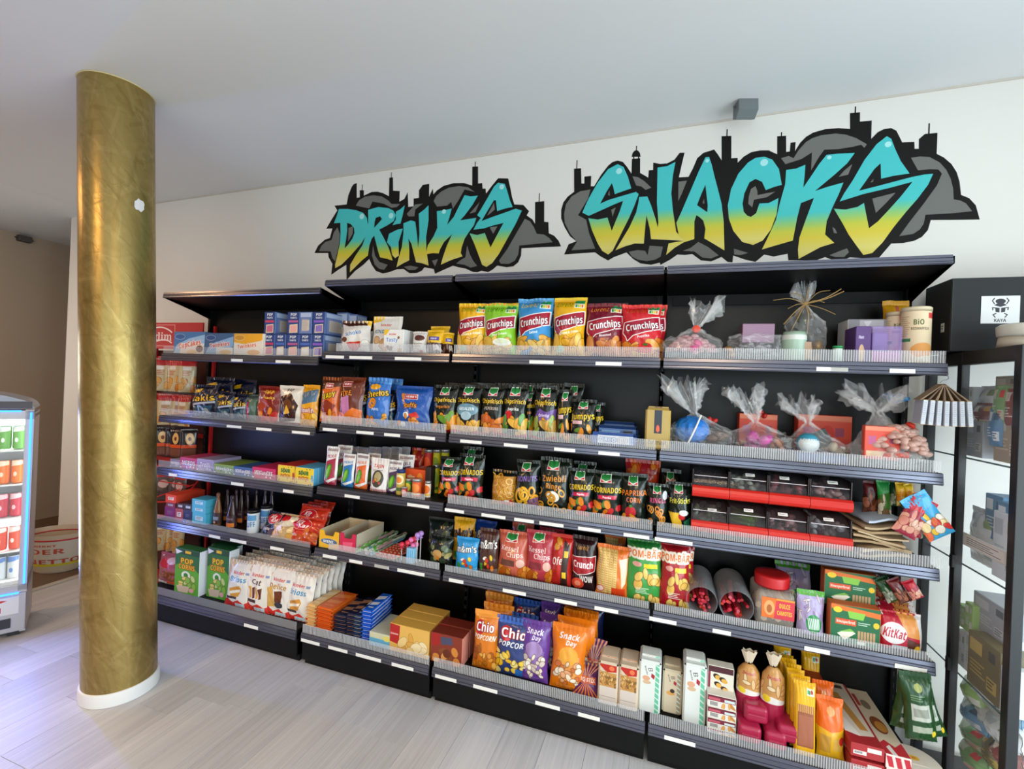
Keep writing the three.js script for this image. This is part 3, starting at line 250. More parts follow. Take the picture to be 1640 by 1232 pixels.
print('peanut', 170, 60, '#d83a4a', () => { R(0, 0, 1, 0.1, '#f0a02c'); Po([0, 0, 0.45, 0, 0.38, 1, 0, 1], '#e8742a'); El(0.24, 0.5, 0.16, 0.36, '#e8a86a'); El(0.24, 0.55, 0.08, 0.2, '#b8642a'); Tx('DULCE', 0.7, 0.34, 0.3, '#f4c83a', { w: 0.4 }); Tx('CAMOTES', 0.7, 0.68, 0.28, '#f4c83a', { w: 0.5 }); });
print('sticker', 130, 110, '#e6e8ea', () => { El(0.5, 0.2, 0.13, 0.09, '#24242e'); Po([0.34, 0.34, 0.5, 0.22, 0.66, 0.34, 0.5, 0.4], '#24242e'); for (const s of [-1, 1]) { Po([0.5 + s * 0.02, 0.44, 0.5 + s * 0.13, 0.42, 0.5 + s * 0.12, 0.58, 0.5 + s * 0.02, 0.6], '#24242e'); g.strokeStyle = '#24242e'; g.lineWidth = 3.5; for (const p of [[0.15, 0.3, 0.21, 0.18, 0.15, 0.08], [0.13, 0.43, 0.2, 0.43, 0.19, 0.52], [0.1, 0.63, 0.18, 0.68, 0.12, 0.78]]) { g.beginPath(); for (let i = 0; i < 6; i += 2) g[i ? 'lineTo' : 'moveTo'](PX + (0.5 + s * p[i]) * PW, PY + p[i + 1] * PH); g.stroke(); } } Tx('KAYA', 0.5, 0.89, 0.15, '#24242e', { w: 0.7 }); });
print('card', 60, 24, '#eeece6', () => Ln(0.12, 0.3, 0.76, 2, '#5a5a60', 0.24));
print('notice', 150, 60, '#d8d4cc', () => { R(0.04, 0.12, 0.92, 0.76, '#e6e2da'); Ln(0.1, 0.24, 0.8, 4, '#7a7470', 0.16); });
print('rackhead', 240, 90, '#c01f22', () => { g.strokeStyle = '#e8b8a8'; g.lineWidth = 2; g.strokeRect(PX + 2, PY + 8, 128, 72); Tx('yedim', 0.27, 0.54, 0.42, '#f4e8e8', { w: 0.46, f: 'serif' }); g.lineWidth = 5; g.strokeStyle = '#f4e8e8'; for (const [y, s] of [[0.34, -1], [0.74, 1]]) { g.beginPath(); g.moveTo(PX + 0.04 * PW, PY + (y + 0.04) * PH); g.bezierCurveTo(PX + 0.16 * PW, PY + (y + 0.16 * s) * PH, PX + 0.34 * PW, PY + (y - 0.3) * PH, PX + 0.5 * PW, PY + (y + 0.04) * PH); g.stroke(); } });
print('rack1', 80, 120, '#c8b48c', () => { R(0, 0, 1, 0.22, '#b8282c'); R(0.2, 0.24, 0.5, 0.1, '#e8d8d0'); Ch(0.1, 0.6, 0.8, 0.36, 8, ['#d89a4a', '#c87a2a', '#e8c07a'], 0.16, 0.09, 2); Ln(0.2, 0.38, 0.5, 3, '#b85a4a', 0.05); }, '#8a7a5a');
print('rack2', 80, 120, '#2a2226', () => { El(0.55, 0.35, 0.26, 0.2, '#e0b06a'); El(0.55, 0.36, 0.1, 0.07, '#6a3018'); R(0.05, 0.56, 0.9, 0.12, '#d8501c'); R(0.05, 0.7, 0.9, 0.3, '#7a4a3a'); }, '#3a2c28');
print('rack3', 80, 120, '#5a4a48', () => { R(0, 0, 1, 0.3, '#b8282c'); El(0.5, 0.5, 0.3, 0.12, '#d8b0a8'); Ch(0.1, 0.6, 0.8, 0.36, 10, ['#6a5a58', '#8a7a78', '#4a3a3c'], 0.12, 0.07, 2); }, '#4a3c3a');
print('tub', 260, 110, '#d8d0c4', () => { Tx('WIRKT', 0.25, 0.2, 0.1, '#c0402c', { w: 0.14 }); Tx('DER', 0.26, 0.42, 0.26, '#c0402c', { w: 0.2 }); Tx('NETTO!', 0.31, 0.82, 0.26, '#c0402c', { w: 0.4 }); R(0, 0.9, 1, 0.1, '#d8cc1c'); });
const hang = (key, bg, a, b) => print(key, 90, 150, bg, () => { Po([0, 0, 1, 0, 1, 0.3, 0, 0.4], a); Ch(0.05, 0.45, 0.9, 0.45, 14, b, 0.17, 0.08, 3); });
hang('hg_green', '#3a7a2c', '#2c9a4a', ['#8a6a4a', '#d8d0b8', '#4a8a3a']); hang('hg_red', '#a01f3c', '#c8243a', ['#e0a08a', '#d88a78', '#e8b8a4']); hang('hg_yel', '#e0a81c', '#f0c42c', ['#e08a1c', '#f0d46a']); hang('hg_blue', '#3aa4d8', '#4ab0e4', ['#f0d8a0', '#e86a3a', '#f4e8d8', '#d8322a', '#f0c42c']); hang('hg_brn', '#4a1c1a', '#6a1f22', ['#a8644a', '#6a3a2a']); hang('hg_dgrn', '#24562c', '#1f4a26', ['#8a9a84', '#b8c0b0']);
print('greenbag', 120, 160, '#1f4a22', () => { El(0.5, 0.2, 0.12, 0.06, '#a8b05a'); R(0.18, 0.42, 0.62, 0.24, '#c8ccc0'); R(0.24, 0.48, 0.5, 0.12, '#9aa092'); Ln(0.2, 0.3, 0.5, 3, '#7a946a'); R(0.2, 0.74, 0.6, 0.1, '#b0b8a4'); El(0.85, 0.85, 0.07, 0.05, '#f0d02c'); });
print('wafercard', 40, 90, '#c8ccd4', () => { Ln(0.2, 0.1, 0.6, 10, '#a8acb8', 0.08); R(0, 0.5, 1, 0.05, '#b0b8c8'); }, '#6a5038');
for (const [k, a, b, c] of [['cabgreen', '#7fa868', '#c8d0b8', '#d8322a'], ['cabred', '#8a3a34', '#e8d8c8', '#d8a04a'], ['cabkraft', '#b09c84', '#cfc2ae', '#7a6a58'], ['cabgrey', '#a4a8b0', '#c4c8cc', '#5a6068'], ['cabwhite', '#dfe3e8', '#b8c0c8', '#8aa070'], ['cabgold', '#6a5c30', '#b8a04a', '#2c2820'], ['cabblue', '#5a8ab0', '#e0e8ee', '#2c4a6a'], ['cablime', '#9ac06a', '#e8ece4', '#d8dcd8']]) print(k, 110, 90, a, () => { R(0.06, 0.1, 0.4, 0.24, b); Ln(0.08, 0.5, 0.5, 4, b, 0.07); R(0.66, 0.12, 0.2, 0.18, c); R(0.62, 0.6, 0.3, 0.24, b); Ln(0.64, 0.64, 0.22, 3, c, 0.06); });
for (const [k, a, b] of [['can_g', '#6aa84a', '#e8ecea'], ['can_o', '#e8742a', '#f4d8c0'], ['can_p', '#c8324a', '#e8c8d0'], ['can_r', '#d8452a', '#f4e0d8'], ['can_s', '#c8ccd0', '#5a7ab8']]) print(k, 90, 70, a, () => { for (const x of [0.25, 0.75]) { Po([x - 0.2, 0.04, x + 0.2, 0.04, x + 0.2, 0.2, x - 0.2, 0.3], b); El(x, 0.6, 0.05, 0.1, b); } });
print('bullsign', 260, 90, '#d8d9de', () => { Po([0.2, 0.2, 0.34, 0.08, 0.52, 0.16, 0.48, 0.34, 0.36, 0.28, 0.26, 0.38], '#c8201c'); Po([0.5, 0.2, 0.66, 0.08, 0.84, 0.18, 0.76, 0.26, 0.6, 0.34], '#c8201c'); El(0.5, 0.24, 0.08, 0.14, '#e8b01c'); Tx('Red Bull', 0.5, 0.7, 0.4, '#b81c34', { w: 0.84 }); });
const PRICE_LABELS = {"1s1":["0.655:0.092","1.008:0.108"],"2s1":["1.372:0.123","1.543:0.147","1.837:0.158"],"3s1":["2.561:0.119","2.875:0.116"],"4s1":["3.743:0.107","3.767:0.059","3.97:0.08"],"1s2":["0.654:0.116","0.887:0.114","1.16:0.127"],"2s2":["1.36:0.096","1.591:0.11","1.761:0.098","1.96:0.11"],"3s2":["2.215:0.116","2.45:0.12","2.69:0.1","2.894:0.095"],"1s3":["0.157:0.075","0.701:0.098","1.088:0.077"],"2s3":["1.526:0.098","1.934:0.128"],"3s3":["2.141:0.106","2.351:0.125","2.508:0.098","2.642:0.116","2.82:0.103","3.028:0.11"],"4s3":["3.183:0.154"],"1s4":["0.535:0.092","0.726:0.128","1.024:0.1"],"2s4":["1.396:0.094","1.567:0.084","1.732:0.088","1.73:0.086","1.908:0.16"],"3s4":["2.167:0.08","2.474:0.117","2.725:0.106","2.911:0.105"],"4s4":["3.153:0.112","3.387:0.07","3.731:0.087","4.033:0.099"],"1b":["0.938:0.103"],"2b":["1.356:0.123","1.536:0.122","1.726:0.153","1.928:0.125"],"3b":["2.169:0.114","2.375:0.122","2.677:0.114","2.863:0.095"],"4b":["3.237:0.12"]};
const MURAL={
drinks_back:[-3.332,2.449,-3.302,2.499,-3.246,2.536,-3.203,2.545,-3.185,2.609,-3.238,2.611,-3.195,2.671,-3.149,2.73,-3.176,2.765,-3.073,2.763,-3.062,2.824,-3.037,2.878,-3.022,2.895,-2.997,2.9,-2.992,2.8,-2.967,2.801,-2.97,2.849,-2.936,2.845,-2.934,2.809,-2.872,2.827,-2.825,2.824,-2.779,2.808,-2.735,2.785,-2.738,2.906,-2.71,2.905,-2.705,2.818,-2.654,2.809,-2.653,2.741,-2.616,2.755,-2.593,2.795,-2.584,2.7,-2.545,2.701,-2.547,2.75,-2.508,2.751,-2.51,2.799,-2.483,2.831,-2.437,2.832,-2.435,2.749,-2.41,2.799,-2.404,2.762,-2.379,2.785,-2.333,2.808,-2.263,2.817,-2.194,2.81,-2.137,2.788,-2.142,2.903,-2.103,2.9,-2.098,2.796,-2.071,2.796,-2.067,2.762,-2.047,2.76,-2.043,2.729,-2.004,2.775,-1.968,2.813,-1.904,2.804,-1.887,2.743,-1.875,2.692,-1.858,2.646,-1.802,2.638,-1.765,2.598,-1.779,2.575,-1.742,2.548,-1.726,2.522,-1.731,2.648,-1.676,2.648,-1.671,2.529,-1.646,2.525,-1.641,2.461,-1.608,2.444,-1.582,2.415,-1.566,2.381,-1.685,2.384,-1.802,2.385,-1.803,2.343,-1.819,2.304,-1.849,2.282,-1.891,2.279,-1.95,2.292,-1.981,2.268,-2.008,2.256,-2.052,2.266,-2.079,2.258,-2.107,2.261,-2.158,2.284,-2.204,2.294,-2.245,2.306,-2.296,2.288,-2.368,2.262,-2.379,2.292,-2.446,2.306,-2.463,2.286,-2.499,2.273,-2.555,2.274,-2.6,2.303,-2.65,2.303,-2.713,2.286,-2.758,2.281,-2.812,2.3,-2.847,2.342,-2.869,2.382,-2.914,2.346,-2.98,2.307,-3.046,2.25,-3.054,2.353,-3.12,2.322,-3.178,2.29,-3.172,2.365,-3.207,2.413,-3.212,2.442],
snacks_back:[-1.546,2.334,-1.523,2.39,-1.48,2.404,-1.517,2.435,-1.549,2.487,-1.572,2.539,-1.574,2.589,-1.563,2.63,-1.539,2.66,-1.504,2.683,-1.51,2.813,-1.47,2.811,-1.464,2.725,-1.448,2.723,-1.449,2.762,-1.411,2.761,-1.411,2.704,-1.392,2.702,-1.358,2.759,-1.32,2.807,-1.297,2.824,-1.27,2.828,-1.242,2.817,-1.218,2.786,-1.194,2.748,-1.195,2.827,-1.152,2.825,-1.149,2.746,-1.128,2.732,-1.106,2.716,-1.105,2.755,-1.083,2.754,-1.084,2.793,-1.05,2.782,-1.014,2.78,-0.978,2.795,-0.954,2.828,-0.93,2.825,-0.941,2.767,-0.953,2.7,-0.906,2.697,-0.887,2.737,-0.868,2.788,-0.841,2.811,-0.79,2.822,-0.771,2.794,-0.753,2.762,-0.758,2.885,-0.713,2.88,-0.709,2.767,-0.68,2.765,-0.679,2.741,-0.654,2.767,-0.622,2.785,-0.583,2.789,-0.538,2.783,-0.542,2.782,-0.507,2.76,-0.51,2.848,-0.472,2.845,-0.469,2.766,-0.454,2.766,-0.452,2.808,-0.431,2.808,-0.432,2.765,-0.412,2.802,-0.389,2.827,-0.36,2.843,-0.312,2.852,-0.26,2.849,-0.213,2.838,-0.216,2.912,-0.177,2.909,-0.176,2.866,-0.131,2.864,-0.13,2.78,-0.106,2.807,-0.084,2.817,-0.057,2.818,-0.037,2.803,-0.014,2.747,0.03,2.743,0.032,2.712,0.047,2.71,0.046,2.753,0.067,2.773,0.111,2.771,0.111,2.679,0.137,2.659,0.164,2.627,0.183,2.589,0.194,2.547,0.201,2.489,0.229,2.472,0.252,2.439,0.267,2.377,0.177,2.383,0.1,2.389,0.091,2.345,0.071,2.317,0.046,2.302,0.004,2.294,-0.039,2.295,-0.081,2.235,-0.136,2.234,-0.193,2.241,-0.215,2.232,-0.262,2.234,-0.291,2.248,-0.326,2.235,-0.441,2.241,-0.445,2.273,-0.504,2.263,-0.545,2.275,-0.582,2.241,-0.628,2.255,-0.682,2.278,-0.684,2.244,-0.707,2.248,-0.735,2.274,-0.782,2.254,-0.83,2.262,-0.873,2.297,-0.908,2.294,-0.944,2.299,-0.979,2.274,-1.026,2.249,-1.03,2.261,-1.074,2.252,-1.128,2.262,-1.167,2.288,-1.203,2.325,-1.268,2.304,-1.299,2.287,-1.339,2.31,-1.373,2.336,-1.463,2.335],
drinks_cloud:[{p:[-3.293,2.46,-3.273,2.495,-3.238,2.521,-3.188,2.529,-3.169,2.583,-3.142,2.613,-3.119,2.567,-3.121,2.499,-3.137,2.431,-3.149,2.381,-3.174,2.405,-3.191,2.452]},{p:[-2.996,2.748,-2.971,2.781,-2.924,2.801,-2.857,2.803,-2.791,2.789,-2.737,2.756,-2.713,2.732,-2.646,2.725,-2.67,2.708,-2.709,2.706,-2.775,2.74,-2.862,2.762,-2.886,2.719,-2.961,2.738]},{p:[-2.4,2.719,-2.383,2.749,-2.349,2.774,-2.297,2.792,-2.228,2.795,-2.165,2.781,-2.118,2.747,-2.187,2.77,-2.229,2.702,-2.262,2.659,-2.275,2.702,-2.303,2.682,-2.374,2.682]},{p:[-1.789,2.556,-1.757,2.539,-1.732,2.503,-1.713,2.463,-1.668,2.455,-1.637,2.433,-1.616,2.408,-1.706,2.405,-1.816,2.402,-1.821,2.349,-1.84,2.315,-1.876,2.298,-1.929,2.302,-1.94,2.321,-1.89,2.387,-1.837,2.477]},{p:[-2.843,2.469,-2.824,2.402,-2.788,2.358,-2.722,2.336,-2.747,2.304,-2.786,2.312,-2.823,2.341,-2.848,2.403]},{p:[-2.598,2.316,-2.551,2.322,-2.489,2.308,-2.512,2.292,-2.562,2.294]},{p:[-2.154,2.424,-2.134,2.372,-2.11,2.33,-2.081,2.296,-2.125,2.288,-2.165,2.307,-2.223,2.318,-2.2,2.335,-2.162,2.353]},{p:[-2.592,2.657,-2.533,2.711,-2.478,2.711,-2.531,2.679,-2.535,2.636,-2.579,2.638]},{p:[-2.394,2.345,-2.352,2.352,-2.37,2.307]},{p:[-2.009,2.523,-1.96,2.526,-1.985,2.483]},{p:[-2.029,2.597,-1.988,2.668,-1.981,2.628,-2.013,2.604]},{p:[-2.146,2.618,-2.082,2.683,-2.107,2.624]},{p:[-3.048,2.602,-3.012,2.61,-3.012,2.56,-3.046,2.511]}],
snacks_cloud:[{p:[-1.412,2.686,-1.424,2.636,-1.476,2.549,-1.429,2.52,-1.41,2.444,-1.372,2.356,-1.443,2.355,-1.505,2.355,-1.476,2.401,-1.518,2.452,-1.55,2.512,-1.556,2.563,-1.548,2.616,-1.518,2.658,-1.469,2.682]},{p:[-1.191,2.328,-1.146,2.334,-1.107,2.328,-1.093,2.303,-1.085,2.353,-1.018,2.344,-1.027,2.292,-1.053,2.278,-1.097,2.272,-1.144,2.283,-1.175,2.302]},{p:[-0.919,2.316,-0.882,2.329,-0.846,2.357,-0.798,2.327,-0.749,2.283,-0.782,2.269,-0.824,2.276,-0.863,2.309]},{p:[-1.188,2.733,-1.158,2.724,-1.126,2.7,-1.089,2.661,-1.117,2.652,-1.14,2.673,-1.167,2.681]},{p:[-0.954,2.677,-0.913,2.678,-0.935,2.614,-0.951,2.577]},{p:[-0.596,2.615,-0.587,2.592,-0.585,2.569,-0.55,2.574,-0.509,2.578,-0.543,2.555,-0.6,2.548,-0.606,2.511,-0.624,2.53,-0.623,2.567,-0.615,2.602]},{p:[-1.293,2.563,-1.27,2.573,-1.285,2.524]},{p:[-1.315,2.646,-1.308,2.669,-1.304,2.64]},{p:[-0.834,2.555,-0.828,2.577,-0.825,2.55]},{p:[-0.68,2.312,-0.616,2.287,-0.649,2.278,-0.678,2.283]},{p:[-0.47,2.707,-0.49,2.738,-0.458,2.745,-0.437,2.731,-0.417,2.768,-0.388,2.802,-0.362,2.817,-0.329,2.825,-0.27,2.825,-0.23,2.814,-0.189,2.792,-0.146,2.757,-0.155,2.742,-0.168,2.758,-0.199,2.753,-0.256,2.75,-0.312,2.755,-0.332,2.724,-0.362,2.664,-0.362,2.749,-0.404,2.723]},{p:[0.02,2.673,0.052,2.675,0.086,2.668,0.123,2.639,0.147,2.603,0.163,2.563,0.173,2.517,0.176,2.472,0.199,2.465,0.219,2.45,0.24,2.415,0.166,2.412,0.08,2.414,0.075,2.375,0.062,2.35,0.039,2.332,-0.011,2.326,0.022,2.383,0.072,2.463,0.116,2.539,0.132,2.589,0.119,2.609,0.088,2.614,0.047,2.614]},{p:[-0.25,2.62,-0.23,2.646,-0.199,2.673,-0.213,2.626]},{p:[-0.117,2.505,-0.031,2.523,-0.062,2.483,-0.101,2.438]},{p:[-0.267,2.387,-0.256,2.378,-0.247,2.356,-0.26,2.359]},{p:[-0.274,2.256,-0.234,2.273,-0.206,2.284,-0.198,2.265,-0.216,2.244,-0.25,2.246]},{p:[-0.127,2.58,-0.115,2.595,-0.117,2.581]}],
drinks_letter:[{c:'D',p:[-3.135,2.738,-3.057,2.731,-2.988,2.715,-2.932,2.693,-2.901,2.657,-2.89,2.606,-2.9,2.54,-2.942,2.485,-3.027,2.408,-3.094,2.355,-3.145,2.334,-3.147,2.358,-3.132,2.42,-3.115,2.499,-3.112,2.567,-3.118,2.642,-3.172,2.643,-3.151,2.69],h:[[-3.062,2.637,-3.031,2.627,-3.002,2.598,-2.996,2.564,-3.012,2.526,-3.045,2.488,-3.074,2.464,-3.064,2.529,-3.058,2.586]]},
{c:'R',p:[-2.893,2.71,-2.813,2.721,-2.734,2.706,-2.695,2.686,-2.674,2.654,-2.689,2.617,-2.742,2.592,-2.799,2.571,-2.764,2.519,-2.722,2.451,-2.696,2.394,-2.685,2.361,-2.724,2.374,-2.783,2.388,-2.802,2.434,-2.837,2.535,-2.856,2.515,-2.872,2.471,-2.88,2.405,-2.929,2.374,-2.981,2.332,-3.021,2.3,-3.02,2.351,-2.979,2.411,-2.928,2.475,-2.898,2.551,-2.888,2.628],h:[[-2.83,2.651,-2.797,2.659,-2.78,2.639,-2.805,2.616,-2.84,2.585,-2.838,2.624]]},
{c:'i',p:[-2.72,2.538,-2.657,2.56,-2.618,2.563,-2.646,2.478,-2.639,2.391,-2.667,2.376,-2.69,2.399,-2.702,2.449,-2.734,2.484],h:[]},
{c:'i',p:[-2.675,2.678,-2.644,2.689,-2.61,2.713,-2.623,2.649,-2.637,2.597,-2.665,2.597,-2.697,2.591,-2.673,2.627],h:[]},
{c:'N',p:[-2.614,2.597,-2.559,2.612,-2.527,2.6,-2.511,2.522,-2.497,2.431,-2.492,2.521,-2.503,2.649,-2.464,2.672,-2.435,2.696,-2.43,2.601,-2.443,2.496,-2.436,2.411,-2.416,2.315,-2.465,2.333,-2.508,2.341,-2.523,2.384,-2.548,2.461,-2.572,2.497,-2.562,2.419,-2.559,2.356,-2.602,2.34,-2.653,2.316,-2.641,2.37,-2.619,2.444,-2.611,2.53],h:[]},
{c:'K',p:[-2.373,2.654,-2.326,2.654,-2.27,2.66,-2.283,2.609,-2.298,2.56,-2.253,2.607,-2.222,2.666,-2.185,2.734,-2.145,2.723,-2.096,2.722,-2.131,2.667,-2.179,2.61,-2.209,2.582,-2.1,2.588,-2.114,2.544,-2.146,2.505,-2.173,2.466,-2.19,2.416,-2.195,2.381,-2.182,2.36,-2.253,2.343,-2.329,2.316,-2.317,2.362,-2.292,2.433,-2.258,2.503,-2.314,2.456,-2.338,2.415,-2.348,2.387,-2.39,2.392,-2.438,2.388,-2.428,2.442,-2.389,2.497,-2.365,2.548],h:[]},
{c:'S',p:[-2.095,2.603,-2.069,2.641,-2.033,2.698,-1.993,2.764,-1.967,2.786,-1.924,2.774,-1.906,2.73,-1.887,2.673,-1.868,2.632,-1.917,2.627,-1.965,2.617,-1.976,2.682,-1.989,2.684,-2.03,2.622,-2.065,2.565,-1.995,2.584,-1.911,2.604,-1.848,2.62,-1.81,2.605,-1.844,2.532,-1.893,2.447,-1.942,2.361,-1.983,2.308,-2.02,2.287,-2.048,2.301,-2.066,2.343,-2.103,2.426,-2.14,2.497,-2.089,2.483,-2.04,2.492,-2.016,2.44,-1.998,2.402,-1.963,2.467,-1.921,2.543,-1.993,2.532,-2.047,2.52,-2.115,2.518,-2.093,2.557,-2.07,2.585],h:[]}],
snacks_letter:[{c:'S',p:[-1.452,2.561,-1.437,2.597,-1.418,2.64,-1.373,2.72,-1.319,2.787,-1.269,2.808,-1.237,2.788,-1.211,2.73,-1.192,2.668,-1.236,2.657,-1.278,2.646,-1.287,2.683,-1.296,2.708,-1.322,2.666,-1.356,2.601,-1.312,2.617,-1.235,2.633,-1.166,2.646,-1.152,2.633,-1.171,2.575,-1.198,2.507,-1.227,2.446,-1.248,2.4,-1.277,2.338,-1.3,2.319,-1.333,2.341,-1.359,2.383,-1.394,2.459,-1.417,2.527,-1.364,2.515,-1.312,2.522,-1.299,2.484,-1.286,2.447,-1.247,2.551,-1.232,2.605,-1.28,2.59,-1.358,2.561,-1.415,2.54],h:[]},
{c:'N',p:[-1.149,2.617,-1.107,2.616,-1.086,2.567,-1.061,2.495,-1.047,2.446,-1.045,2.471,-1.057,2.58,-1.061,2.763,-1.013,2.765,-0.973,2.782,-0.983,2.711,-0.987,2.619,-0.975,2.526,-0.955,2.417,-0.915,2.367,-0.998,2.378,-1.079,2.388,-1.087,2.443,-1.107,2.516,-1.111,2.461,-1.115,2.366,-1.162,2.37,-1.212,2.358,-1.262,2.34,-1.232,2.391,-1.193,2.459,-1.161,2.535,-1.151,2.589],h:[]},
{c:'A',p:[-0.829,2.787,-0.812,2.787,-0.797,2.741,-0.784,2.688,-0.765,2.618,-0.745,2.542,-0.732,2.452,-0.723,2.306,-0.778,2.345,-0.819,2.373,-0.815,2.422,-0.827,2.464,-0.846,2.484,-0.861,2.495,-0.869,2.464,-0.866,2.373,-0.915,2.36,-0.96,2.334,-1.0,2.299,-0.99,2.359,-0.95,2.364,-0.915,2.367,-0.941,2.397,-0.956,2.463,-0.932,2.522,-0.893,2.625,-0.858,2.719],h:[[-0.824,2.647,-0.843,2.597,-0.86,2.546,-0.81,2.505,-0.809,2.541]]},
{c:'C',p:[-0.563,2.755,-0.527,2.736,-0.497,2.686,-0.482,2.608,-0.513,2.602,-0.55,2.59,-0.568,2.633,-0.597,2.65,-0.623,2.636,-0.644,2.583,-0.65,2.533,-0.643,2.492,-0.626,2.471,-0.61,2.464,-0.588,2.48,-0.575,2.527,-0.535,2.525,-0.494,2.545,-0.499,2.468,-0.521,2.395,-0.554,2.344,-0.595,2.325,-0.644,2.343,-0.686,2.401,-0.709,2.465,-0.716,2.532,-0.704,2.612,-0.674,2.685,-0.633,2.735,-0.601,2.754],h:[]},
{c:'K',p:[-0.466,2.678,-0.426,2.679,-0.387,2.693,-0.388,2.641,-0.392,2.584,-0.364,2.631,-0.33,2.69,-0.302,2.729,-0.255,2.728,-0.191,2.723,-0.219,2.679,-0.269,2.63,-0.344,2.563,-0.291,2.578,-0.231,2.591,-0.246,2.542,-0.27,2.479,-0.291,2.415,-0.295,2.354,-0.257,2.312,-0.311,2.296,-0.399,2.245,-0.403,2.291,-0.399,2.347,-0.378,2.423,-0.346,2.531,-0.399,2.512,-0.412,2.44,-0.426,2.335,-0.494,2.317,-0.556,2.3,-0.527,2.371,-0.501,2.44,-0.486,2.524,-0.468,2.608],h:[]},
{c:'S',p:[-0.072,2.783,-0.055,2.768,-0.04,2.722,-0.017,2.663,0.017,2.603,-0.039,2.6,-0.087,2.592,-0.091,2.663,-0.114,2.639,-0.14,2.595,-0.169,2.546,-0.103,2.559,0.023,2.586,0.068,2.592,0.101,2.592,0.085,2.546,0.05,2.488,0.01,2.433,-0.031,2.371,-0.072,2.301,-0.109,2.256,-0.142,2.249,-0.172,2.297,-0.202,2.347,-0.227,2.4,-0.264,2.472,-0.218,2.464,-0.172,2.472,-0.148,2.488,-0.137,2.43,-0.125,2.37,-0.092,2.399,-0.05,2.452,-0.011,2.504,0.029,2.565,-0.053,2.547,-0.152,2.529,-0.242,2.504,-0.226,2.54,-0.194,2.598,-0.152,2.687,-0.109,2.752],h:[]}],
dots:[{p:[-2.942, 2.67, 0.019]},{p:[-2.711, 2.655, 0.018]},{p:[-2.323, 2.646, 0.014]},{p:[-1.942, 2.758, 0.015]},{p:[-1.26, 2.769, 0.016]},{p:[-0.82, 2.768, 0.009]},{p:[-0.562, 2.726, 0.017]},{p:[-0.291, 2.715, 0.009]},{p:[-0.066, 2.745, 0.013]}],
masts:[{p:[-2.951, 2.88, -2.949, 2.844]},{p:[-2.724, 2.934, -2.722, 2.903]},{p:[-2.123, 2.927, -2.122, 2.9]},{p:[-1.708, 2.691, -1.706, 2.646]},{p:[-1.495, 2.854, -1.494, 2.811]},{p:[-1.174, 2.889, -1.173, 2.867]},{p:[-0.734, 2.911, -0.733, 2.881]},{p:[-0.492, 2.86, -0.492, 2.845]},{p:[-0.196, 2.934, -0.195, 2.91]},{p:[0.08, 2.813, 0.081, 2.774]}],
dome:[{p:[-1.197,2.839,-1.193,2.858,-1.184,2.869,-1.173,2.872,-1.163,2.866,-1.154,2.853,-1.15,2.833]},{p:[-1.189,2.838,-1.183,2.837,-1.182,2.824,-1.188,2.825]},{p:[-1.164,2.834,-1.157,2.834,-1.157,2.821,-1.163,2.822]}]};
// ---------- the room
const H = 2.965, WALL_TURN = -Math.atan(0.03);
const grain = (a, b, c) => texture(256, 1024, (q, w, h) => { q.fillStyle = a; q.fillRect(0, 0, w, h); for (let i = 0; i < 900; i++) { const x = rnd() * w, y = rnd() * h, l = 60 + rnd() * 260; q.globalAlpha = 0.05 + rnd() * 0.12; q.fillStyle = rnd() < 0.5 ? b : c; q.beginPath(); q.ellipse(x, y, 0.7 + rnd() * 2.6, l, (rnd() - 0.5) * 0.03, 0, 7); q.fill(); } q.globalAlpha = 0.12; for (let i = 0; i < 26; i++) { q.fillStyle = rnd() < 0.5 ? b : c; q.beginPath(); q.ellipse(rnd() * w, rnd() * h, 8 + rnd() * 26, 120 + rnd() * 200, (rnd() - 0.5) * 0.08, 0, 7); q.fill(); } q.globalAlpha = 1; });
seed(3);
const plankMats = [['#cdccd0', '#aeadb0', '#dddcdf'], ['#d5d4d8', '#b5b4b8', '#e3e2e6'], ['#c5c4c8', '#a7a6a9', '#d5d4d7'], ['#cfcdcf', '#b1aeaf', '#dfdcde']].map((c) => std({ map: grain(...c), roughness: 0.42 }));
const brownMat = std({ map: grain('#6a5340', '#4c3a2c', '#806650'), roughness: 0.5 });
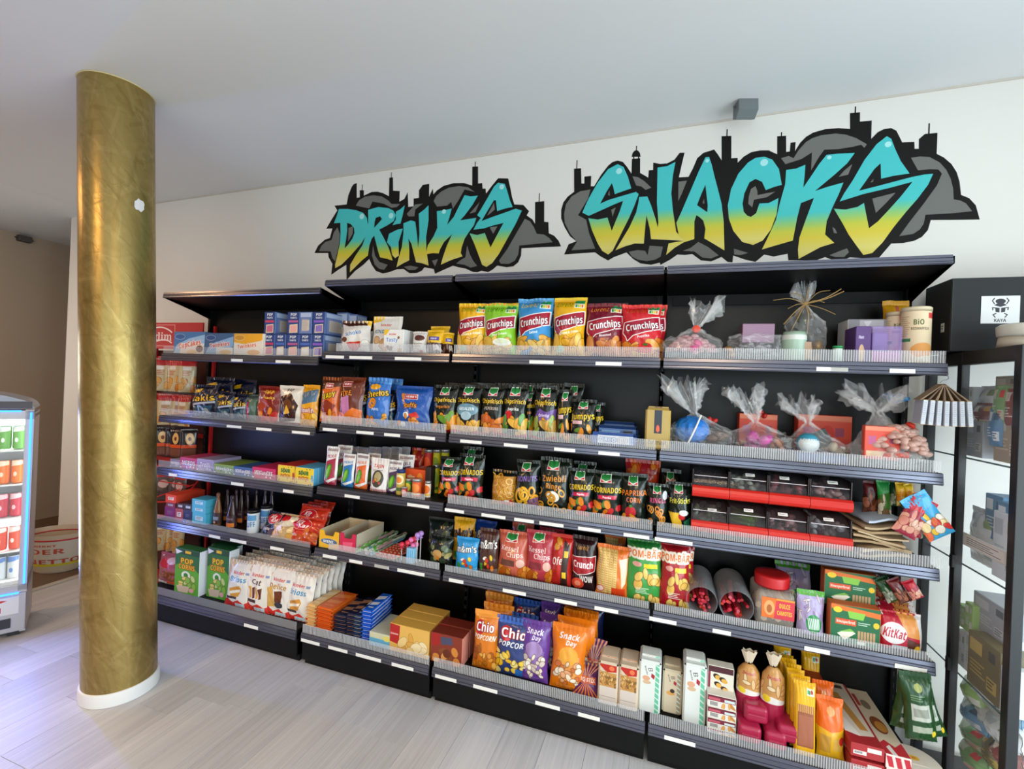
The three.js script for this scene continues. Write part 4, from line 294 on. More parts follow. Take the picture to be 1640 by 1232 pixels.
{
  const base = struct('floor', B(8.4, 0.1, 10.4, 1.4, -0.054, 1.1), std({ color: 0x5a5856, roughness: 0.7 }));
  // grey vinyl planks, laid square to the shelving
  const W = 0.185, L = 1.25; let k = 0;
  for (let i = 0; i < 26; i++) {
    const x = -1.03 + i * W; let z = -0.62 - hash(i, 1, 5) * L;
    while (z < 2.6) {
      const z0 = Math.max(z, -0.62), z1 = Math.min(z + L, 2.6); z += L; if (z1 - z0 < 0.05) continue;
      const q = new RoundedBoxGeometry(W - 0.0012, 0.004, z1 - z0 - 0.0012, 1, 0.0008).translate(x + W / 2, -0.002, (z0 + z1) / 2), p = q.attributes.position, uv = q.attributes.uv, o = hash(i, k, 8);
      for (let n = 0; n < uv.count; n++) uv.setXY(n, (p.getX(n) - x) / 0.37 + o * 3, p.getZ(n) / 1.6 + o * 7);
      struct('plank', q, plankMats[Math.floor(hash(i, k++, 9) * 4) % 4], base);
    }
  }
  const rest = B(3.2, 0.004, 3.2, 2.2, -0.002, 4.2), far = B(1.8, 0.004, 6.42, 4.685, -0.002, 2.59);
  struct('floor_finish', merge([rest, far]), plankMats[0], base);
  const strip = struct('trim_1', RB(0.05, 0.008, 1.4, 0.003, -1.035, 0.004, 0.08), cm('#b8b2a8', 0.4)); strip.position.y = 0;
  const bw = [];
  for (let i = 0; i < 5; i++) { const x = -1.06 - (i + 1) * 0.38; const q = RB(0.378, 0.004, 8.5, 0.001, x + 0.19, -0.002, 0.5), p = q.attributes.position, uv = q.attributes.uv; for (let n = 0; n < uv.count; n++) uv.setXY(n, p.getX(n) / 0.4, p.getZ(n) / 1.6); struct('plank', q, brownMat, base); }
}
struct('ceiling', B(7.8, 0.1, 10.4, 1.85, H + 0.05, 1.1), M.ceiling);
struct('ceiling_001', new THREE.ExtrudeGeometry(shapeOf([-3.1, H - 0.11, -1.75, H - 0.001, -1.75, H + 0.1, -3.1, H + 0.1]), { depth: 10.4, bevelEnabled: false }).translate(0, 0, -4.1), M.ceiling);
{ // main wall: turned a little against the shelving, as in the photograph
  const w = struct('wall_back', B(7.85, H, 0.2, -6.155 + 7.85 / 2, H / 2, -0.1), M.wall); w.position.set(4.1, 0, -0.375); w.rotation.y = WALL_TURN;
  const e = struct('wall_return', B(0.9, H, 3.6, 0, H / 2, 0), M.wall); e.position.set(-1.6, 0, -2.55);
}
{ const q = struct('trim_2', B(7.8, 0.009, 0.006, -6.1 + 3.9, H - 0.0045, 0.003), cm('#c9c2b8', 0.8)); q.position.set(4.1, 0, -0.375); q.rotation.y = WALL_TURN; }
struct('wall_left', B(0.15, H, 10.4, -3.005, H / 2, 1.1), std({ color: new THREE.Color(0.4, 0.31, 0.23), roughness: 0.9, bumpMap: wallBump, bumpScale: 0.0012 }));
struct('wall_rear', B(1.2, H, 0.15, -2.45, H / 2, -4.1), M.wall);
// the street side: a shop window in the right wall and one behind the camera, both outside the frame
struct('wall_right', merge([B(0.2, 0.05, 7.2, 5.7, 0.025, 2.7), B(0.2, H - 2.25, 7.2, 5.7, (H + 2.25) / 2, 2.7), B(0.2, 2.2, 1.05, 5.7, 1.15, -0.375), B(0.2, 2.2, 1.65, 5.7, 1.15, 5.475)]), M.wall);
struct('wall_front', merge([B(8.6, 0.4, 0.2, 1.35, 0.2, 6.2), B(8.6, H - 2.6, 0.2, 1.35, (H + 2.6) / 2, 6.2), B(4.6, 2.2, 0.2, -0.7, 1.5, 6.2), B(0.6, 2.2, 0.2, 5.4, 1.5, 6.2)]), M.wall);
function shopWindow(name, w, h, x, y, z, turn, power) {
  const o = new THREE.Group(); o.name = name; o.userData.kind = 'structure'; o.position.set(x, y, z); o.rotation.y = turn; scene.add(o);
  const f = []; for (const s of [-1, 0, 1]) f.push(RB(0.06, h, 0.08, 0.005, s * (w / 2 - 0.03), 0, 0)); for (const s of [-1, 1]) f.push(RB(w, 0.06, 0.08, 0.005, 0, s * (h / 2 - 0.03), 0));
  struct('window_frame', merge(f), cm('#33353a', 0.5), o);
  struct('window_pane', B(w - 0.06, h - 0.06, 0.01, 0, 0, -0.03), std({ color: 0x222222, roughness: 0.2, emissive: new THREE.Color(...DAY), emissiveIntensity: 1.6 }), o);
  const l = new THREE.RectAreaLight(new THREE.Color(...DAY), power, w - 0.1, h - 0.1); l.position.set(0, 0, 0.06); l.rotation.y = Math.PI; l.castShadow = true; o.add(l); l.name = 'daylight';
}
shopWindow('window_1', 4.5, 2.2, 5.66, 1.15, 2.4, -Math.PI / 2, DAY_RIGHT);
shopWindow('window_2', 3.5, 2.2, 3.35, 1.5, 6.16, Math.PI, DAY_FRONT);

// ---------- golden column
{
  const t = thing('column', 'round golden painted column with brushed patches and a white foot ring', 'column');
  // brushed-on metallic paint: overlapping strokes of slightly different gold
  const strokes = (base, cols, n, len, wid, al) => texture(1024, 1024, (q, w, h) => { q.fillStyle = base; q.fillRect(0, 0, w, h); seed(21); for (let i = 0; i < n; i++) { const x = rnd() * w, y = rnd() * h, a = (rnd() - 0.5) * 1.5 + (rnd() < 0.5 ? 1.2 : 0.2), L = len * (0.4 + rnd()); q.globalAlpha = al * (0.4 + rnd()); q.strokeStyle = cols[Math.floor(rnd() * cols.length)]; q.lineWidth = wid * (0.3 + rnd()); q.beginPath(); for (const ox of [-w, 0, w]) { q.moveTo(x + ox, y); q.quadraticCurveTo(x + ox + Math.cos(a) * L * 0.5 + 8, y + Math.sin(a) * L * 0.5, x + ox + Math.cos(a) * L, y + Math.sin(a) * L); } q.stroke(); } q.globalAlpha = 1; }, base.length === 7 && base !== '#808080' && base !== '#6a6a6a');
  const colTex = strokes('#a38c54', ['#baa468', '#8c763f', '#c6b27a', '#7d6836', '#b09a60'], 1500, 100, 14, 0.2); colTex.repeat.set(1, 2);
  const colRough = strokes('#6a6a6a', ['#5c5c5c', '#787878', '#525252', '#848484'], 900, 110, 22, 0.25); colRough.repeat.set(1, 2);
  const colBump = strokes('#808080', ['#707070', '#909090', '#666666', '#a0a0a0'], 3000, 50, 2.6, 0.5); colBump.repeat.set(1, 2);
  const gold = std({ map: colTex, roughnessMap: colRough, bumpMap: colBump, bumpScale: 0.0024, metalness: 0.82, roughness: 0.82 });
  const lean = (q) => { const p = q.attributes.position; for (let i = 0; i < p.count; i++) { const f = p.getY(i) / H; p.setX(i, p.getX(i) + 0.612 - 0.122 * f); p.setZ(i, p.getZ(i) + 0.538 + 0.054 * f); } q.computeVertexNormals(); return q; };
  part('shaft', lean(new THREE.CylinderGeometry(0.148, 0.148, H, 72, 40, true).translate(0, H / 2, 0)), gold, t);
  part('foot_ring', lean(lathe([[0.15, 0.002], [0.157, 0.002], [0.157, 0.056], [0.153, 0.062], [0.147, 0.062]], 72)), M.white, t);
  part('ceiling_ring', lean(lathe([[0.146, H - 0.006], [0.15, H - 0.005], [0.151, H - 0.001]], 72)), cm('#c8b888', 0.6), t);
  const P = [], n = 14, a0 = 1.6, rim = []; for (let i = 0; i < n; i++) { const k = i / n * 6.283, rr = 0.02 + 0.008 * hash(i, 2, 4); rim.push([a0 + Math.cos(k) * rr / 0.148, 2.385 + Math.sin(k) * rr * 1.2]); }
  const on = ([a, y]) => { const f = y / H; return [Math.sin(a) * 0.1495 + 0.612 - 0.122 * f, y, Math.cos(a) * 0.1495 + 0.538 + 0.054 * f]; };
  for (let i = 0; i < n; i++) P.push(...on([a0, 2.385]), ...on(rim[i]), ...on(rim[(i + 1) % n]));
  const q = new THREE.BufferGeometry(); q.setAttribute('position', new THREE.Float32BufferAttribute(P, 3)); q.computeVertexNormals(); part('chipped_spot', q, cm('#dcd8da', 0.8), t, 'bare white chip in the gold paint');
}

// ---------- shelving: four black bays with grey price rails
const BAYS = [
  { x0: 0.0, x1: 1.252, s: { s1: [1.655, 1.7], s2: [1.253, 1.295], s3: [0.908, 0.957], s4: [0.567, 0.615], b: [0.135, 0.185] }, c: 2.06, label: 'black shelving bay with grey price rails, leftmost and widest of the four' },
  { x0: 1.287, x1: 2.073, s: 0, c: 2.1, label: 'black shelving bay with grey price rails, narrowest and second from the left' },
  { x0: 2.092, x1: 3.098, s: 0, c: 2.103, label: 'black shelving bay with grey price rails below the gap between both wall paintings' },
  { x0: 3.112, x1: 4.11, s: 0, c: 2.103, label: 'black shelving bay with grey price rails, rightmost beside the glass cabinet' },
];
const S2 = { s1: [1.69, 1.735], s2: [1.284, 1.327], s3: [0.93, 0.973], s4: [0.58, 0.627], b: [0.138, 0.185] };
const railShape = (yb, yt) => { const h = yt - yb, p = [-0.012, yb, -0.004, yb - 0.002, 0, yb + 0.003, -0.001, yb + h * 0.24, -0.004, yb + h * 0.27, -0.002, yb + h * 0.31, -0.003, yb + h * 0.62, -0.006, yb + h * 0.66, -0.004, yb + h * 0.7, -0.006, yt, -0.014, yt + 0.002]; return shapeOf(p); };
const rail = (yb, yt, x0, x1, z) => new THREE.ExtrudeGeometry(railShape(yb, yt), { depth: x1 - x0, bevelEnabled: false }).rotateY(Math.PI / 2).scale(1, 1, -1).scale(1, 1, 1).translate(0, 0, 0);
function railGeo(yb, yt, x0, x1, z) { // profile in (z, y), swept along x
  const q = new THREE.ExtrudeGeometry(railShape(yb, yt), { depth: x1 - x0, bevelEnabled: false }); q.applyMatrix4(new THREE.Matrix4().set(0, 0, 1, x0, 0, 1, 0, 0, -1, 0, 0, 0, 0, 0, 0, 1));
  const p = q.attributes.position; for (let i = 0; i < p.count; i++) p.setZ(i, z - p.getZ(i)); const ix = q.index; const nn = q.toNonIndexed ? q : q; // mirror back, so turn the faces
  const arr = p.array; for (let i = 0; i + 8 < arr.length; i += 9) for (let c = 0; c < 3; c++) { const t = arr[i + 3 + c]; arr[i + 3 + c] = arr[i + 6 + c]; arr[i + 6 + c] = t; }
  q.computeVertexNormals(); return q;
}
const RISER = { '2s1': [[1.37, 2.02, 0.045]], '2s3': [[1.83, 1.965, 0.03]], '2s4': [[1.375, 2.065, 0.036]], '4s3': [[3.112, 4.12, 0.042]] };
BAYS.forEach((b, i) => {
  const t = thing('shelving_bay', b.label, 'shelving'), s = b.s || S2, w = b.x1 - b.x0, xm = (b.x0 + b.x1) / 2;
  part('back_panel', B(w + 0.02, b.c - 0.06, 0.006, xm, (b.c + 0.06) / 2, -0.359), M.blackPanel, t);
  for (const x of [b.x0 - 0.006, b.x1 + 0.006]) {
    const u = part('upright', B(0.022, b.c - 0.02, 0.035, x, (b.c + 0.02) / 2, -0.345), M.black, t), sl = [];
    for (let y = 0.25; y < b.c - 0.1; y += 0.05) sl.push(B(0.003, 0.022, 0.001, x, y, -0.327)); part('slot', merge(sl), cm('#3a3c40', 0.4), u).userData.kind = 'stuff';
  }
  for (const k of ['s1', 's2', 's3', 's4', 'b']) {
    const [yb, yt] = s[k], z = k === 'b' ? 0.078 : 0;
    const board = part('shelf', RB(w - 0.004, 0.022, z + 0.35, 0.002, xm, yt - 0.011, (z - 0.365) / 2), M.black, t);
    const cuts = i === 0 && (k === 's1' || k === 's3') ? [[b.x0, 0.36], [0.362, b.x1]] : [[b.x0, b.x1]];
    for (const [a, c] of cuts) part('price_rail', railGeo(yb, yt - 0.002, a, c, z), M.rail, board);
    if (k !== 'b') for (const x of [b.x0 + 0.003, b.x1 - 0.003]) { const q = new THREE.ExtrudeGeometry(shapeOf([-0.34, yb + 0.005, -0.34, yt - 0.024, -0.02, yt - 0.024, -0.02, yb + 0.012, -0.2, yb + 0.004]), { depth: 0.003, bevelEnabled: false }); q.applyMatrix4(new THREE.Matrix4().set(0, 0, 1, x - 0.0015, 0, 1, 0, 0, 1, 0, 0, 0, 0, 0, 0, 1)); part('bracket', q, M.black, board); }
    for (const [a, c, h] of RISER[(i + 1) + k] ?? [[b.x0 + 0.004, b.x1 - 0.004, k === 's4' ? 0.032 : k === 'b' ? 0.046 : 0.046]]) {
      part('riser', B(c - a, h, 0.0016, (a + c) / 2, yt + h / 2, z - 0.012), M.clear, board);
      const ribs = []; for (let x = a + 0.004; x < c; x += 0.0085) ribs.push(B(0.0028, h, 0.0024, x, yt + h / 2, z - 0.01)); if (i > 0) part('riser_rib', merge(ribs), M.clearRib, board).userData.kind = 'stuff';
    }
    for (const e of PRICE_LABELS[(i + 1) + k] ?? []) { const [x, lw] = e.split(':').map(Number), h = (yt - yb) * 0.36; part('price_label', cartonGeoLater(lw, h), M.paper, board).position.set(x, yb + 0.004, z + 0.0006); }
  }
  // tilted canopy over the top
  const cz = 0.005, cy = b.c, tilt = Math.atan2(0.03, 0.35);
  const can = part('canopy', RB(w + 0.016, 0.016, 0.36, 0.002).rotateX(-tilt).translate(xm, cy - 0.004, -0.182), M.black, t);
  part('price_rail', railGeo(cy, cy + 0.034, b.x0, b.x1, cz), M.rail, can);
  part('canopy_brace', B(w - 0.06, 0.05, 0.012, xm, cy - 0.055, -0.35), M.black, can);
  for (const x of [b.x0 - 0.005, b.x1 + 0.005]) { const q = new THREE.ExtrudeGeometry(shapeOf([-0.356, cy - 0.1, -0.356, cy - 0.03, -0.005, cy + 0.03, -0.005, cy + 0.002, -0.2, cy - 0.05]), { depth: 0.006, bevelEnabled: false }); q.applyMatrix4(new THREE.Matrix4().set(0, 0, 1, x - 0.003, 0, 1, 0, 0, 1, 0, 0, 0, 0, 0, 0, 1)); part('canopy_bracket', q, M.black, can); }
  // base
  part('kick_panel', RB(w - 0.003, 0.1, 0.012, 0.002, xm, 0.084, 0.056), M.black, t);
  part('plinth', RB(w - 0.003, 0.036, 0.37, 0.002, xm, 0.018, -0.148), M.black, t);
});
function cartonGeoLater(w, h) { return B(w, h, 0.0012, 0, h / 2, 0); }
const ITEMS = [
["box","snack_cake_box","box","cupcakes",0.207,1.7,-0.09,0.275,0.143,0.12,0,0,"blue and white snack cake box picturing brown cupcakes, leftmost box on the top shelf",0,0],
["box","snack_cake_box","box","twinkies",0.466,1.7,-0.09,0.237,0.136,0.12,0,0,"blue and white sponge cake box with red lettering, right of the cupcake box",0,0],
["box","snack_cake_box","box","twinkies2",0.702,1.7,-0.09,0.231,0.134,0.12,0,0,"yellow topped sponge cake box standing left of the stacked blue pastry boxes",0,0],
["box","toaster_pastry_box","box","pop_r",0.843,1.7,-0.15,0.09,0.132,0.2,0,0,"blue toaster pastry box with red print, leftmost of the lower row",0,"blueside"],
["box","toaster_pastry_box","box","pop_c",0.93,1.7,-0.15,0.081,0.133,0.2,0,0,"blue toaster pastry box with cream picture, second of the lower row beside the gap",0,"blueside"],
["box","toaster_pastry_box","box","pop_p",1.024,1.7,-0.15,0.093,0.133,0.2,0,0,"blue toaster pastry box with pink print, third of the lower row",0,"blueside"],
["box","toaster_pastry_box","box","pop_c",1.115,1.7,-0.15,0.087,0.134,0.2,0,0,"blue toaster pastry box with cream and cherry picture, fourth of the lower row",0,"blueside"],
["box","toaster_pastry_box","box","pop_v",1.205,1.7,-0.15,0.088,0.134,0.2,0,0,"blue toaster pastry box with violet print, rightmost of the lower row",0,"blueside"],
["box","toaster_pastry_box","box","pop_r",0.838,1.834,-0.15,0.085,0.135,0.19,0,0,"blue toaster pastry box with red and pink print, leftmost on the upper row",0,"blueside"],
["box","toaster_pastry_box","box","pop_p",1.018,1.835,-0.15,0.091,0.132,0.19,0,0,"blue toaster pastry box with frosted pastry picture, on the upper row right of the gap",0,"blueside"],
["box","toaster_pastry_box","box","pop_b",1.109,1.836,-0.15,0.089,0.13,0.19,0,0,"toaster pastry box turned to its pale text side, middle of the upper row",0,"blueside"],
["box","toaster_pastry_box","box","pop_v",1.203,1.836,-0.15,0.089,0.129,0.19,0,0,"blue toaster pastry box with violet pastry picture, rightmost of the upper row",0,"blueside"],
["box","toaster_pastry_box","box","pop_b",1.248,1.735,-0.26,0.08,0.25,0.12,0,0,"blue toaster pastry box at the back behind the white chocolate egg bag",0,"blueside"],
["box","toaster_pastry_box","box","pop_b",1.308,1.735,-0.27,0.063,0.242,0.1,0,0,"blue toaster pastry box at the very back, right of another blue box",0,"blueside"],
["bag","chocolate_bag","bag","schoko",1.439,1.735,-0.085,0.188,0.182,0.08,0.1,0.07,"white chocolate egg bag with brown top and yellow corner, beside the blue boxes",0,0],
["bag","chocolate_bag","bag","schoko",1.492,1.735,-0.145,0.049,0.154,0.05,0,0.07,"brown and white chocolate bag half hidden left of the rounded biscuit pouch",0,0],
["bag","biscuit_pouch","bag","kinderini",1.631,1.735,-0.1,0.185,0.208,0.06,0,0.07,"tall white biscuit pouch with round biscuits and a yellow corner",0,"pouch"],
["box","wafer_box","box","tasty",1.725,1.735,-0.055,0.124,0.126,0.05,0,0,"low white wafer box with blue lettering in front of the biscuit pouch",0,0],
["box","wafer_box","box","tasty",1.725,1.735,-0.11,0.124,0.126,0.05,0,0,"white wafer box behind the low white wafer box with blue lettering","white wafer boxes on the top shelf",0],
["box","wafer_box","box","tasty",1.725,1.735,-0.165,0.124,0.126,0.05,0,0,"white wafer box behind the low white wafer box with blue lettering","white wafer boxes on the top shelf",0],
["box","wafer_box","box","tasty",1.725,1.735,-0.22,0.124,0.126,0.05,0,0,"white wafer box behind the low white wafer box with blue lettering","white wafer boxes on the top shelf",0],
["bag","chocolate_bag","bag","whitechoc",1.861,1.735,-0.07,0.089,0.12,0.05,0,0.07,"small white chocolate bag with dark oval, left of the yellow bags",0,0],
["bag","chocolate_bag","bag","yelchoc",1.95,1.735,-0.075,0.097,0.128,0.06,0,0.07,"yellow and brown chocolate bag, the front one at the shelf end",0,0],
["bag","chocolate_bag","bag","yelchoc",1.938,1.735,-0.145,0.117,0.159,0.05,0,0.07,"yellow and brown chocolate bag standing behind the front yellow one",0,0],
["bag","chocolate_bag","bag","yelchoc",2.023,1.735,-0.09,0.06,0.117,0.06,0.5,0.07,"narrow yellow and brown chocolate bag at the very end of the shelf",0,0],
["bag","chip_bag","chips","cr_yellow",2.151,1.735,-0.095,0.167,0.274,0.09,0,0.07,"yellow crisps bag with a red name band, leftmost of the six on the top shelf",0,0],
["bag","chip_bag","chips","cr_green",2.31,1.735,-0.09,0.18,0.27,0.09,0.05,0.07,"lime green crisps bag with a red name band and a white dip bowl",0,0],
["bag","chip_bag","chips","cr_blue",2.49,1.735,-0.095,0.183,0.293,0.09,-0.02,0.07,"sky blue crisps bag with a red name band, taller than the green one beside it",0,0],
["bag","chip_bag","chips","cr_yellow",2.667,1.735,-0.09,0.165,0.294,0.09,-0.05,0.07,"yellow crisps bag with a green grading mark between the blue and the maroon bags",0,0],
["bag","chip_bag","chips","cr_maroon",2.836,1.735,-0.095,0.18,0.264,0.09,0.03,0.07,"maroon crisps bag with a red name band and orange script",0,0],
["bag","chip_bag","chips","cr_red",3.007,1.735,-0.095,0.181,0.254,0.09,0.04,0.07,"bright red paprika crisps bag at the right end of the six",0,0],
["bag","chip_bag","chips","cr_blue",2.173,1.735,-0.2,0.052,0.294,0.08,0,0.07,"blue crisps bag edge showing behind the yellow and lime green bags",0,0],
["bag","chip_bag","chips","cr_yellow",2.284,1.735,-0.2,0.171,0.294,0.08,0,0.07,"yellow crisps bag hidden behind the lime green one",0,0],
["bag","chip_bag","chips","cr_blue",2.478,1.735,-0.2,0.185,0.305,0.08,0,0.07,"sky blue crisps bag in the second row behind the front blue one",0,0],
["bag","chip_bag","chips","cr_maroon",2.843,1.735,-0.2,0.178,0.282,0.08,0,0.07,"maroon crisps bag in the second row behind the front maroon one",0,0],
["bag","chip_bag","chips","cr_red",3.023,1.735,-0.2,0.189,0.269,0.08,0,0.07,"red crisps bag in the second row behind the paprika bag",0,0],
["giftpink","gift_basket","gift",0,3.228,1.735,-0.145,0.237,0.272,0.2,0,0,"cellophane wrapped tray of pink sweets with a small red seal",0,0],
["giftbox","gift_basket","gift",0,3.486,1.735,-0.145,0.191,0.169,0.2,0,0,"cellophane wrapped silver gift with a shiny mauve box on top",0,0],
["mugjar","gift_jar","jar",0,3.632,1.735,-0.105,0.091,0.13,0.12,0,0,"pale green gift jar with a white band, standing before the tall raffia tied bag",0,0],
["giftbag","gift_bag","gift",0,3.694,1.735,-0.2,0.148,0.359,0.12,0,0,"tall clear cellophane bag tied with a straw raffia bow",0,0],
["can","jar_with_lid","jar","plain_w",3.78,1.735,-0.07,0.034,0.066,0.05,0,0,"small jar with a bright green lid behind the clear riser",0,"greenlid"],
["box","gift_box","box","greybox",3.91,1.735,-0.22,0.139,0.188,0.12,0,0,"grey white gift box with a clear window, behind the violet box",0,"whiteside"],
["clearbox","toy_gift_box","box","violet",3.91,1.735,-0.11,0.153,0.144,0.12,0,0,"violet and pink gift box with a clear window front",0,0],
["bag","snack_bag","bag","yelbag",4.037,1.735,-0.23,0.093,0.279,0.06,0,0.07,"golden yellow bag standing behind the two round biscuit drums",0,0],
["can","biscuit_drum","drum","bio2",4.008,1.735,-0.165,0.066,0.215,0.09,0,0,"cream biscuit drum half hidden behind the taller drum",0,"creamlid"],
["can","biscuit_drum","drum","bio",4.05,1.735,-0.105,0.094,0.223,0.11,0,0,"tall cream biscuit drum with a red label near the shelf end",0,"creamlid"],
["bag","chip_bag","chips","takis",0.299,1.295,-0.08,0.213,0.21,0.06,0,0.07,"dark navy rolled corn snack bag with yellow lettering, leftmost in front",0,0],
["bag","chip_bag","chips","takis",0.301,1.295,-0.17,0.246,0.262,0.06,0,0.07,"navy corn snack bag with yellow lettering in the second row, tallest at the left",0,0],
["bag","chip_bag","chips","takis",0.465,1.295,-0.09,0.14,0.175,0.06,0,0.07,"navy corn snack bag with silver lower half in the middle of its group",0,0],
["bag","chip_bag","chips","takis",0.476,1.295,-0.21,0.199,0.254,0.06,0,0.07,"navy almost black corn snack bag in shadow behind",0,0],
["bag","chip_bag","chips","takis",0.579,1.295,-0.1,0.11,0.165,0.06,0,0.07,"small navy corn snack bag right of the silver bottomed one",0,0],
["bag","chip_bag","chips","pinkgrn",0.658,1.295,-0.12,0.092,0.164,0.06,0,0.07,"small pink and green snack bag between navy and red bags",0,0],
["bag","chip_bag","chips","rapred",0.827,1.295,-0.08,0.184,0.224,0.06,0,0.07,"red rap themed crisps bag with yellow lettering",0,0],
["bag","chip_bag","chips","rapwht",0.992,1.295,-0.08,0.182,0.233,0.06,0,0.07,"white topped crisps bag with a dark picture, right of the red one",0,0],
["bag","chip_bag","chips","howlin",1.137,1.295,-0.08,0.126,0.244,0.06,0,0.07,"yellow and blue crisps bag with white lettering left of the orange bags",0,0],
["bag","chip_bag","chips","herorange",1.28,1.327,-0.085,0.136,0.263,0.07,0,0.07,"orange flame crisps bag with red badge, left one of the pair",0,0],
["bag","chip_bag","chips","herfire",1.421,1.327,-0.085,0.172,0.269,0.07,0,0.07,"brown and orange fire crisps bag with red badge, right one of the pair",0,0],
["bag","chip_bag","chips","takis",1.479,1.327,-0.135,0.038,0.252,0.07,0,0.07,"narrow dark crisps bag edge between the orange and blue bags",0,0],
["bag","chip_bag","chips","cheeto",1.597,1.327,-0.095,0.157,0.271,0.07,0,0.07,"bright blue cheese puffs bag with yellow lettering",0,0],
["bag","chip_bag","chips","cheeto",1.605,1.327,-0.185,0.17,0.27,0.07,0,0.07,"blue cheese puffs bag in the second row, leaning right",0,0],
["bag","chip_bag","chips","takis",1.667,1.327,-0.135,0.053,0.203,0.07,0,0.07,"dark thin bag between the two blue bags",0,0],
["bag","chip_bag","chips","herblue",1.824,1.327,-0.085,0.225,0.233,0.07,0,0.07,"wide blue puffs bag with a red badge and orange puffs",0,0],
["bag","chip_bag","chips","herblue",1.856,1.327,-0.165,0.102,0.211,0.07,0,0.07,"blue puffs bag standing behind the wide blue one",0,0],
["bag","chip_bag","chips","cf_pap",2.019,1.327,-0.085,0.145,0.246,0.07,0,0.07,"black crisps bag with paprika crisps, first of the dark row",0,0],
["bag","chip_bag","chips","cf_salt",2.155,1.327,-0.085,0.143,0.254,0.07,0,0.07,"black crisps bag with a grey blue oval panel for salted crisps",0,0],
["bag","chip_bag","chips","cf_grill",2.291,1.327,-0.085,0.13,0.256,0.07,0,0.07,"black crisps bag with brown grilled crisps, third of the dark row",0,0],
["bag","chip_bag","chips","cf_red",2.41,1.327,-0.085,0.136,0.262,0.07,0,0.07,"black crisps bag with a red pepper emblem, fourth of the dark row",0,0],
["bag","chip_bag","chips","cf_pap",2.477,1.327,-0.125,0.054,0.235,0.07,0,0.07,"narrow black crisps bag in the gap left of the violet one",0,0],
["bag","chip_bag","chips","cf_ori",2.568,1.327,-0.085,0.124,0.265,0.07,0,0.07,"black crisps bag with a violet panel",0,0],
["bag","chip_bag","chips","jumpy",2.665,1.327,-0.085,0.075,0.25,0.07,0,0.07,"small black puff bag with yellow lettering, left of two alike",0,0],
["bag","chip_bag","chips","jumpy",2.758,1.327,-0.075,0.122,0.206,0.07,0,0.07,"small black puff bag with yellow lettering and a silver edge, right of two alike",0,0],
["bag","chip_bag","chips","jumpy",2.817,1.327,-0.135,0.068,0.194,0.07,0,0.07,"dark puff bag half hidden at the right end of the row",0,0],
["bag","chip_bag","chips","cf_pap",2.04,1.327,-0.18,0.164,0.259,0.06,0,0.07,"black crisps bag top behind the dark front row","second row of black crisps bags",0],
["bag","chip_bag","chips","cf_pap",2.188,1.327,-0.18,0.149,0.265,0.06,0,0.07,"black crisps bag top behind the dark front row","second row of black crisps bags",0],
["bag","chip_bag","chips","cf_pap",2.323,1.327,-0.18,0.136,0.27,0.06,0,0.07,"black crisps bag top behind the dark front row","second row of black crisps bags",0],
["bag","chip_bag","chips","cf_pap",2.45,1.327,-0.18,0.131,0.275,0.06,0,0.07,"black crisps bag top behind the dark front row","second row of black crisps bags",0],
["bag","chip_bag","chips","cf_pap",2.575,1.327,-0.18,0.119,0.279,0.06,0,0.07,"black crisps bag top behind the dark front row","second row of black crisps bags",0],
["bag","chip_bag","chips","cf_pap",2.686,1.327,-0.18,0.102,0.284,0.06,0,0.07,"black crisps bag top behind the dark front row","second row of black crisps bags",0],
["bar","biscuit_roll","biscuits","oreo",2.905,1.327,-0.05,0.22,0.061,0.06,0,0,"white and blue biscuit roll lying in front at the shelf end",0,0],
["bar","biscuit_roll","biscuits","oreo2",2.917,1.33,-0.12,0.206,0.085,0.06,0,0,"blue biscuit roll lying behind the white one, upper of the pair",0,0],
["bar","biscuit_roll","biscuits","oreo2",2.905,1.36,-0.18,0.208,0.071,0.06,0,0,"dark blue biscuit roll at the back on top of the others",0,0],
["brick","coffee_pack","coffee","coffee",3.098,1.327,-0.075,0.108,0.191,0.07,0,0,"gold vacuum coffee pack with a dark central stripe",0,0],
["giftblue","gift_basket","gift",0,3.279,1.327,-0.155,0.25,0.304,0.22,0,0,"cellophane wrapped tray holding a bright blue bath puff",0,0],
["giftpink2","gift_basket","gift",0,3.527,1.327,-0.155,0.221,0.288,0.22,0,0,"cellophane wrapped black tray with magenta sweets",0,0],
["giftteal","gift_basket","gift",0,3.734,1.327,-0.155,0.179,0.255,0.22,0,0,"cellophane wrapped blue tray with a teal and white ball",0,0],
["box","gift_box","box","redgift",3.538,1.327,-0.305,0.159,0.174,0.07,0,0,"long red and orange gift box behind the magenta sweets tray",0,0],
["box","gift_box","box","redgift",3.803,1.327,-0.305,0.207,0.184,0.07,0,0,"long red gift box behind the teal ball tray",0,0],
["giftbig","gift_basket","gift",0,3.974,1.327,-0.13,0.231,0.307,0.2,0,0,"largest crumpled cellophane gift at the right end of its shelf",0,0],
["box","candy_box","box","thgrey",0.1,0.957,-0.15,0.093,0.051,0.2,0,0,"grey violet theatre candy box at the left end of the row",0,0],
["box","candy_box","box","thpink",0.22,0.957,-0.15,0.151,0.072,0.2,0,0,"pink theatre candy box second from the left",0,0],
["box","candy_box","box","thlil",0.367,0.957,-0.15,0.146,0.076,0.2,0,0,"pale lilac theatre candy box left of the green one",0,0],
["box","candy_box","box","thgreen",0.525,0.957,-0.15,0.166,0.057,0.2,0,0,"green theatre candy box with white lettering",0,0],
["box","candy_box","box","thblue",0.681,0.957,-0.15,0.152,0.056,0.2,0,0,"blue theatre candy box with white lettering",0,0],
["box","candy_box","box","thred",0.845,0.957,-0.15,0.178,0.067,0.2,0,0,"hot pink theatre candy box with white lettering",0,0],
["box","candy_box","box","sour",1.018,0.957,-0.15,0.13,0.1,0.2,0,0,"yellow sour candy box with black speckles, left of the blue edged one",0,0],
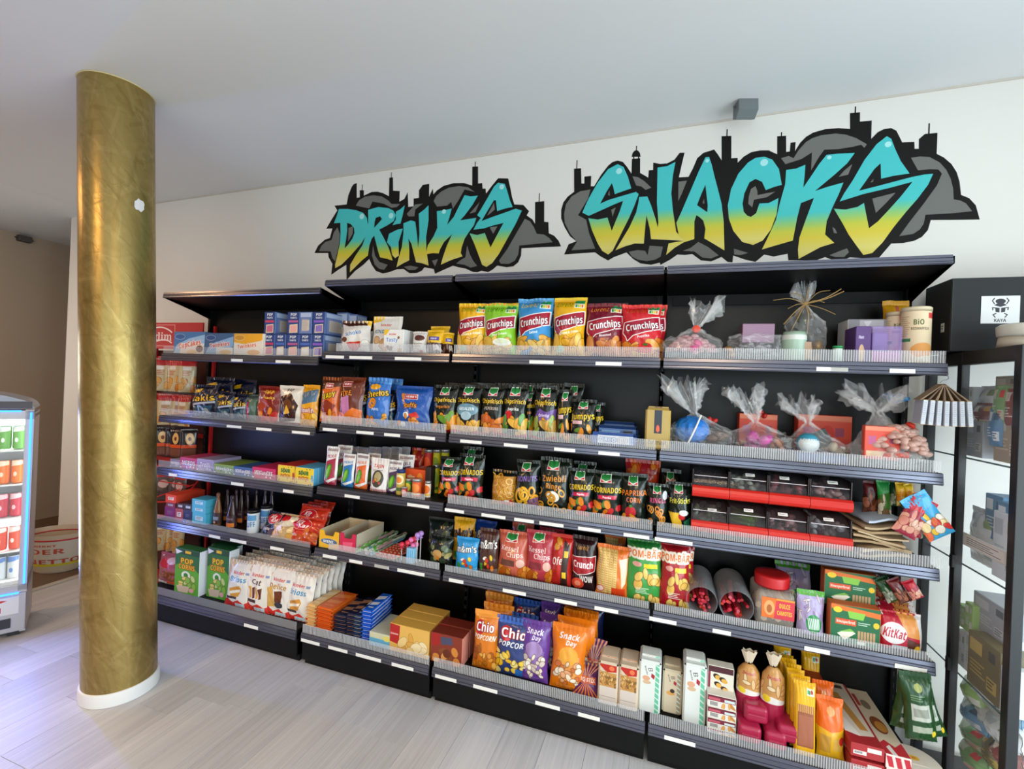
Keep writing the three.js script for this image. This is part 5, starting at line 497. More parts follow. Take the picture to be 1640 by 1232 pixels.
["box","candy_box","box","sour2",1.16,0.957,-0.058,0.136,0.101,0.035,0,0,"yellow sour candy box with light blue side, front of its file",0,0],
["box","candy_box","box","sour2",1.16,0.957,-0.095,0.136,0.101,0.035,0,0,"yellow sour candy box with blue side behind the front one","yellow and blue sour candy boxes",0],
["box","candy_box","box","sour2",1.16,0.957,-0.132,0.136,0.101,0.035,0,0,"yellow sour candy box with blue side behind the front one","yellow and blue sour candy boxes",0],
["box","candy_box","box","sour2",1.16,0.957,-0.168,0.136,0.101,0.035,0,0,"yellow sour candy box with blue side behind the front one","yellow and blue sour candy boxes",0],
["box","candy_box","box","sour2",1.16,0.957,-0.205,0.136,0.101,0.035,0,0,"yellow sour candy box with blue side behind the front one","yellow and blue sour candy boxes",0],
["bag","pickle_pouch","pouch","pk_red",1.317,0.973,-0.073,0.088,0.217,0.045,0,0.07,"white pickle pouch with red corner and dark green pickle, leftmost",0,"pouch"],
["bag","pickle_pouch","pouch","pk_red",1.336,0.973,-0.152,0.102,0.216,0.045,0,0.07,"white pickle pouch with dark pickle behind the leftmost one",0,"pouch"],
["bag","pickle_pouch","pouch","pk_blue",1.435,0.973,-0.073,0.085,0.185,0.045,0,0.07,"white and blue pickle pouch",0,"pouch"],
["bag","pickle_pouch","pouch","pk_org",1.525,0.973,-0.073,0.088,0.192,0.045,0,0.07,"white and orange pickle pouch",0,"pouch"],
["bag","pickle_pouch","pouch","pk_wht",1.647,0.973,-0.062,0.111,0.18,0.045,0,0.07,"white pouch with red lettering and an oval window",0,"pouch"],
["bag","pickle_pouch","pouch","pk_vio",1.738,0.973,-0.073,0.092,0.175,0.045,0,0.07,"white and purple pickle pouch beside the blue capped bottle",0,"pouch"],
["bag","pickle_pouch","pouch","pk_vio",1.756,0.973,-0.152,0.103,0.197,0.045,0,0.07,"pale pickle pouch standing behind the blue capped bottle",0,"pouch"],
["bag","pickle_pouch","pouch","pk_org",1.536,0.973,-0.163,0.084,0.184,0.045,0,0.07,"pickle pouch in the second row behind the red lettered one",0,"pouch"],
["bag","pickle_pouch","pouch","pk_gry",1.385,0.973,-0.26,0.089,0.197,0.04,0,0.07,"grey pickle pouch top in the last row","grey backed pickle pouches in the last row","pouch"],
["bag","pickle_pouch","pouch","pk_gry",1.474,0.973,-0.26,0.091,0.205,0.04,0,0.07,"grey pickle pouch top in the last row","grey backed pickle pouches in the last row","pouch"],
["bag","pickle_pouch","pouch","pk_gry",1.558,0.973,-0.26,0.069,0.212,0.04,0,0.07,"grey pickle pouch top in the last row","grey backed pickle pouches in the last row","pouch"],
["bag","pickle_pouch","pouch","pk_gry",1.623,0.973,-0.26,0.076,0.217,0.04,0,0.07,"grey pickle pouch top in the last row","grey backed pickle pouches in the last row","pouch"],
["bag","pickle_pouch","pouch","pk_gry",1.684,0.973,-0.26,0.055,0.222,0.04,0,0.07,"grey pickle pouch top in the last row","grey backed pickle pouches in the last row","pouch"],
["bag","pickle_pouch","pouch","pk_gry",1.327,0.973,-0.26,0.068,0.193,0.04,0,0.07,"grey pickle pouch top in the last row","grey backed pickle pouches in the last row","pouch"],
["can","nut_bottle","bottle","nutjar",1.786,0.973,-0.065,0.048,0.133,0.05,0,0,"small nut shaker with a dark blue cap",0,"bluelid"],
["can","snack_can","can","grncan",1.824,0.973,-0.085,0.035,0.083,0.05,0,0,"small green snack can",0,"foil"],
["can","snack_can","can","orgcan",1.885,0.973,-0.065,0.049,0.093,0.05,0,0,"small orange paper snack cup",0,"foil"],
["can","candy_tin","tin","redtin",1.825,0.973,-0.04,0.031,0.047,0.04,0,0,"tiny round red tin in front of the green can",0,"foil"],
["can","snack_can","can","whtcan",1.946,0.973,-0.075,0.032,0.085,0.05,0,0,"small white and orange cup at the end of the pickle shelf",0,"foil"],
["box","snack_tray","box","orgtray",1.841,0.973,-0.15,0.128,0.129,0.06,0,0,"orange snack carton standing behind the small cups",0,0],
["box","snack_tray","box","dkbox",1.923,0.973,-0.14,0.032,0.152,0.06,0,0,"narrow dark carton beside the orange carton",0,0],
["bag","chip_bag","chips","redsn",1.765,0.973,-0.27,0.096,0.222,0.06,0,0.07,"red snack bag at the back left of the yellow tubes",0,0],
["can","crisps_tube","tube","redtube",1.849,0.973,-0.25,0.049,0.225,0.06,0,0,"red and yellow crisps tube at the back",0,"foil"],
["can","crisps_tube","tube","yeltube",1.902,0.973,-0.25,0.045,0.229,0.06,0,0,"yellow green crisps tube at the back, second of three",0,"foil"],
["can","crisps_tube","tube","yeltube",1.954,0.973,-0.25,0.046,0.234,0.06,0,0,"yellow green crisps tube at the back beside the black bags",0,"foil"],
["can","crisps_tube","tube","yeltube",1.934,0.973,-0.185,0.038,0.155,0.05,0,0,"short yellow green tube in front of the tall tubes",0,"foil"],
["bag","chip_bag","chips","corn",2.061,0.973,-0.1,0.135,0.219,0.08,0,0.07,"black corn snack bag with yellow lettering, first of the row",0,0],
["bag","chip_bag","chips","corn",2.179,0.973,-0.1,0.147,0.243,0.08,0,0.07,"black corn snack bag with yellow lettering, second of the row",0,0],
["bag","chip_bag","chips","corn",2.126,0.973,-0.23,0.126,0.263,0.06,0,0.07,"black corn snack bag behind the first two, only its emblem showing",0,0],
["bag","chip_bag","chips","ringsb",2.361,0.973,-0.108,0.131,0.177,0.075,0,0.07,"clear bag of golden ring snacks with black top",0,0],
["bag","chip_bag","chips","donut",2.487,0.973,-0.098,0.126,0.242,0.075,0,0.07,"black puff bag with violet lettering and a big yellow ring",0,0],
["bag","chip_bag","chips","zwieb",2.627,0.973,-0.098,0.159,0.266,0.075,0,0.07,"black onion ring bag with orange lettering and a white onion",0,0],
["bag","chip_bag","chips","corn",2.761,0.973,-0.087,0.128,0.227,0.075,0,0.07,"black corn snack bag with a yellow name, left of two in the middle",0,0],
["bag","chip_bag","chips","corn",2.884,0.973,-0.087,0.14,0.226,0.075,0,0.07,"black corn snack bag with a slanted name band, right of two in the middle",0,0],
["bag","chip_bag","chips","papr",3.006,0.973,-0.087,0.12,0.228,0.075,0,0.07,"black paprika snack bag with orange lettering and a red pepper",0,0],
["bag","chip_bag","chips","ringli",3.111,0.973,-0.082,0.092,0.194,0.075,0,0.07,"black ring snack bag with pink lettering",0,0],
["bag","chip_bag","chips","frit",3.204,0.973,-0.082,0.099,0.21,0.075,0,0.07,"black potato stick bag with white and yellow lettering, last of the row",0,0],
["bag","chip_bag","chips","redsn",3.034,0.973,-0.23,0.167,0.276,0.06,0,0.07,"red crisps bag lying on top at the back of the dark row",0,0],
["bag","chip_bag","chips","corn",2.477,0.973,-0.2,0.15,0.217,0.06,0,0.07,"black snack bag in the shaded second row of the middle shelf","second row of black snack bags",0],
["bag","chip_bag","chips","corn",2.617,0.973,-0.2,0.161,0.23,0.06,0,0.07,"black snack bag in the shaded second row of the middle shelf","second row of black snack bags",0],
["bag","chip_bag","chips","corn",2.751,0.973,-0.2,0.124,0.243,0.06,0,0.07,"black snack bag in the shaded second row of the middle shelf","second row of black snack bags",0],
["bag","chip_bag","chips","corn",2.875,0.973,-0.2,0.135,0.216,0.06,0,0.07,"black snack bag in the shaded second row of the middle shelf","second row of black snack bags",0],
["bag","chip_bag","chips","corn",3.167,0.973,-0.2,0.089,0.245,0.06,0,0.07,"black snack bag in the shaded second row of the middle shelf","second row of black snack bags",0],
["box","chocolate_carton","box","ob_org",0.075,0.721,-0.15,0.097,0.053,0.2,0,0,"orange red chocolate carton on top at the left",0,0],
["box","chocolate_carton","box","ob_blu",0.073,0.691,-0.15,0.081,0.029,0.2,0,0,"small blue labelled carton under the orange red one",0,0],
["box","chocolate_carton","box","ob_vio",0.069,0.615,-0.15,0.094,0.077,0.2,0,0,"purple carton at the bottom left",0,0],
["box","chocolate_carton","box","ob_dk",0.164,0.693,-0.15,0.063,0.033,0.2,0,0,"dark brown carton in the middle of the stack",0,0],
["box","chocolate_carton","box","ob_dk2",0.233,0.691,-0.15,0.072,0.039,0.2,0,0,"black carton with a white label, left of the cyan cartons",0,0],
["box","chocolate_carton","box","ob_red",0.155,0.615,-0.15,0.072,0.076,0.2,0,0,"small red carton at the bottom of the stack",0,0],
["box","chocolate_carton","box","ob_nav",0.231,0.615,-0.15,0.077,0.076,0.2,0,0,"navy carton at the bottom of the stack",0,0],
["box","chocolate_carton","box","ob_cyan",0.326,0.727,-0.1,0.12,0.045,0.1,0,0,"cyan carton, topmost of three",0,0],
["box","chocolate_carton","box","ob_cyan",0.328,0.685,-0.1,0.12,0.042,0.1,0,0,"cyan carton, middle of three",0,0],
["box","chocolate_carton","box","ob_cyan",0.332,0.615,-0.1,0.119,0.07,0.1,0,0,"cyan carton, lowest of three",0,0],
["bottle","syrup_bottle","bottle","caramel",0.443,0.615,-0.09,0.068,0.206,0.06,0,0,"caramel coloured syrup bottle with a dark label",0,"caramel"],
["bottle","syrup_bottle","bottle","choco",0.574,0.615,-0.08,0.076,0.209,0.06,0,0,"dark chocolate syrup bottle with an orange bottom label, in front",0,"choco"],
["bottle","syrup_bottle","bottle","choco",0.431,0.615,-0.165,0.051,0.211,0.05,0,0,"dark syrup bottle in the shaded rows behind","dark syrup bottles behind","choco"],
["bottle","syrup_bottle","bottle","choco",0.508,0.615,-0.165,0.051,0.219,0.05,0,0,"dark syrup bottle in the shaded rows behind","dark syrup bottles behind","choco"],
["bottle","syrup_bottle","bottle","choco",0.551,0.615,-0.165,0.051,0.224,0.05,0,0,"dark syrup bottle in the shaded rows behind","dark syrup bottles behind","choco"],
["bottle","syrup_bottle","bottle","choco",0.534,0.615,-0.225,0.052,0.21,0.05,0,0,"dark syrup bottle in the shaded rows behind","dark syrup bottles behind","choco"],
["bottle","syrup_bottle","bottle","choco",0.61,0.615,-0.225,0.052,0.218,0.05,0,0,"dark syrup bottle in the shaded rows behind","dark syrup bottles behind","choco"],
["bottle","syrup_bottle","bottle","choco",0.685,0.615,-0.225,0.052,0.227,0.05,0,0,"dark syrup bottle in the shaded rows behind","dark syrup bottles behind","choco"],
["bottle","syrup_bottle","bottle","choco",0.74,0.615,-0.225,0.052,0.233,0.05,0,0,"dark syrup bottle in the shaded rows behind","dark syrup bottles behind","choco"],
["can","spread_jar","jar","fluff",0.744,0.615,-0.087,0.07,0.138,0.075,0,0,"white spread jar with a black lid, in front",0,"blacklid"],
["can","spread_jar","jar","fluff",0.754,0.615,-0.175,0.066,0.145,0.07,0,0,"white spread jar with a black lid, standing behind",0,"blacklid"],
["bag","wafer_bag","bag","kkdark",0.912,0.615,-0.065,0.186,0.149,0.05,0,0.55,"dark blue wafer bag with a red oval, leaning back",0,0],
["bag","wafer_bag","bag","kkwht",1.005,0.615,-0.055,0.184,0.15,0.05,0,0.55,"white and gold wafer bag lying between the dark and red bags",0,0],
["bag","wafer_bag","bag","kkred",1.135,0.615,-0.055,0.236,0.148,0.05,0,0.55,"red wafer bag with a white lettered oval, front of its row",0,0],
["bag","wafer_bag","bag","kkred",1.107,0.615,-0.122,0.214,0.188,0.045,0,0.5,"red wafer bag in the second place behind the lettered front one",0,0],
["bag","wafer_bag","bag","kkred",1.057,0.615,-0.172,0.16,0.18,0.045,0,0.4,"red wafer bag farther back in the row of red wafer bags","red wafer bags at the back",0],
["bag","wafer_bag","bag","kkred",1.053,0.615,-0.223,0.162,0.182,0.045,0,0.4,"red wafer bag farther back in the row of red wafer bags","red wafer bags at the back",0],
["bag","wafer_bag","bag","kkred",1.059,0.615,-0.273,0.163,0.182,0.045,0,0.4,"red wafer bag farther back in the row of red wafer bags","red wafer bags at the back",0],
["tray","display_tray","tray","yeltray",1.369,0.627,-0.15,0.137,0.104,0.26,0,0,"open yellow cardboard display tray",0,0],
["tray","display_tray","tray","pinktray",1.495,0.627,-0.15,0.108,0.108,0.26,0,0,"open pink cardboard display tray",0,0],
["stick","candy_stick","sweets","stk_g",1.563,0.63,-0.17,0.026,0.073,0.3,-0.1,0,"thin wrapped chew stick in the green and white pile","green white and pink chew sticks",0],
["stick","candy_stick","sweets","stk_w",1.564,0.63,-0.19,0.026,0.067,0.3,-0.05,0,"thin wrapped chew stick in the green and white pile","green white and pink chew sticks",0],
["stick","candy_stick","sweets","stk_g",1.565,0.63,-0.21,0.026,0.061,0.3,0.0,0,"thin wrapped chew stick in the green and white pile","green white and pink chew sticks",0],
["stick","candy_stick","sweets","stk_p",1.609,0.63,-0.17,0.026,0.08,0.3,0.05,0,"thin wrapped chew stick in the green and white pile","green white and pink chew sticks",0],
["stick","candy_stick","sweets","stk_g",1.61,0.63,-0.19,0.026,0.074,0.3,0.1,0,"thin wrapped chew stick in the green and white pile","green white and pink chew sticks",0],
["stick","candy_stick","sweets","stk_w",1.611,0.63,-0.21,0.026,0.068,0.3,-0.1,0,"thin wrapped chew stick in the green and white pile","green white and pink chew sticks",0],
["stick","candy_stick","sweets","stk_b",1.654,0.63,-0.17,0.026,0.086,0.3,-0.05,0,"thin wrapped chew stick in the green and white pile","green white and pink chew sticks",0],
["stick","candy_stick","sweets","stk_g",1.655,0.63,-0.19,0.026,0.08,0.3,0.0,0,"thin wrapped chew stick in the green and white pile","green white and pink chew sticks",0],
["stick","candy_stick","sweets","stk_w",1.656,0.63,-0.21,0.025,0.074,0.3,0.05,0,"thin wrapped chew stick in the green and white pile","green white and pink chew sticks",0],
["stick","candy_stick","sweets","stk_g",1.563,0.647,-0.17,0.026,0.056,0.3,0.1,0,"thin wrapped chew stick in the green and white pile","green white and pink chew sticks",0],
["stick","candy_stick","sweets","stk_p",1.563,0.647,-0.19,0.027,0.05,0.3,-0.1,0,"thin wrapped chew stick in the green and white pile","green white and pink chew sticks",0],
["stick","candy_stick","sweets","stk_g",1.564,0.647,-0.21,0.026,0.044,0.3,-0.05,0,"thin wrapped chew stick in the green and white pile","green white and pink chew sticks",0],
["stick","candy_stick","sweets","stk_w",1.609,0.647,-0.17,0.025,0.063,0.3,0.0,0,"thin wrapped chew stick in the green and white pile","green white and pink chew sticks",0],
["stick","candy_stick","sweets","stk_b",1.61,0.647,-0.19,0.025,0.057,0.3,0.05,0,"thin wrapped chew stick in the green and white pile","green white and pink chew sticks",0],
["stick","candy_stick","sweets","stk_g",1.611,0.647,-0.21,0.025,0.051,0.3,0.1,0,"thin wrapped chew stick in the green and white pile","green white and pink chew sticks",0],
["stick","candy_stick","sweets","stk_w",1.653,0.647,-0.17,0.025,0.069,0.3,-0.1,0,"thin wrapped chew stick in the green and white pile","green white and pink chew sticks",0],
["stick","candy_stick","sweets","stk_g",1.655,0.647,-0.19,0.026,0.063,0.3,-0.05,0,"thin wrapped chew stick in the green and white pile","green white and pink chew sticks",0],
["stick","candy_stick","sweets","stk_p",1.656,0.647,-0.21,0.026,0.057,0.3,0.0,0,"thin wrapped chew stick in the green and white pile","green white and pink chew sticks",0],
["stick","candy_stick","sweets","stk_r",1.716,0.63,-0.095,0.016,0.059,0.16,-0.5,0,"thin red and white stick before the lollipops","red and white sticks",0],
["stick","candy_stick","sweets","stk_r",1.735,0.63,-0.095,0.016,0.062,0.16,-0.41,0,"thin red and white stick before the lollipops","red and white sticks",0],
["stick","candy_stick","sweets","stk_r",1.754,0.63,-0.095,0.016,0.065,0.16,-0.32,0,"thin red and white stick before the lollipops","red and white sticks",0],
["stick","candy_stick","sweets","stk_r",1.772,0.63,-0.095,0.015,0.067,0.16,-0.23,0,"thin red and white stick before the lollipops","red and white sticks",0],
["stick","candy_stick","sweets","stk_r",1.791,0.63,-0.095,0.016,0.07,0.16,-0.14,0,"thin red and white stick before the lollipops","red and white sticks",0],
["stick","candy_stick","sweets","stk_r",1.715,0.646,-0.095,0.016,0.043,0.16,-0.05,0,"thin red and white stick before the lollipops","red and white sticks",0],
["stick","candy_stick","sweets","stk_r",1.734,0.646,-0.095,0.016,0.046,0.16,0.04,0,"thin red and white stick before the lollipops","red and white sticks",0],
["stick","candy_stick","sweets","stk_r",1.753,0.646,-0.095,0.016,0.049,0.16,0.13,0,"thin red and white stick before the lollipops","red and white sticks",0],
["stick","candy_stick","sweets","stk_r",1.772,0.646,-0.095,0.016,0.051,0.16,0.22,0,"thin red and white stick before the lollipops","red and white sticks",0],
["stick","candy_stick","sweets","stk_r",1.791,0.646,-0.095,0.016,0.054,0.16,0.31,0,"thin red and white stick before the lollipops","red and white sticks",0],
["lolly","lollipop","lollipop","pop_red",1.821,0.627,-0.045,0.03,0.098,0.03,0,0,"wrapped lollipop in the pink and lilac bunch","wrapped lollipops",0],
["lolly","lollipop","lollipop","pop_red",1.849,0.627,-0.057,0.03,0.108,0.03,0,0,"wrapped lollipop in the pink and lilac bunch","wrapped lollipops",0],
["lolly","lollipop","lollipop","pop_pink",1.863,0.627,-0.069,0.03,0.122,0.03,0,0,"wrapped lollipop in the pink and lilac bunch","wrapped lollipops",0],
["lolly","lollipop","lollipop","pop_red",1.879,0.627,-0.081,0.03,0.127,0.03,0,0,"wrapped lollipop in the pink and lilac bunch","wrapped lollipops",0],
["lolly","lollipop","lollipop","pop_lil",1.913,0.627,-0.045,0.03,0.161,0.03,0,0,"wrapped lollipop in the pink and lilac bunch","wrapped lollipops",0],
["lolly","lollipop","lollipop","pop_pink",1.883,0.627,-0.057,0.03,0.097,0.03,0,0,"wrapped lollipop in the pink and lilac bunch","wrapped lollipops",0],
["lolly","lollipop","lollipop","pop_lil",1.92,0.627,-0.069,0.03,0.164,0.03,0,0,"wrapped lollipop in the pink and lilac bunch","wrapped lollipops",0],
["lolly","lollipop","lollipop","pop_pink",1.887,0.627,-0.081,0.03,0.096,0.03,0,0,"wrapped lollipop in the pink and lilac bunch","wrapped lollipops",0],
["box","lollipop_carton","box","lolbox",1.886,0.627,-0.035,0.044,0.08,0.03,0,0,"small pale blue carton below the lollipops",0,0],
["bag","nut_bag","bag","blknut",1.975,0.627,-0.195,0.171,0.203,0.09,0,0.07,"black nut bag with a clear front, upper one at the back",0,0],
["bag","nut_bag","bag","blknut",2.031,0.627,-0.09,0.14,0.148,0.08,0,0.07,"black nut bag with a clear orange window, in front",0,0],
["bag","candy_bag","bag","mmyel",2.121,0.627,-0.17,0.124,0.231,0.06,0,0.07,"yellow chocolate lentil bag at the left behind the blue one",0,0],
["bag","candy_bag","bag","mmblu",2.212,0.627,-0.23,0.15,0.214,0.06,0,0.07,"dark blue chocolate lentil bag at the back",0,0],
["bag","candy_bag","bag","mmlb",2.189,0.627,-0.07,0.127,0.165,0.06,0,0.07,"light blue chocolate lentil bag in front",0,0],
["bag","candy_bag","bag","mmbrn",2.304,0.627,-0.08,0.109,0.222,0.06,0,0.07,"brown chocolate lentil bag",0,0],
["bag","chip_bag","chips","kessel",2.432,0.627,-0.09,0.162,0.224,0.08,0,0.07,"salmon kettle crisps bag, left of two alike",0,0],
["bag","chip_bag","chips","kessel2",2.572,0.627,-0.09,0.152,0.247,0.08,0,0.07,"rose kettle crisps bag, right of two alike",0,0],
["bag","chip_bag","chips","ofen",2.681,0.627,-0.09,0.111,0.244,0.08,0,0.07,"red oven crisps bag with white script",0,0],
["bag","chip_bag","chips","crwow",2.788,0.627,-0.085,0.118,0.252,0.08,0,0.07,"black and red crisps bag with white lettering and a tomato",0,0],
["bag","chip_bag","chips","sticks",2.925,0.627,-0.08,0.155,0.229,0.08,0,0.07,"clear and orange bag of long biscuit sticks",0,0],
["bag","chip_bag","chips","pomg",3.063,0.627,-0.08,0.159,0.285,0.08,0,0.07,"green bear shaped crisps bag with a pale name band",0,0],
["bag","chip_bag","chips","pomr",3.197,0.627,-0.08,0.129,0.288,0.08,0,0.07,"red bear shaped crisps bag with a pale name band",0,0],
["bag","chip_bag","chips","kessel",2.445,0.627,-0.19,0.117,0.243,0.06,0,0.07,"salmon kettle crisps bag hidden behind the front salmon one",0,0],
["bag","chip_bag","chips","kessel2",2.601,0.627,-0.19,0.129,0.233,0.06,0,0.07,"rose kettle crisps bag hidden behind the front rose one",0,0],
["bag","chip_bag","chips","ofen",2.698,0.627,-0.19,0.094,0.215,0.06,0,0.07,"red oven crisps bag hidden behind the front red one",0,0],
["bag","chip_bag","chips","sticks",2.92,0.627,-0.19,0.103,0.247,0.06,0,0.07,"clear biscuit stick bag in shade behind the front stick bag",0,0],
["bag","chip_bag","chips","pomr",3.22,0.627,-0.19,0.128,0.262,0.06,0,0.07,"red crisps bag tilted behind the front red bear crisps bag",0,0],
["sidejar","candy_jar","jar",0,3.308,0.627,-0.16,0.131,0.141,0.26,0,0,"clear candy jar on its side full of red wrapped sticks, left of two",0,0],
["sidejar","candy_jar","jar",0,3.444,0.627,-0.16,0.138,0.145,0.26,0,0,"clear candy jar on its side with red sticks, right of two",0,0],
["lidjar","snack_jar","jar","peanut",3.592,0.627,-0.135,0.144,0.199,0.17,0,0,"square clear jar of pale rolls with a big red lid",0,0],
["bag","candy_pouch","pouch","lilpouch",3.72,0.627,-0.06,0.099,0.173,0.06,0,0.07,"lilac zip pouch with a green top and a round green emblem",0,"pouch"],
["bag","candy_pouch","pouch","lilpouch",3.705,0.627,-0.23,0.143,0.216,0.06,0,0.3,"zip pouch with green top lying at the back above the red lid",0,0],
["box","wafer_roll_box","box","veg",3.864,0.627,-0.055,0.167,0.15,0.05,0,0,"green and orange snack carton with a sandwich picture, lower of two",0,0],
["box","wafer_roll_box","box","veg",3.865,0.742,-0.125,0.179,0.143,0.05,0,0,"green and orange snack carton with a sandwich picture, upper of two behind",0,0],
["bag","wafer_box","box","kitkat",4.019,0.627,-0.065,0.143,0.141,0.07,0,0.07,"red multipack of wafer fingers with a white oval in front",0,"flat"],
["bag","wafer_box","box","kitkat",4.029,0.627,-0.115,0.131,0.132,0.05,0,0.07,"red wafer multipack top filed behind the front multipack","red wafer multipacks behind","flat"],
["bag","wafer_box","box","kitkat",4.046,0.627,-0.165,0.133,0.136,0.05,0,0.07,"red wafer multipack top filed behind the front multipack","red wafer multipacks behind","flat"],
["bag","wafer_box","box","kitkat",4.061,0.627,-0.215,0.135,0.142,0.05,0,0.07,"red wafer multipack top filed behind the front multipack","red wafer multipacks behind","flat"],
["bag","wafer_box","box","kitkat",4.078,0.627,-0.265,0.138,0.139,0.05,0,0.07,"red wafer multipack top filed behind the front multipack","red wafer multipacks behind","flat"],
["bag","pretzel_bag","bag","pretz",0.085,0.185,-0.06,0.212,0.197,0.08,0,0.07,"brown and pink pretzel bag half hidden by the golden column",0,0],
["box","cereal_box","box","cereal",0.315,0.185,-0.035,0.212,0.28,0.07,0,0,"green cereal box with yellow lettering, the front one left of two",0,"whiteside"],
["box","cereal_box","box","cereal",0.538,0.185,-0.065,0.183,0.309,0.07,0,0,"green cereal box with yellow lettering, right of two",0,"whiteside"],
["box","cereal_box","box","cereal",0.448,0.185,-0.165,0.188,0.283,0.07,0,0,"dark green cereal box in shade behind the right one",0,"whiteside"],
["bag","cake_packet","bag","kd_cake",0.728,0.185,-0.005,0.195,0.268,0.05,0,0.14,"white milk cake packet with a cake picture, first of four in front",0,0],
["bag","cake_packet","bag","kd_cake",0.728,0.185,-0.057,0.195,0.268,0.05,0,0.14,"white cake packet filed behind the four front ones","white cake packets filed behind",0],
["bag","cake_packet","bag","kd_cake",0.728,0.185,-0.109,0.195,0.268,0.05,0,0.14,"white cake packet filed behind the four front ones","white cake packets filed behind",0],
["bag","cake_packet","bag","kd_cake",0.728,0.185,-0.161,0.195,0.268,0.05,0,0.14,"white cake packet filed behind the four front ones","white cake packets filed behind",0],
["bag","cake_packet","bag","kd_cake",0.728,0.185,-0.213,0.195,0.268,0.05,0,0.14,"white cake packet filed behind the four front ones","white cake packets filed behind",0],
["bag","cake_packet","bag","kd_cake",0.728,0.185,-0.265,0.195,0.268,0.05,0,0.14,"white cake packet filed behind the four front ones","white cake packets filed behind",0],
["bag","cake_packet","bag","kd_cat",0.873,0.185,-0.01,0.209,0.279,0.05,0,0.14,"white cake packet with striped rolls, second of four in front",0,0],
["bag","cake_packet","bag","kd_cat",0.873,0.185,-0.062,0.209,0.279,0.05,0,0.14,"white cake packet filed behind the four front ones","white cake packets filed behind",0],
["bag","cake_packet","bag","kd_cat",0.873,0.185,-0.114,0.209,0.279,0.05,0,0.14,"white cake packet filed behind the four front ones","white cake packets filed behind",0],
["bag","cake_packet","bag","kd_cat",0.873,0.185,-0.166,0.209,0.279,0.05,0,0.14,"white cake packet filed behind the four front ones","white cake packets filed behind",0],
["bag","cake_packet","bag","kd_cat",0.873,0.185,-0.218,0.209,0.279,0.05,0,0.14,"white cake packet filed behind the four front ones","white cake packets filed behind",0],
["bag","cake_packet","bag","kd_cat",0.873,0.185,-0.27,0.209,0.279,0.05,0,0.14,"white cake packet filed behind the four front ones","white cake packets filed behind",0],
["bag","cake_packet","bag","kd_gold",1.025,0.185,-0.015,0.204,0.275,0.05,0,0.14,"white and gold cake packet with a brown bar, third of four in front",0,0],
["bag","cake_packet","bag","kd_gold",1.025,0.185,-0.067,0.204,0.275,0.05,0,0.14,"white cake packet filed behind the four front ones","white cake packets filed behind",0],
["bag","cake_packet","bag","kd_gold",1.025,0.185,-0.119,0.204,0.275,0.05,0,0.14,"white cake packet filed behind the four front ones","white cake packets filed behind",0],
["bag","cake_packet","bag","kd_gold",1.025,0.185,-0.171,0.204,0.275,0.05,0,0.14,"white cake packet filed behind the four front ones","white cake packets filed behind",0],
["bag","cake_packet","bag","kd_gold",1.025,0.185,-0.223,0.204,0.275,0.05,0,0.14,"white cake packet filed behind the four front ones","white cake packets filed behind",0],
["bag","cake_packet","bag","kd_gold",1.025,0.185,-0.275,0.204,0.275,0.05,0,0.14,"white cake packet filed behind the four front ones","white cake packets filed behind",0],
["bag","cake_packet","bag","kd_cake",1.165,0.185,-0.02,0.204,0.26,0.05,0,0.14,"white milk cake packet, fourth and most sunlit in front",0,0],
["bag","cake_packet","bag","kd_cake",1.165,0.185,-0.072,0.204,0.26,0.05,0,0.14,"white cake packet filed behind the four front ones","white cake packets filed behind",0],
["bag","cake_packet","bag","kd_cake",1.165,0.185,-0.124,0.204,0.26,0.05,0,0.14,"white cake packet filed behind the four front ones","white cake packets filed behind",0],
["bag","cake_packet","bag","kd_cake",1.165,0.185,-0.176,0.204,0.26,0.05,0,0.14,"white cake packet filed behind the four front ones","white cake packets filed behind",0],
["bag","cake_packet","bag","kd_cake",1.165,0.185,-0.228,0.204,0.26,0.05,0,0.14,"white cake packet filed behind the four front ones","white cake packets filed behind",0],
["bag","cake_packet","bag","kd_cake",1.165,0.185,-0.28,0.204,0.26,0.05,0,0.14,"white cake packet filed behind the four front ones","white cake packets filed behind",0],
["bar","chocolate_bar","chocolate","bar_cream",1.295,0.187,-0.1,0.064,0.031,0.24,-0.05,0,"cream chocolate bar in its stack on the bottom shelf","cream wrapped chocolate bars","long"],
["bar","chocolate_bar","chocolate","bar_cream",1.294,0.207,-0.1,0.064,0.012,0.24,-0.03,0,"cream chocolate bar in its stack on the bottom shelf","cream wrapped chocolate bars","long"],
["bar","chocolate_bar","chocolate","bar_cream",1.293,0.227,-0.1,0.065,0.012,0.24,-0.01,0,"cream chocolate bar in its stack on the bottom shelf","cream wrapped chocolate bars","long"],
["bar","chocolate_bar","chocolate","bar_cream",1.293,0.247,-0.1,0.064,0.012,0.24,-0.05,0,"cream chocolate bar in its stack on the bottom shelf","cream wrapped chocolate bars","long"],
["bar","chocolate_bar","chocolate","bar_cream",1.292,0.267,-0.1,0.065,0.012,0.24,-0.03,0,"cream chocolate bar in its stack on the bottom shelf","cream wrapped chocolate bars","long"],
["bar","chocolate_bar","chocolate","bar_cream",1.292,0.287,-0.1,0.064,0.012,0.24,-0.01,0,"cream chocolate bar in its stack on the bottom shelf","cream wrapped chocolate bars","long"],
["bar","chocolate_bar","chocolate","bar_org",1.384,0.187,-0.1,0.114,0.049,0.24,-0.05,0,"orange chocolate bar in its stack on the bottom shelf","orange wrapped chocolate bars","long"],
["bar","chocolate_bar","chocolate","bar_org",1.383,0.207,-0.1,0.113,0.029,0.24,-0.03,0,"orange chocolate bar in its stack on the bottom shelf","orange wrapped chocolate bars","long"],
["bar","chocolate_bar","chocolate","bar_org",1.383,0.227,-0.1,0.114,0.012,0.24,-0.01,0,"orange chocolate bar in its stack on the bottom shelf","orange wrapped chocolate bars","long"],
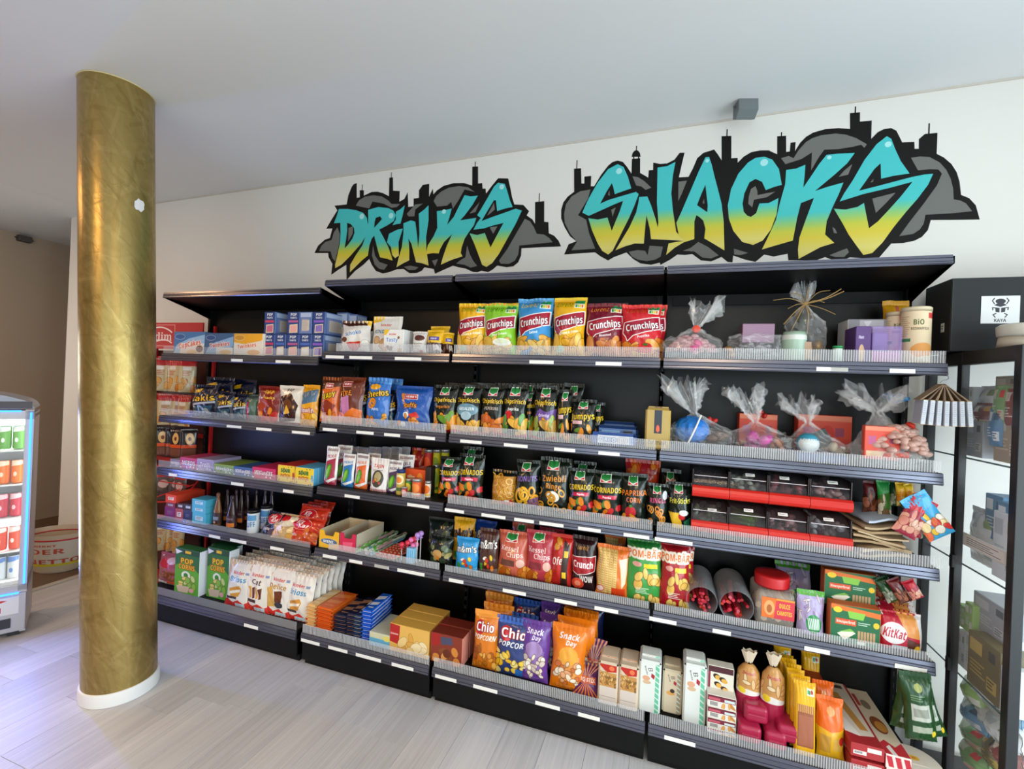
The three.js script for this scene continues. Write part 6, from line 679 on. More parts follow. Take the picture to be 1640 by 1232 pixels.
["bar","chocolate_bar","chocolate","bar_org",1.383,0.247,-0.1,0.113,0.012,0.24,-0.05,0,"orange chocolate bar in its stack on the bottom shelf","orange wrapped chocolate bars","long"],
["bar","chocolate_bar","chocolate","bar_org",1.382,0.267,-0.1,0.114,0.012,0.24,-0.03,0,"orange chocolate bar in its stack on the bottom shelf","orange wrapped chocolate bars","long"],
["bar","chocolate_bar","chocolate","bar_org",1.381,0.287,-0.1,0.113,0.012,0.24,-0.01,0,"orange chocolate bar in its stack on the bottom shelf","orange wrapped chocolate bars","long"],
["bar","chocolate_bar","chocolate","bar_navy",1.482,0.187,-0.1,0.082,0.069,0.24,0.05,0,"navy chocolate bar in its stack on the bottom shelf","navy wrapped chocolate bars","long"],
["bar","chocolate_bar","chocolate","bar_navy",1.482,0.207,-0.1,0.081,0.049,0.24,0.07,0,"navy chocolate bar in its stack on the bottom shelf","navy wrapped chocolate bars","long"],
["bar","chocolate_bar","chocolate","bar_navy",1.481,0.227,-0.1,0.082,0.029,0.24,0.09,0,"navy chocolate bar in its stack on the bottom shelf","navy wrapped chocolate bars","long"],
["bar","chocolate_bar","chocolate","bar_navy",1.48,0.247,-0.1,0.081,0.012,0.24,0.05,0,"navy chocolate bar in its stack on the bottom shelf","navy wrapped chocolate bars","long"],
["bar","chocolate_bar","chocolate","bar_navy",1.48,0.267,-0.1,0.082,0.012,0.24,0.07,0,"navy chocolate bar in its stack on the bottom shelf","navy wrapped chocolate bars","long"],
["bar","chocolate_bar","chocolate","bar_navy",1.55,0.187,-0.1,0.061,0.083,0.24,0.05,0,"dark navy chocolate bar in its stack on the bottom shelf","dark navy wrapped chocolate bars","long"],
["bar","chocolate_bar","chocolate","bar_navy",1.549,0.207,-0.1,0.06,0.063,0.24,0.07,0,"dark navy chocolate bar in its stack on the bottom shelf","dark navy wrapped chocolate bars","long"],
["bar","chocolate_bar","chocolate","bar_navy",1.548,0.227,-0.1,0.061,0.043,0.24,0.09,0,"dark navy chocolate bar in its stack on the bottom shelf","dark navy wrapped chocolate bars","long"],
["bar","chocolate_bar","chocolate","bar_navy",1.548,0.247,-0.1,0.06,0.023,0.24,0.05,0,"dark navy chocolate bar in its stack on the bottom shelf","dark navy wrapped chocolate bars","long"],
["bar","chocolate_bar","chocolate","bar_navy",1.547,0.267,-0.1,0.061,0.012,0.24,0.07,0,"dark navy chocolate bar in its stack on the bottom shelf","dark navy wrapped chocolate bars","long"],
["bar","chocolate_bar","chocolate","bar_navy",1.547,0.287,-0.1,0.06,0.012,0.24,0.09,0,"dark navy chocolate bar in its stack on the bottom shelf","dark navy wrapped chocolate bars","long"],
["bar","chocolate_bar","chocolate","bar_slv",1.592,0.187,-0.1,0.056,0.091,0.24,0.05,0,"silver and blue chocolate bar in its stack on the bottom shelf","silver and blue wrapped chocolate bars","long"],
["bar","chocolate_bar","chocolate","bar_slv",1.591,0.207,-0.1,0.056,0.071,0.24,0.07,0,"silver and blue chocolate bar in its stack on the bottom shelf","silver and blue wrapped chocolate bars","long"],
["bar","chocolate_bar","chocolate","bar_slv",1.591,0.227,-0.1,0.056,0.051,0.24,0.09,0,"silver and blue chocolate bar in its stack on the bottom shelf","silver and blue wrapped chocolate bars","long"],
["bar","chocolate_bar","chocolate","bar_slv",1.59,0.247,-0.1,0.056,0.031,0.24,0.05,0,"silver and blue chocolate bar in its stack on the bottom shelf","silver and blue wrapped chocolate bars","long"],
["bar","chocolate_bar","chocolate","bar_slv",1.59,0.267,-0.1,0.056,0.012,0.24,0.07,0,"silver and blue chocolate bar in its stack on the bottom shelf","silver and blue wrapped chocolate bars","long"],
["bar","chocolate_bar","chocolate","bar_slv",1.589,0.287,-0.1,0.056,0.012,0.24,0.09,0,"silver and blue chocolate bar in its stack on the bottom shelf","silver and blue wrapped chocolate bars","long"],
["bar","chocolate_bar","chocolate","bar_blue",1.651,0.187,-0.1,0.063,0.103,0.24,0.05,0,"bright blue chocolate bar in its stack on the bottom shelf","bright blue wrapped chocolate bars","long"],
["bar","chocolate_bar","chocolate","bar_blue",1.651,0.207,-0.1,0.063,0.083,0.24,0.07,0,"bright blue chocolate bar in its stack on the bottom shelf","bright blue wrapped chocolate bars","long"],
["bar","chocolate_bar","chocolate","bar_blue",1.651,0.227,-0.1,0.063,0.063,0.24,0.09,0,"bright blue chocolate bar in its stack on the bottom shelf","bright blue wrapped chocolate bars","long"],
["bar","chocolate_bar","chocolate","bar_blue",1.65,0.247,-0.1,0.063,0.043,0.24,0.05,0,"bright blue chocolate bar in its stack on the bottom shelf","bright blue wrapped chocolate bars","long"],
["bar","chocolate_bar","chocolate","bar_blue",1.65,0.267,-0.1,0.063,0.023,0.24,0.07,0,"bright blue chocolate bar in its stack on the bottom shelf","bright blue wrapped chocolate bars","long"],
["bar","chocolate_bar","chocolate","bar_blue",1.648,0.287,-0.1,0.063,0.012,0.24,0.09,0,"bright blue chocolate bar in its stack on the bottom shelf","bright blue wrapped chocolate bars","long"],
["bar","chocolate_bar","chocolate","bar_blue",1.648,0.307,-0.1,0.063,0.012,0.24,0.05,0,"bright blue chocolate bar in its stack on the bottom shelf","bright blue wrapped chocolate bars","long"],
["bar","chocolate_bar","chocolate","bar_blue",1.647,0.327,-0.1,0.063,0.012,0.24,0.07,0,"bright blue chocolate bar in its stack on the bottom shelf","bright blue wrapped chocolate bars","long"],
["box","display_carton","box","discart",1.768,0.185,-0.07,0.151,0.072,0.2,0,0,"low pale blue and yellow display carton",0,0],
["box","cookie_box","box","cookyel",1.931,0.185,-0.007,0.229,0.142,0.075,0,0,"yellow cookie box with a red logo block in front",0,0],
["box","cookie_box","box","cookyel",1.931,0.185,-0.087,0.229,0.142,0.075,0,0,"yellow cookie box with a red logo block behind the front one","yellow cookie boxes behind",0],
["box","cookie_box","box","cookyel",1.931,0.185,-0.168,0.229,0.142,0.075,0,0,"yellow cookie box with a red logo block behind the front one","yellow cookie boxes behind",0],
["box","cookie_box","box","cookbrn",2.143,0.185,-0.01,0.173,0.145,0.08,0,0,"brown cookie box with a picture of dark cookies in front",0,"pinkside"],
["box","cookie_box","box","cookbrn",2.143,0.185,-0.1,0.173,0.145,0.08,0,0,"brown cookie box behind the front brown cookie box",0,"pinkside"],
["bag","popcorn_bag","popcorn","chio_c",2.331,0.185,-0.015,0.132,0.277,0.07,0,0.07,"orange caramel popcorn bag with a red and white name, front of its file",0,0],
["bag","popcorn_bag","popcorn","chio_c",2.353,0.185,-0.115,0.166,0.27,0.07,0,0.07,"orange caramel popcorn bag filed behind the front one","orange popcorn bags behind",0],
["bag","popcorn_bag","popcorn","chio_c",2.322,0.185,-0.205,0.161,0.28,0.07,0,0.07,"orange caramel popcorn bag filed behind the front one","orange popcorn bags behind",0],
["bag","popcorn_bag","popcorn","chio_c",2.314,0.185,-0.285,0.178,0.275,0.07,0,0.07,"orange caramel popcorn bag filed behind the front one","orange popcorn bags behind",0],
["bag","popcorn_bag","popcorn","chio_b",2.478,0.185,-0.015,0.191,0.272,0.07,0,0.07,"blue popcorn bag with a red and white name and yellow popcorn, in front",0,0],
["bag","popcorn_bag","popcorn","chio_b",2.486,0.185,-0.115,0.164,0.249,0.07,0,0.07,"blue popcorn bag filed behind the front one","blue popcorn bags behind",0],
["bag","popcorn_bag","popcorn","chio_b",2.471,0.185,-0.235,0.149,0.265,0.07,0,0.07,"blue popcorn bag filed behind the front one","blue popcorn bags behind",0],
["bag","popcorn_bag","popcorn","snk_p",2.582,0.185,-0.015,0.147,0.279,0.07,0,0.07,"purple popcorn bag with white script, front of its file",0,0],
["bag","popcorn_bag","popcorn","snk_p",2.617,0.185,-0.125,0.094,0.267,0.07,0,0.07,"purple popcorn bag filed behind the front one","purple popcorn bags behind",0],
["bag","popcorn_bag","popcorn","snk_p",2.605,0.185,-0.215,0.106,0.281,0.07,0,0.07,"purple popcorn bag filed behind the front one","purple popcorn bags behind",0],
["bag","popcorn_bag","popcorn","snk_p",2.618,0.185,-0.295,0.142,0.278,0.07,0,0.07,"purple popcorn bag filed behind the front one","purple popcorn bags behind",0],
["bag","popcorn_bag","popcorn","snk_o",2.746,0.185,-0.015,0.166,0.293,0.07,0,0.07,"orange popcorn bag with white script, front of its file",0,0],
["bag","popcorn_bag","popcorn","snk_o",2.762,0.185,-0.085,0.184,0.294,0.07,0,0.07,"orange script popcorn bag filed behind the front one","orange script popcorn bags behind",0],
["bag","popcorn_bag","popcorn","snk_o",2.771,0.185,-0.155,0.175,0.294,0.07,0,0.07,"orange script popcorn bag filed behind the front one","orange script popcorn bags behind",0],
["bag","popcorn_bag","popcorn","snk_o",2.764,0.185,-0.235,0.174,0.272,0.07,0,0.07,"orange script popcorn bag filed behind the front one","orange script popcorn bags behind",0],
["bag","popcorn_bag","popcorn","snk_n",2.805,0.185,-0.275,0.138,0.289,0.07,0,0.07,"navy popcorn bag in shade at the back right",0,0],
["bag","snack_bag","bag","bbq",2.85,0.185,-0.095,0.124,0.211,0.07,0,0.07,"purple and orange striped crisps bag standing behind",0,0],
["bag","snack_bag","bag","bbq",2.833,0.185,0.0,0.119,0.133,0.06,0,0.4,"purple and orange striped crisps bag lying in front",0,0],
["brick","cracker_pack","crackers","crack",2.934,0.185,-0.045,0.088,0.198,0.15,0,0,"beige cracker carton with a red top, left of two alike",0,"tall"],
["brick","cracker_pack","crackers","crack",3.022,0.185,-0.045,0.084,0.202,0.15,0,0,"beige cracker carton with a red top, right of two alike",0,"tall"],
["brick","crispbread_pack","crackers","crispw",3.11,0.185,-0.055,0.093,0.235,0.13,0,0,"white and mint crispbread pack, tallest of the mint ones at the left",0,"tall"],
["brick","crispbread_pack","crackers","crispg",3.204,0.185,-0.08,0.082,0.198,0.12,0,0,"beige crispbread pack between the two mint packs",0,"tall"],
["brick","crispbread_pack","crackers","crispw",3.292,0.185,-0.055,0.091,0.261,0.13,0,0,"white and mint crispbread pack right of the beige one",0,"tall"],
["box","biscuit_box","box","maroon",3.398,0.185,-0.05,0.109,0.021,0.16,0,0,"maroon and white biscuit box, lowest of the stack",0,0],
["box","biscuit_box","box","maroon",3.397,0.206,-0.05,0.109,0.042,0.16,0,0,"maroon and white biscuit box, second from the bottom of the stack",0,0],
["box","biscuit_box","box","maroon",3.396,0.248,-0.05,0.109,0.045,0.16,0,0,"maroon and white biscuit box, third from the bottom of the stack",0,0],
["box","biscuit_box","box","maroon",3.394,0.293,-0.05,0.11,0.05,0.16,0,0,"maroon topped biscuit box, fourth in the stack",0,0],
["box","biscuit_box","box","maroon2",3.393,0.309,-0.045,0.101,0.127,0.05,0,0,"white biscuit box with cookies and maroon edge leaning on top of the stack",0,0],
["toast","toast_bag","bread","toast",3.508,0.24,-0.08,0.092,0.206,0.1,0,0,"red bottomed toast bag with a tied top, left of the upright two",0,0],
["toast","toast_bag","bread","toast",3.596,0.22,-0.06,0.089,0.243,0.1,0,0,"red bottomed toast bag with a yellow badge, right of the upright two",0,0],
["toastlow","toast_bag","bread","toast",3.5,0.187,-0.015,0.087,0.061,0.1,0,0,"red toast bag end lying under the upright toast bags","red toast bags lying below",0],
["toastlow","toast_bag","bread","toast",3.527,0.25,-0.05,0.089,0.012,0.1,0,0,"red toast bag end lying under the upright toast bags","red toast bags lying below",0],
["toastlow","toast_bag","bread","toast",3.593,0.187,-0.015,0.078,0.086,0.1,0,0,"red toast bag end lying under the upright toast bags","red toast bags lying below",0],
["toastlow","toast_bag","bread","toast",3.639,0.215,-0.03,0.078,0.061,0.1,0,0,"red toast bag end lying under the upright toast bags","red toast bags lying below",0],
["bag","grissini_pack","breadsticks","yelflat",3.695,0.185,0.022,0.074,0.275,0.035,0,0.1,"yellow breadstick pack with a clear lower window, front of its file",0,"flat"],
["bag","grissini_pack","breadsticks","yelflat",3.689,0.185,-0.018,0.069,0.277,0.035,0,0.1,"yellow breadstick pack filed behind the front one","yellow breadstick packs behind","flat"],
["bag","grissini_pack","breadsticks","yelflat",3.682,0.185,-0.058,0.064,0.277,0.035,0,0.1,"yellow breadstick pack filed behind the front one","yellow breadstick packs behind","flat"],
["bag","grissini_pack","breadsticks","yelflat",3.681,0.185,-0.098,0.063,0.274,0.035,0,0.1,"yellow breadstick pack filed behind the front one","yellow breadstick packs behind","flat"],
["bag","grissini_pack","breadsticks","yelflat",3.675,0.185,-0.148,0.065,0.269,0.035,0,0.1,"yellow breadstick pack filed behind the front one","yellow breadstick packs behind","flat"],
["bag","grissini_pack","breadsticks","yelflat",3.671,0.185,-0.188,0.065,0.263,0.035,0,0.1,"yellow breadstick pack filed behind the front one","yellow breadstick packs behind","flat"],
["bag","grissini_pack","breadsticks","yelflat",3.673,0.185,-0.237,0.068,0.281,0.035,0,0.1,"yellow breadstick pack filed behind the front one","yellow breadstick packs behind","flat"],
["bag","grissini_pack","breadsticks","yelflat",3.79,0.185,-0.27,0.071,0.266,0.04,0,0.07,"yellow breadstick pack alone at the back on the red carton",0,"flat"],
["box","red_carton","box","redcart",3.787,0.185,-0.25,0.065,0.187,0.1,0,0,"small dark red carton at the back under the yellow pack",0,0],
["bag","nut_pack","bag","orgpk",3.792,0.185,-0.11,0.078,0.229,0.06,0,0.07,"orange snack pack at the back of its file",0,0],
["bag","nut_pack","bag","orgpk",3.789,0.185,0.0,0.096,0.222,0.06,0,0.16,"orange and yellow snack pack in front",0,0],
["longbox","grissini_box","breadsticks","griss",3.893,0.187,-0.15,0.107,0.093,0.4,0,0,"red and white breadstick box, lower of the left pair",0,0],
["longbox","grissini_box","breadsticks","griss2",3.99,0.187,-0.15,0.081,0.093,0.4,0,0,"red and white striped biscuit box, lower of the right pair",0,0],
["longbox","grissini_box","breadsticks","griss",3.891,0.249,-0.15,0.107,0.077,0.4,0,0,"red and white breadstick box, upper of the left pair",0,0],
["longbox","grissini_box","breadsticks","griss2",3.987,0.237,-0.15,0.081,0.084,0.4,0,0,"cream biscuit box with a waffle picture, upper of the right pair",0,0],
["flatcan","cheese_box","box","roundbox",4.063,0.185,-0.02,0.085,0.161,0.16,0,0,"flat round white box with a yellow badge at the right end of the bottom shelf",0,0],
["bag","hanging_bag","bag","hg_brn",3.945,1.121,-0.155,0.06,0.133,0.03,0,0,"dark brown snack bag hanging in shade behind the paper bags",0,0],
["bag","hanging_bag","bag","hg_green",3.979,1.116,-0.115,0.045,0.154,0.03,0,0,"green topped snack bag hanging left of the yellow ones",0,"roll0.08"],
["bag","hanging_bag","bag","hg_dgrn",4.008,1.169,-0.115,0.032,0.099,0.03,0,0,"narrow dark green snack bag hanging between the green topped and yellow bags",0,0],
["bag","hanging_bag","bag","hg_yel",4.016,1.18,-0.075,0.032,0.091,0.03,0,0,"yellow snack bag hanging at the shelf end, left of two",0,"roll0.1"],
["bag","hanging_bag","bag","hg_yel",4.04,1.204,-0.065,0.031,0.067,0.03,0,0,"short yellow snack bag hanging at the shelf end, right of two",0,"roll0.2"],
["bag","hanging_bag","bag","hg_red",3.998,1.084,-0.015,0.085,0.159,0.03,0,0,"dark red snack bag with pink pieces, front of the hanging bunch",0,"roll-0.45"],
["bag","hanging_bag","bag","hg_red",4.04,1.075,-0.035,0.048,0.145,0.03,0,0,"dark red snack bag hanging behind the front red one",0,"roll-0.15"],
["bag","hanging_bag","bag","hg_dgrn",4.085,1.078,-0.045,0.041,0.145,0.03,0,0,"green snack bag hanging between the red and the blue ones",0,"roll0.5"],
["bag","hanging_bag","bag","hg_blue",4.119,1.092,-0.015,0.092,0.174,0.03,0,0,"blue and white sweets bag hanging outermost at the right",0,"roll0.6"],
["bag","hanging_bag","bag","hg_brn",4.002,0.789,-0.135,0.046,0.099,0.03,0,0,"brown bag in the bunch hanging above the red multipacks, leftmost",0,"roll0.55"],
["bag","hanging_bag","bag","hg_dgrn",4.015,0.799,-0.095,0.052,0.102,0.03,0,0,"green edged bag in the bunch hanging above the red multipacks",0,"roll0.55"],
["bag","hanging_bag","bag","hg_brn",4.04,0.812,-0.065,0.047,0.1,0.03,0,0,"brown bag with a green edge in the bunch above the red multipacks",0,"roll0.55"],
["bag","hanging_bag","bag","hg_red",4.068,0.84,-0.045,0.042,0.075,0.03,0,0,"red bag hanging outermost above the red multipacks",0,"roll0.55"],
["bag","hanging_bag","bag","greenbag",4.037,0.345,-0.03,0.099,0.207,0.06,0,0,"dark green bag hanging at the bottom right end, left of three",0,"roll-0.1"],
["bag","hanging_bag","bag","greenbag",4.069,0.342,0.01,0.098,0.247,0.06,0,0,"dark green bag with a pale panel, middle of three hanging at the bottom right",0,"roll0.12"],
["bag","hanging_bag","bag","greenbag",4.122,0.348,-0.02,0.08,0.222,0.06,0,0,"dark green bag with a yellow corner, right of three hanging at the bottom right",0,"roll0.3"],
["box","packed_box","box","cabkraft",4.32,1.388,0.042,0.129,0.169,0.12,-1.571,0,"large brown carton at the front of the upper glass shelf",0,0],
["box","packed_box","box","cabgrey",4.3,1.388,-0.118,0.108,0.137,0.1,-1.571,0,"grey carton at the back of the upper glass shelf",0,0],
["box","packed_box","box","cabkraft",4.34,1.388,-0.117,0.078,0.144,0.1,-1.571,0,"narrow brown carton between grey and large brown cartons behind glass",0,0],
["box","packed_box","box","cabwhite",4.31,1.53,-0.216,0.048,0.127,0.06,-1.571,0,"small pale box on top of the grey carton behind glass",0,0],
["bag","packed_bag","bag","cabred",4.29,1.49,-0.121,0.132,0.105,0.06,-1.571,0,"reddish crumpled packet on the grey carton behind glass",0,0],
["bag","packed_bag","bag","cabwhite",4.325,1.53,-0.173,0.119,0.132,0.05,-1.571,0,"crumpled white plastic packet topmost behind glass",0,0],
["bag","packed_bag","bag","cabblue",4.26,1.44,-0.007,0.07,0.136,0.04,-1.571,0,"dark blue packet in front of the brown cartons behind glass",0,0],
["bag","packed_bag","bag","cabgreen",4.265,1.515,-0.001,0.069,0.143,0.03,-1.571,0,"green packet with red letters behind glass",0,0],
["bag","packed_bag","bag","cabred",4.265,1.515,0.071,0.105,0.133,0.03,-1.571,0,"dark red packet on the large brown carton behind glass",0,0],
["box","packed_box","box","cabkraft",4.36,1.6,-0.078,0.124,0.098,0.08,-1.571,0,"brown carton topmost at the front behind glass",0,0],
["box","packed_box","box","cabblue",4.31,1.1,-0.028,0.092,0.162,0.08,-1.571,0,"light blue folded box on the middle glass shelf",0,0],
["box","packed_box","box","cabblue",4.3,1.1,0.056,0.094,0.151,0.08,-1.571,0,"flat blue box at the front of the middle glass shelf",0,0],
["bag","packed_bag","bag","cabwhite",4.29,0.985,-0.092,0.179,0.208,0.06,-1.571,0,"white plastic packet at the back of the middle glass shelf",0,0],
["box","packed_box","box","cabwhite",4.3,0.985,0.065,0.108,0.231,0.1,-1.571,0,"pale printed box at the front of the middle glass shelf",0,0],
["box","shelf_notice","notice","notice",4.202,1.063,0.056,0.231,0.047,0.004,-1.571,0,"white printed notice card on the glass shelf edge",0,0],
["box","packed_box","box","cablime",4.28,0.72,-0.152,0.05,0.085,0.06,-1.571,0,"green and white box, upper left of the lower glass shelf stack",0,0],
["box","packed_box","box","cablime",4.28,0.72,-0.104,0.047,0.112,0.06,-1.571,0,"green and white box right beside another alike on the lower glass shelf",0,0],
["box","packed_box","box","cabwhite",4.28,0.572,-0.144,0.053,0.135,0.06,-1.571,0,"white box with a label at the bottom left of the lower glass shelf",0,0],
["box","packed_box","box","cabwhite",4.28,0.572,-0.094,0.044,0.155,0.06,-1.571,0,"white box with a label second from left on the lower glass shelf",0,0],
["box","packed_box","box","cabgrey",4.34,0.745,-0.024,0.19,0.136,0.14,-1.571,0,"large silver grey carton on top of the lower glass shelf",0,0],
["box","packed_box","box","cabwhite",4.34,0.68,-0.015,0.181,0.106,0.14,-1.571,0,"white cartons tray under the silver grey carton",0,0],
["box","packed_box","box","cabgold",4.28,0.572,0.043,0.17,0.187,0.12,-1.571,0,"black and gold long carton on the lower glass shelf",0,0],
["box","packed_box","box","cabwhite",4.27,0.572,0.149,0.035,0.154,0.1,-1.571,0,"white end of a carton at the front of the lower glass shelf",0,0],
["bag","plastic_packet","bag","cablime",4.305,0.44,-0.137,0.124,0.093,0.09,-1.571,0,"pale green plastic packet, top left of the bottom pile behind glass",0,0],
["bag","plastic_packet","bag","cabwhite",4.325,0.465,-0.088,0.121,0.094,0.09,-1.571,0,"clear white plastic packet in the upper middle of the bottom pile",0,0],
["bag","plastic_packet","bag","cabblue",4.345,0.458,-0.037,0.118,0.109,0.09,-1.571,0,"pale blue plastic packet at the right of the bottom pile",0,0],
["bag","plastic_packet","bag","cabblue",4.305,0.356,-0.138,0.135,0.087,0.09,-1.571,0,"blue plastic packet at the left of the bottom pile",0,0],
["bag","plastic_packet","bag","cabwhite",4.325,0.386,-0.085,0.155,0.09,0.09,-1.571,0,"milky plastic packet in the middle of the bottom pile",0,0],
["bag","plastic_packet","bag","cabgreen",4.345,0.237,-0.203,0.157,0.094,0.09,-1.571,0,"green packet low in the bottom pile",0,0],
["bag","plastic_packet","bag","cabwhite",4.305,0.396,0.016,0.164,0.085,0.09,-1.571,0,"whitish packet at the right above the red one",0,0],
["bag","plastic_packet","bag","cabgreen",4.325,0.165,-0.168,0.14,0.098,0.09,-1.571,0,"dark green packet lowest at the left of the pile",0,0],
["bag","plastic_packet","bag","cabgold",4.345,0.239,-0.087,0.102,0.133,0.09,-1.571,0,"dark brown packet low in the pile",0,0],
["bag","plastic_packet","bag","cabred",4.305,0.326,0.046,0.113,0.097,0.09,-1.571,0,"red packet lowest at the right of the pile",0,0]
];
// materials that carry the printed sheets (built after every print is drawn)
const sheetTex = [];
const inks = new Map();
function ink(kind, k) {
  const id = kind + k; if (inks.has(id)) return inks.get(id);
  if (!sheetTex[k]) { const t = new THREE.CanvasTexture(sheets[k].c); t.colorSpace = THREE.SRGBColorSpace; t.magFilter = THREE.LinearFilter; sheetTex[k] = t; }
  const m = phys({ map: sheetTex[k], ...{ film: { roughness: 0.2, specularIntensity: 1.1 }, card: { roughness: 0.5 }, metal: { roughness: 0.3, metalness: 0.1 } }[kind] });
  inks.set(id, m); return m;
}
// ---------- packaging shapes
// pillow bag or stand-up pouch: body + crimped top seal
function bagGeo(w, h, d, p, s, mode) {
  const nx = 18, ny = 24, top = mode === 'flat' ? 0.05 : 0.07, pos = [], uv = [], idx = [], spos = [], suv = [], sidx = [];
  const back = swatch(p.k, p.back), fr = 6 + (s % 4);
  const at = (u, v, side) => {
    const vv = v / (1 - top), q = mode === 'pouch' ? Math.pow(Math.max(0, 1 - Math.pow(vv, 1.7)), 0.8) * Math.min(1, 0.55 + vv * 6) : mode === 'flat' ? Math.pow(Math.sin(Math.PI * Math.min(1, Math.max(0, vv))), 0.3) : Math.pow(Math.sin(Math.PI * Math.min(1, Math.max(0, vv))), 0.48);
    const e = Math.abs(2 * u - 1), r = Math.pow(Math.max(0, 1 - Math.pow(e, mode === 'flat' ? 8 : 2.6)), 0.72);
    const near = Math.exp(-Math.pow((1 - vv) * 5.5, 2)) + 0.6 * Math.exp(-Math.pow(vv * 7, 2));
    let z = side * (d / 2) * q * r + side * 0.0012;
    z += (vnoise(u * 5 + s, v * 6, s) - 0.5) * 0.055 * w * q * (mode === 'flat' ? 0.25 : 1) * (0.4 + r);
    z += (Math.abs(vnoise(u * 4 + v * 5 + s * 1.7, v * 4 - u * 5, s + 2) - 0.5) - 0.25) * 0.07 * w * q * (mode === 'flat' ? 0.2 : 1);
    z += side * near * 0.006 * (w / 0.17) * r * Math.sin(u * fr * 6.28 + s + v * 5);
    z += (vnoise(u * 3 + s * 3, 0, s + 5) - 0.5) * 0.02 * Math.max(0, vv - 0.6);
    const pinch = 1 - (mode === 'flat' ? 0.01 : 0.1) * q * (0.6 + 0.4 * Math.sin(v * 9 + s));
    return [(u - 0.5) * w * pinch + (vnoise(v * 5, u * 2, s + 9) - 0.5) * 0.02 * w, v * h + 0.012 * h * (vnoise(u * 4, s, 3) - 0.5) * v, z];
  };
  const grid = (v0, v1, n, P, U, I) => {
    for (const side of [1, -1]) {
      const b = P.length / 3;
      for (let j = 0; j <= n; j++) for (let i = 0; i <= nx; i++) {
        const u = i / nx, v = v0 + (v1 - v0) * j / n; P.push(...at(u, v, side));
        if (side > 0) U.push(p.u0 + (p.u1 - p.u0) * u, p.v0 + (p.v1 - p.v0) * v); else U.push(...back);
      }
      for (let j = 0; j < n; j++) for (let i = 0; i < nx; i++) { const a = b + j * (nx + 1) + i, c = a + nx + 1; side > 0 ? I.push(a, a + 1, c, a + 1, c + 1, c) : I.push(a, c, a + 1, a + 1, c, c + 1); }
    }
  };
  grid(0, 1 - top, ny, pos, uv, idx); grid(1 - top, 1, 2, spos, suv, sidx);
  const mk = (P, U, I) => { const q = new THREE.BufferGeometry(); q.setAttribute('position', new THREE.Float32BufferAttribute(P, 3)); q.setAttribute('uv', new THREE.Float32BufferAttribute(U, 2)); q.setIndex(I); q.computeVertexNormals(); return q; };
  return [mk(pos, uv, idx), mk(spos, suv, sidx)];
}
// chamfered carton with a print on the front and swatches (or prints) on the other faces; base at y = 0
function cartonGeo(w, h, d, p, { side = p.back, top = p.back, topPrint, sidePrint, c = 0.002 } = {}) {
  const P = [], U = [], x = w / 2, z = d / 2, k = p.k;
  const face = (q, pr, col) => { const s = pr ? null : swatch(k, col), t = pr ? [[pr.u0, pr.v0], [pr.u1, pr.v0], [pr.u1, pr.v1], [pr.u0, pr.v1]] : [s, s, s, s]; for (const i of [0, 1, 2, 0, 2, 3]) { P.push(...q[i]); U.push(...t[i]); } };
  const a = x - c, b = z - c, lo = c, hi = h - c;
  face([[-a, lo, z], [a, lo, z], [a, hi, z], [-a, hi, z]], p);
  face([[a, lo, -z], [-a, lo, -z], [-a, hi, -z], [a, hi, -z]], null, side);
  face([[x, lo, b], [x, lo, -b], [x, hi, -b], [x, hi, b]], sidePrint, side);
  face([[-x, lo, -b], [-x, lo, b], [-x, hi, b], [-x, hi, -b]], sidePrint, side);
  face([[-a, h, b], [a, h, b], [a, h, -b], [-a, h, -b]], topPrint, top);
  face([[-a, 0, -b], [a, 0, -b], [a, 0, b], [-a, 0, b]], null, side);
  // chamfers: four upright, eight along
  for (const [sx, sz] of [[1, 1], [-1, 1], [-1, -1], [1, -1]]) { const q = [[sx * a, lo, sz * z], [sx * x, lo, sz * b], [sx * x, hi, sz * b], [sx * a, hi, sz * z]]; face(sx * sz > 0 ? q : [q[1], q[0], q[3], q[2]], null, side); }
  for (const [y0, y1, up] of [[hi, h, 1], [lo, 0, -1]]) {
    for (const s of [1, -1]) {
      let q = [[-a * s, y0, z * s], [a * s, y0, z * s], [a * s, y1, b * s], [-a * s, y1, b * s]]; face(up > 0 ? q : q.reverse(), null, top);
      q = [[x * s, y0, b * s], [x * s, y0, -b * s], [a * s, y1, -b * s], [a * s, y1, b * s]]; face(up > 0 ? q : q.reverse(), null, top);
    }
  }
  const q = new THREE.BufferGeometry(); q.setAttribute('position', new THREE.Float32BufferAttribute(P, 3)); q.setAttribute('uv', new THREE.Float32BufferAttribute(U, 2)); q.computeVertexNormals(); return q;
}
function canBody(r, h, p, prof = [[1, 0], [1, 1]]) { // wall of a round pack; the print runs once around, its first front facing +z
  const n = 28, P = [], U = [], I = [];
  for (let j = 0; j < prof.length; j++) for (let i = 0; i <= n; i++) { const t = (i / n - 0.25) * Math.PI * 2; P.push(Math.sin(t) * r * prof[j][0], prof[j][1] * h, Math.cos(t) * r * prof[j][0]); U.push(p.u0 + (p.u1 - p.u0) * i / n, p.v0 + (p.v1 - p.v0) * prof[j][1]); }
  for (let j = 0; j < prof.length - 1; j++) for (let i = 0; i < n; i++) { const a = j * (n + 1) + i, c = a + n + 1; I.push(a, a + 1, c, a + 1, c + 1, c); }
  const q = new THREE.BufferGeometry(); q.setAttribute('position', new THREE.Float32BufferAttribute(P, 3)); q.setAttribute('uv', new THREE.Float32BufferAttribute(U, 2)); q.setIndex(I); q.computeVertexNormals(); return q;
}
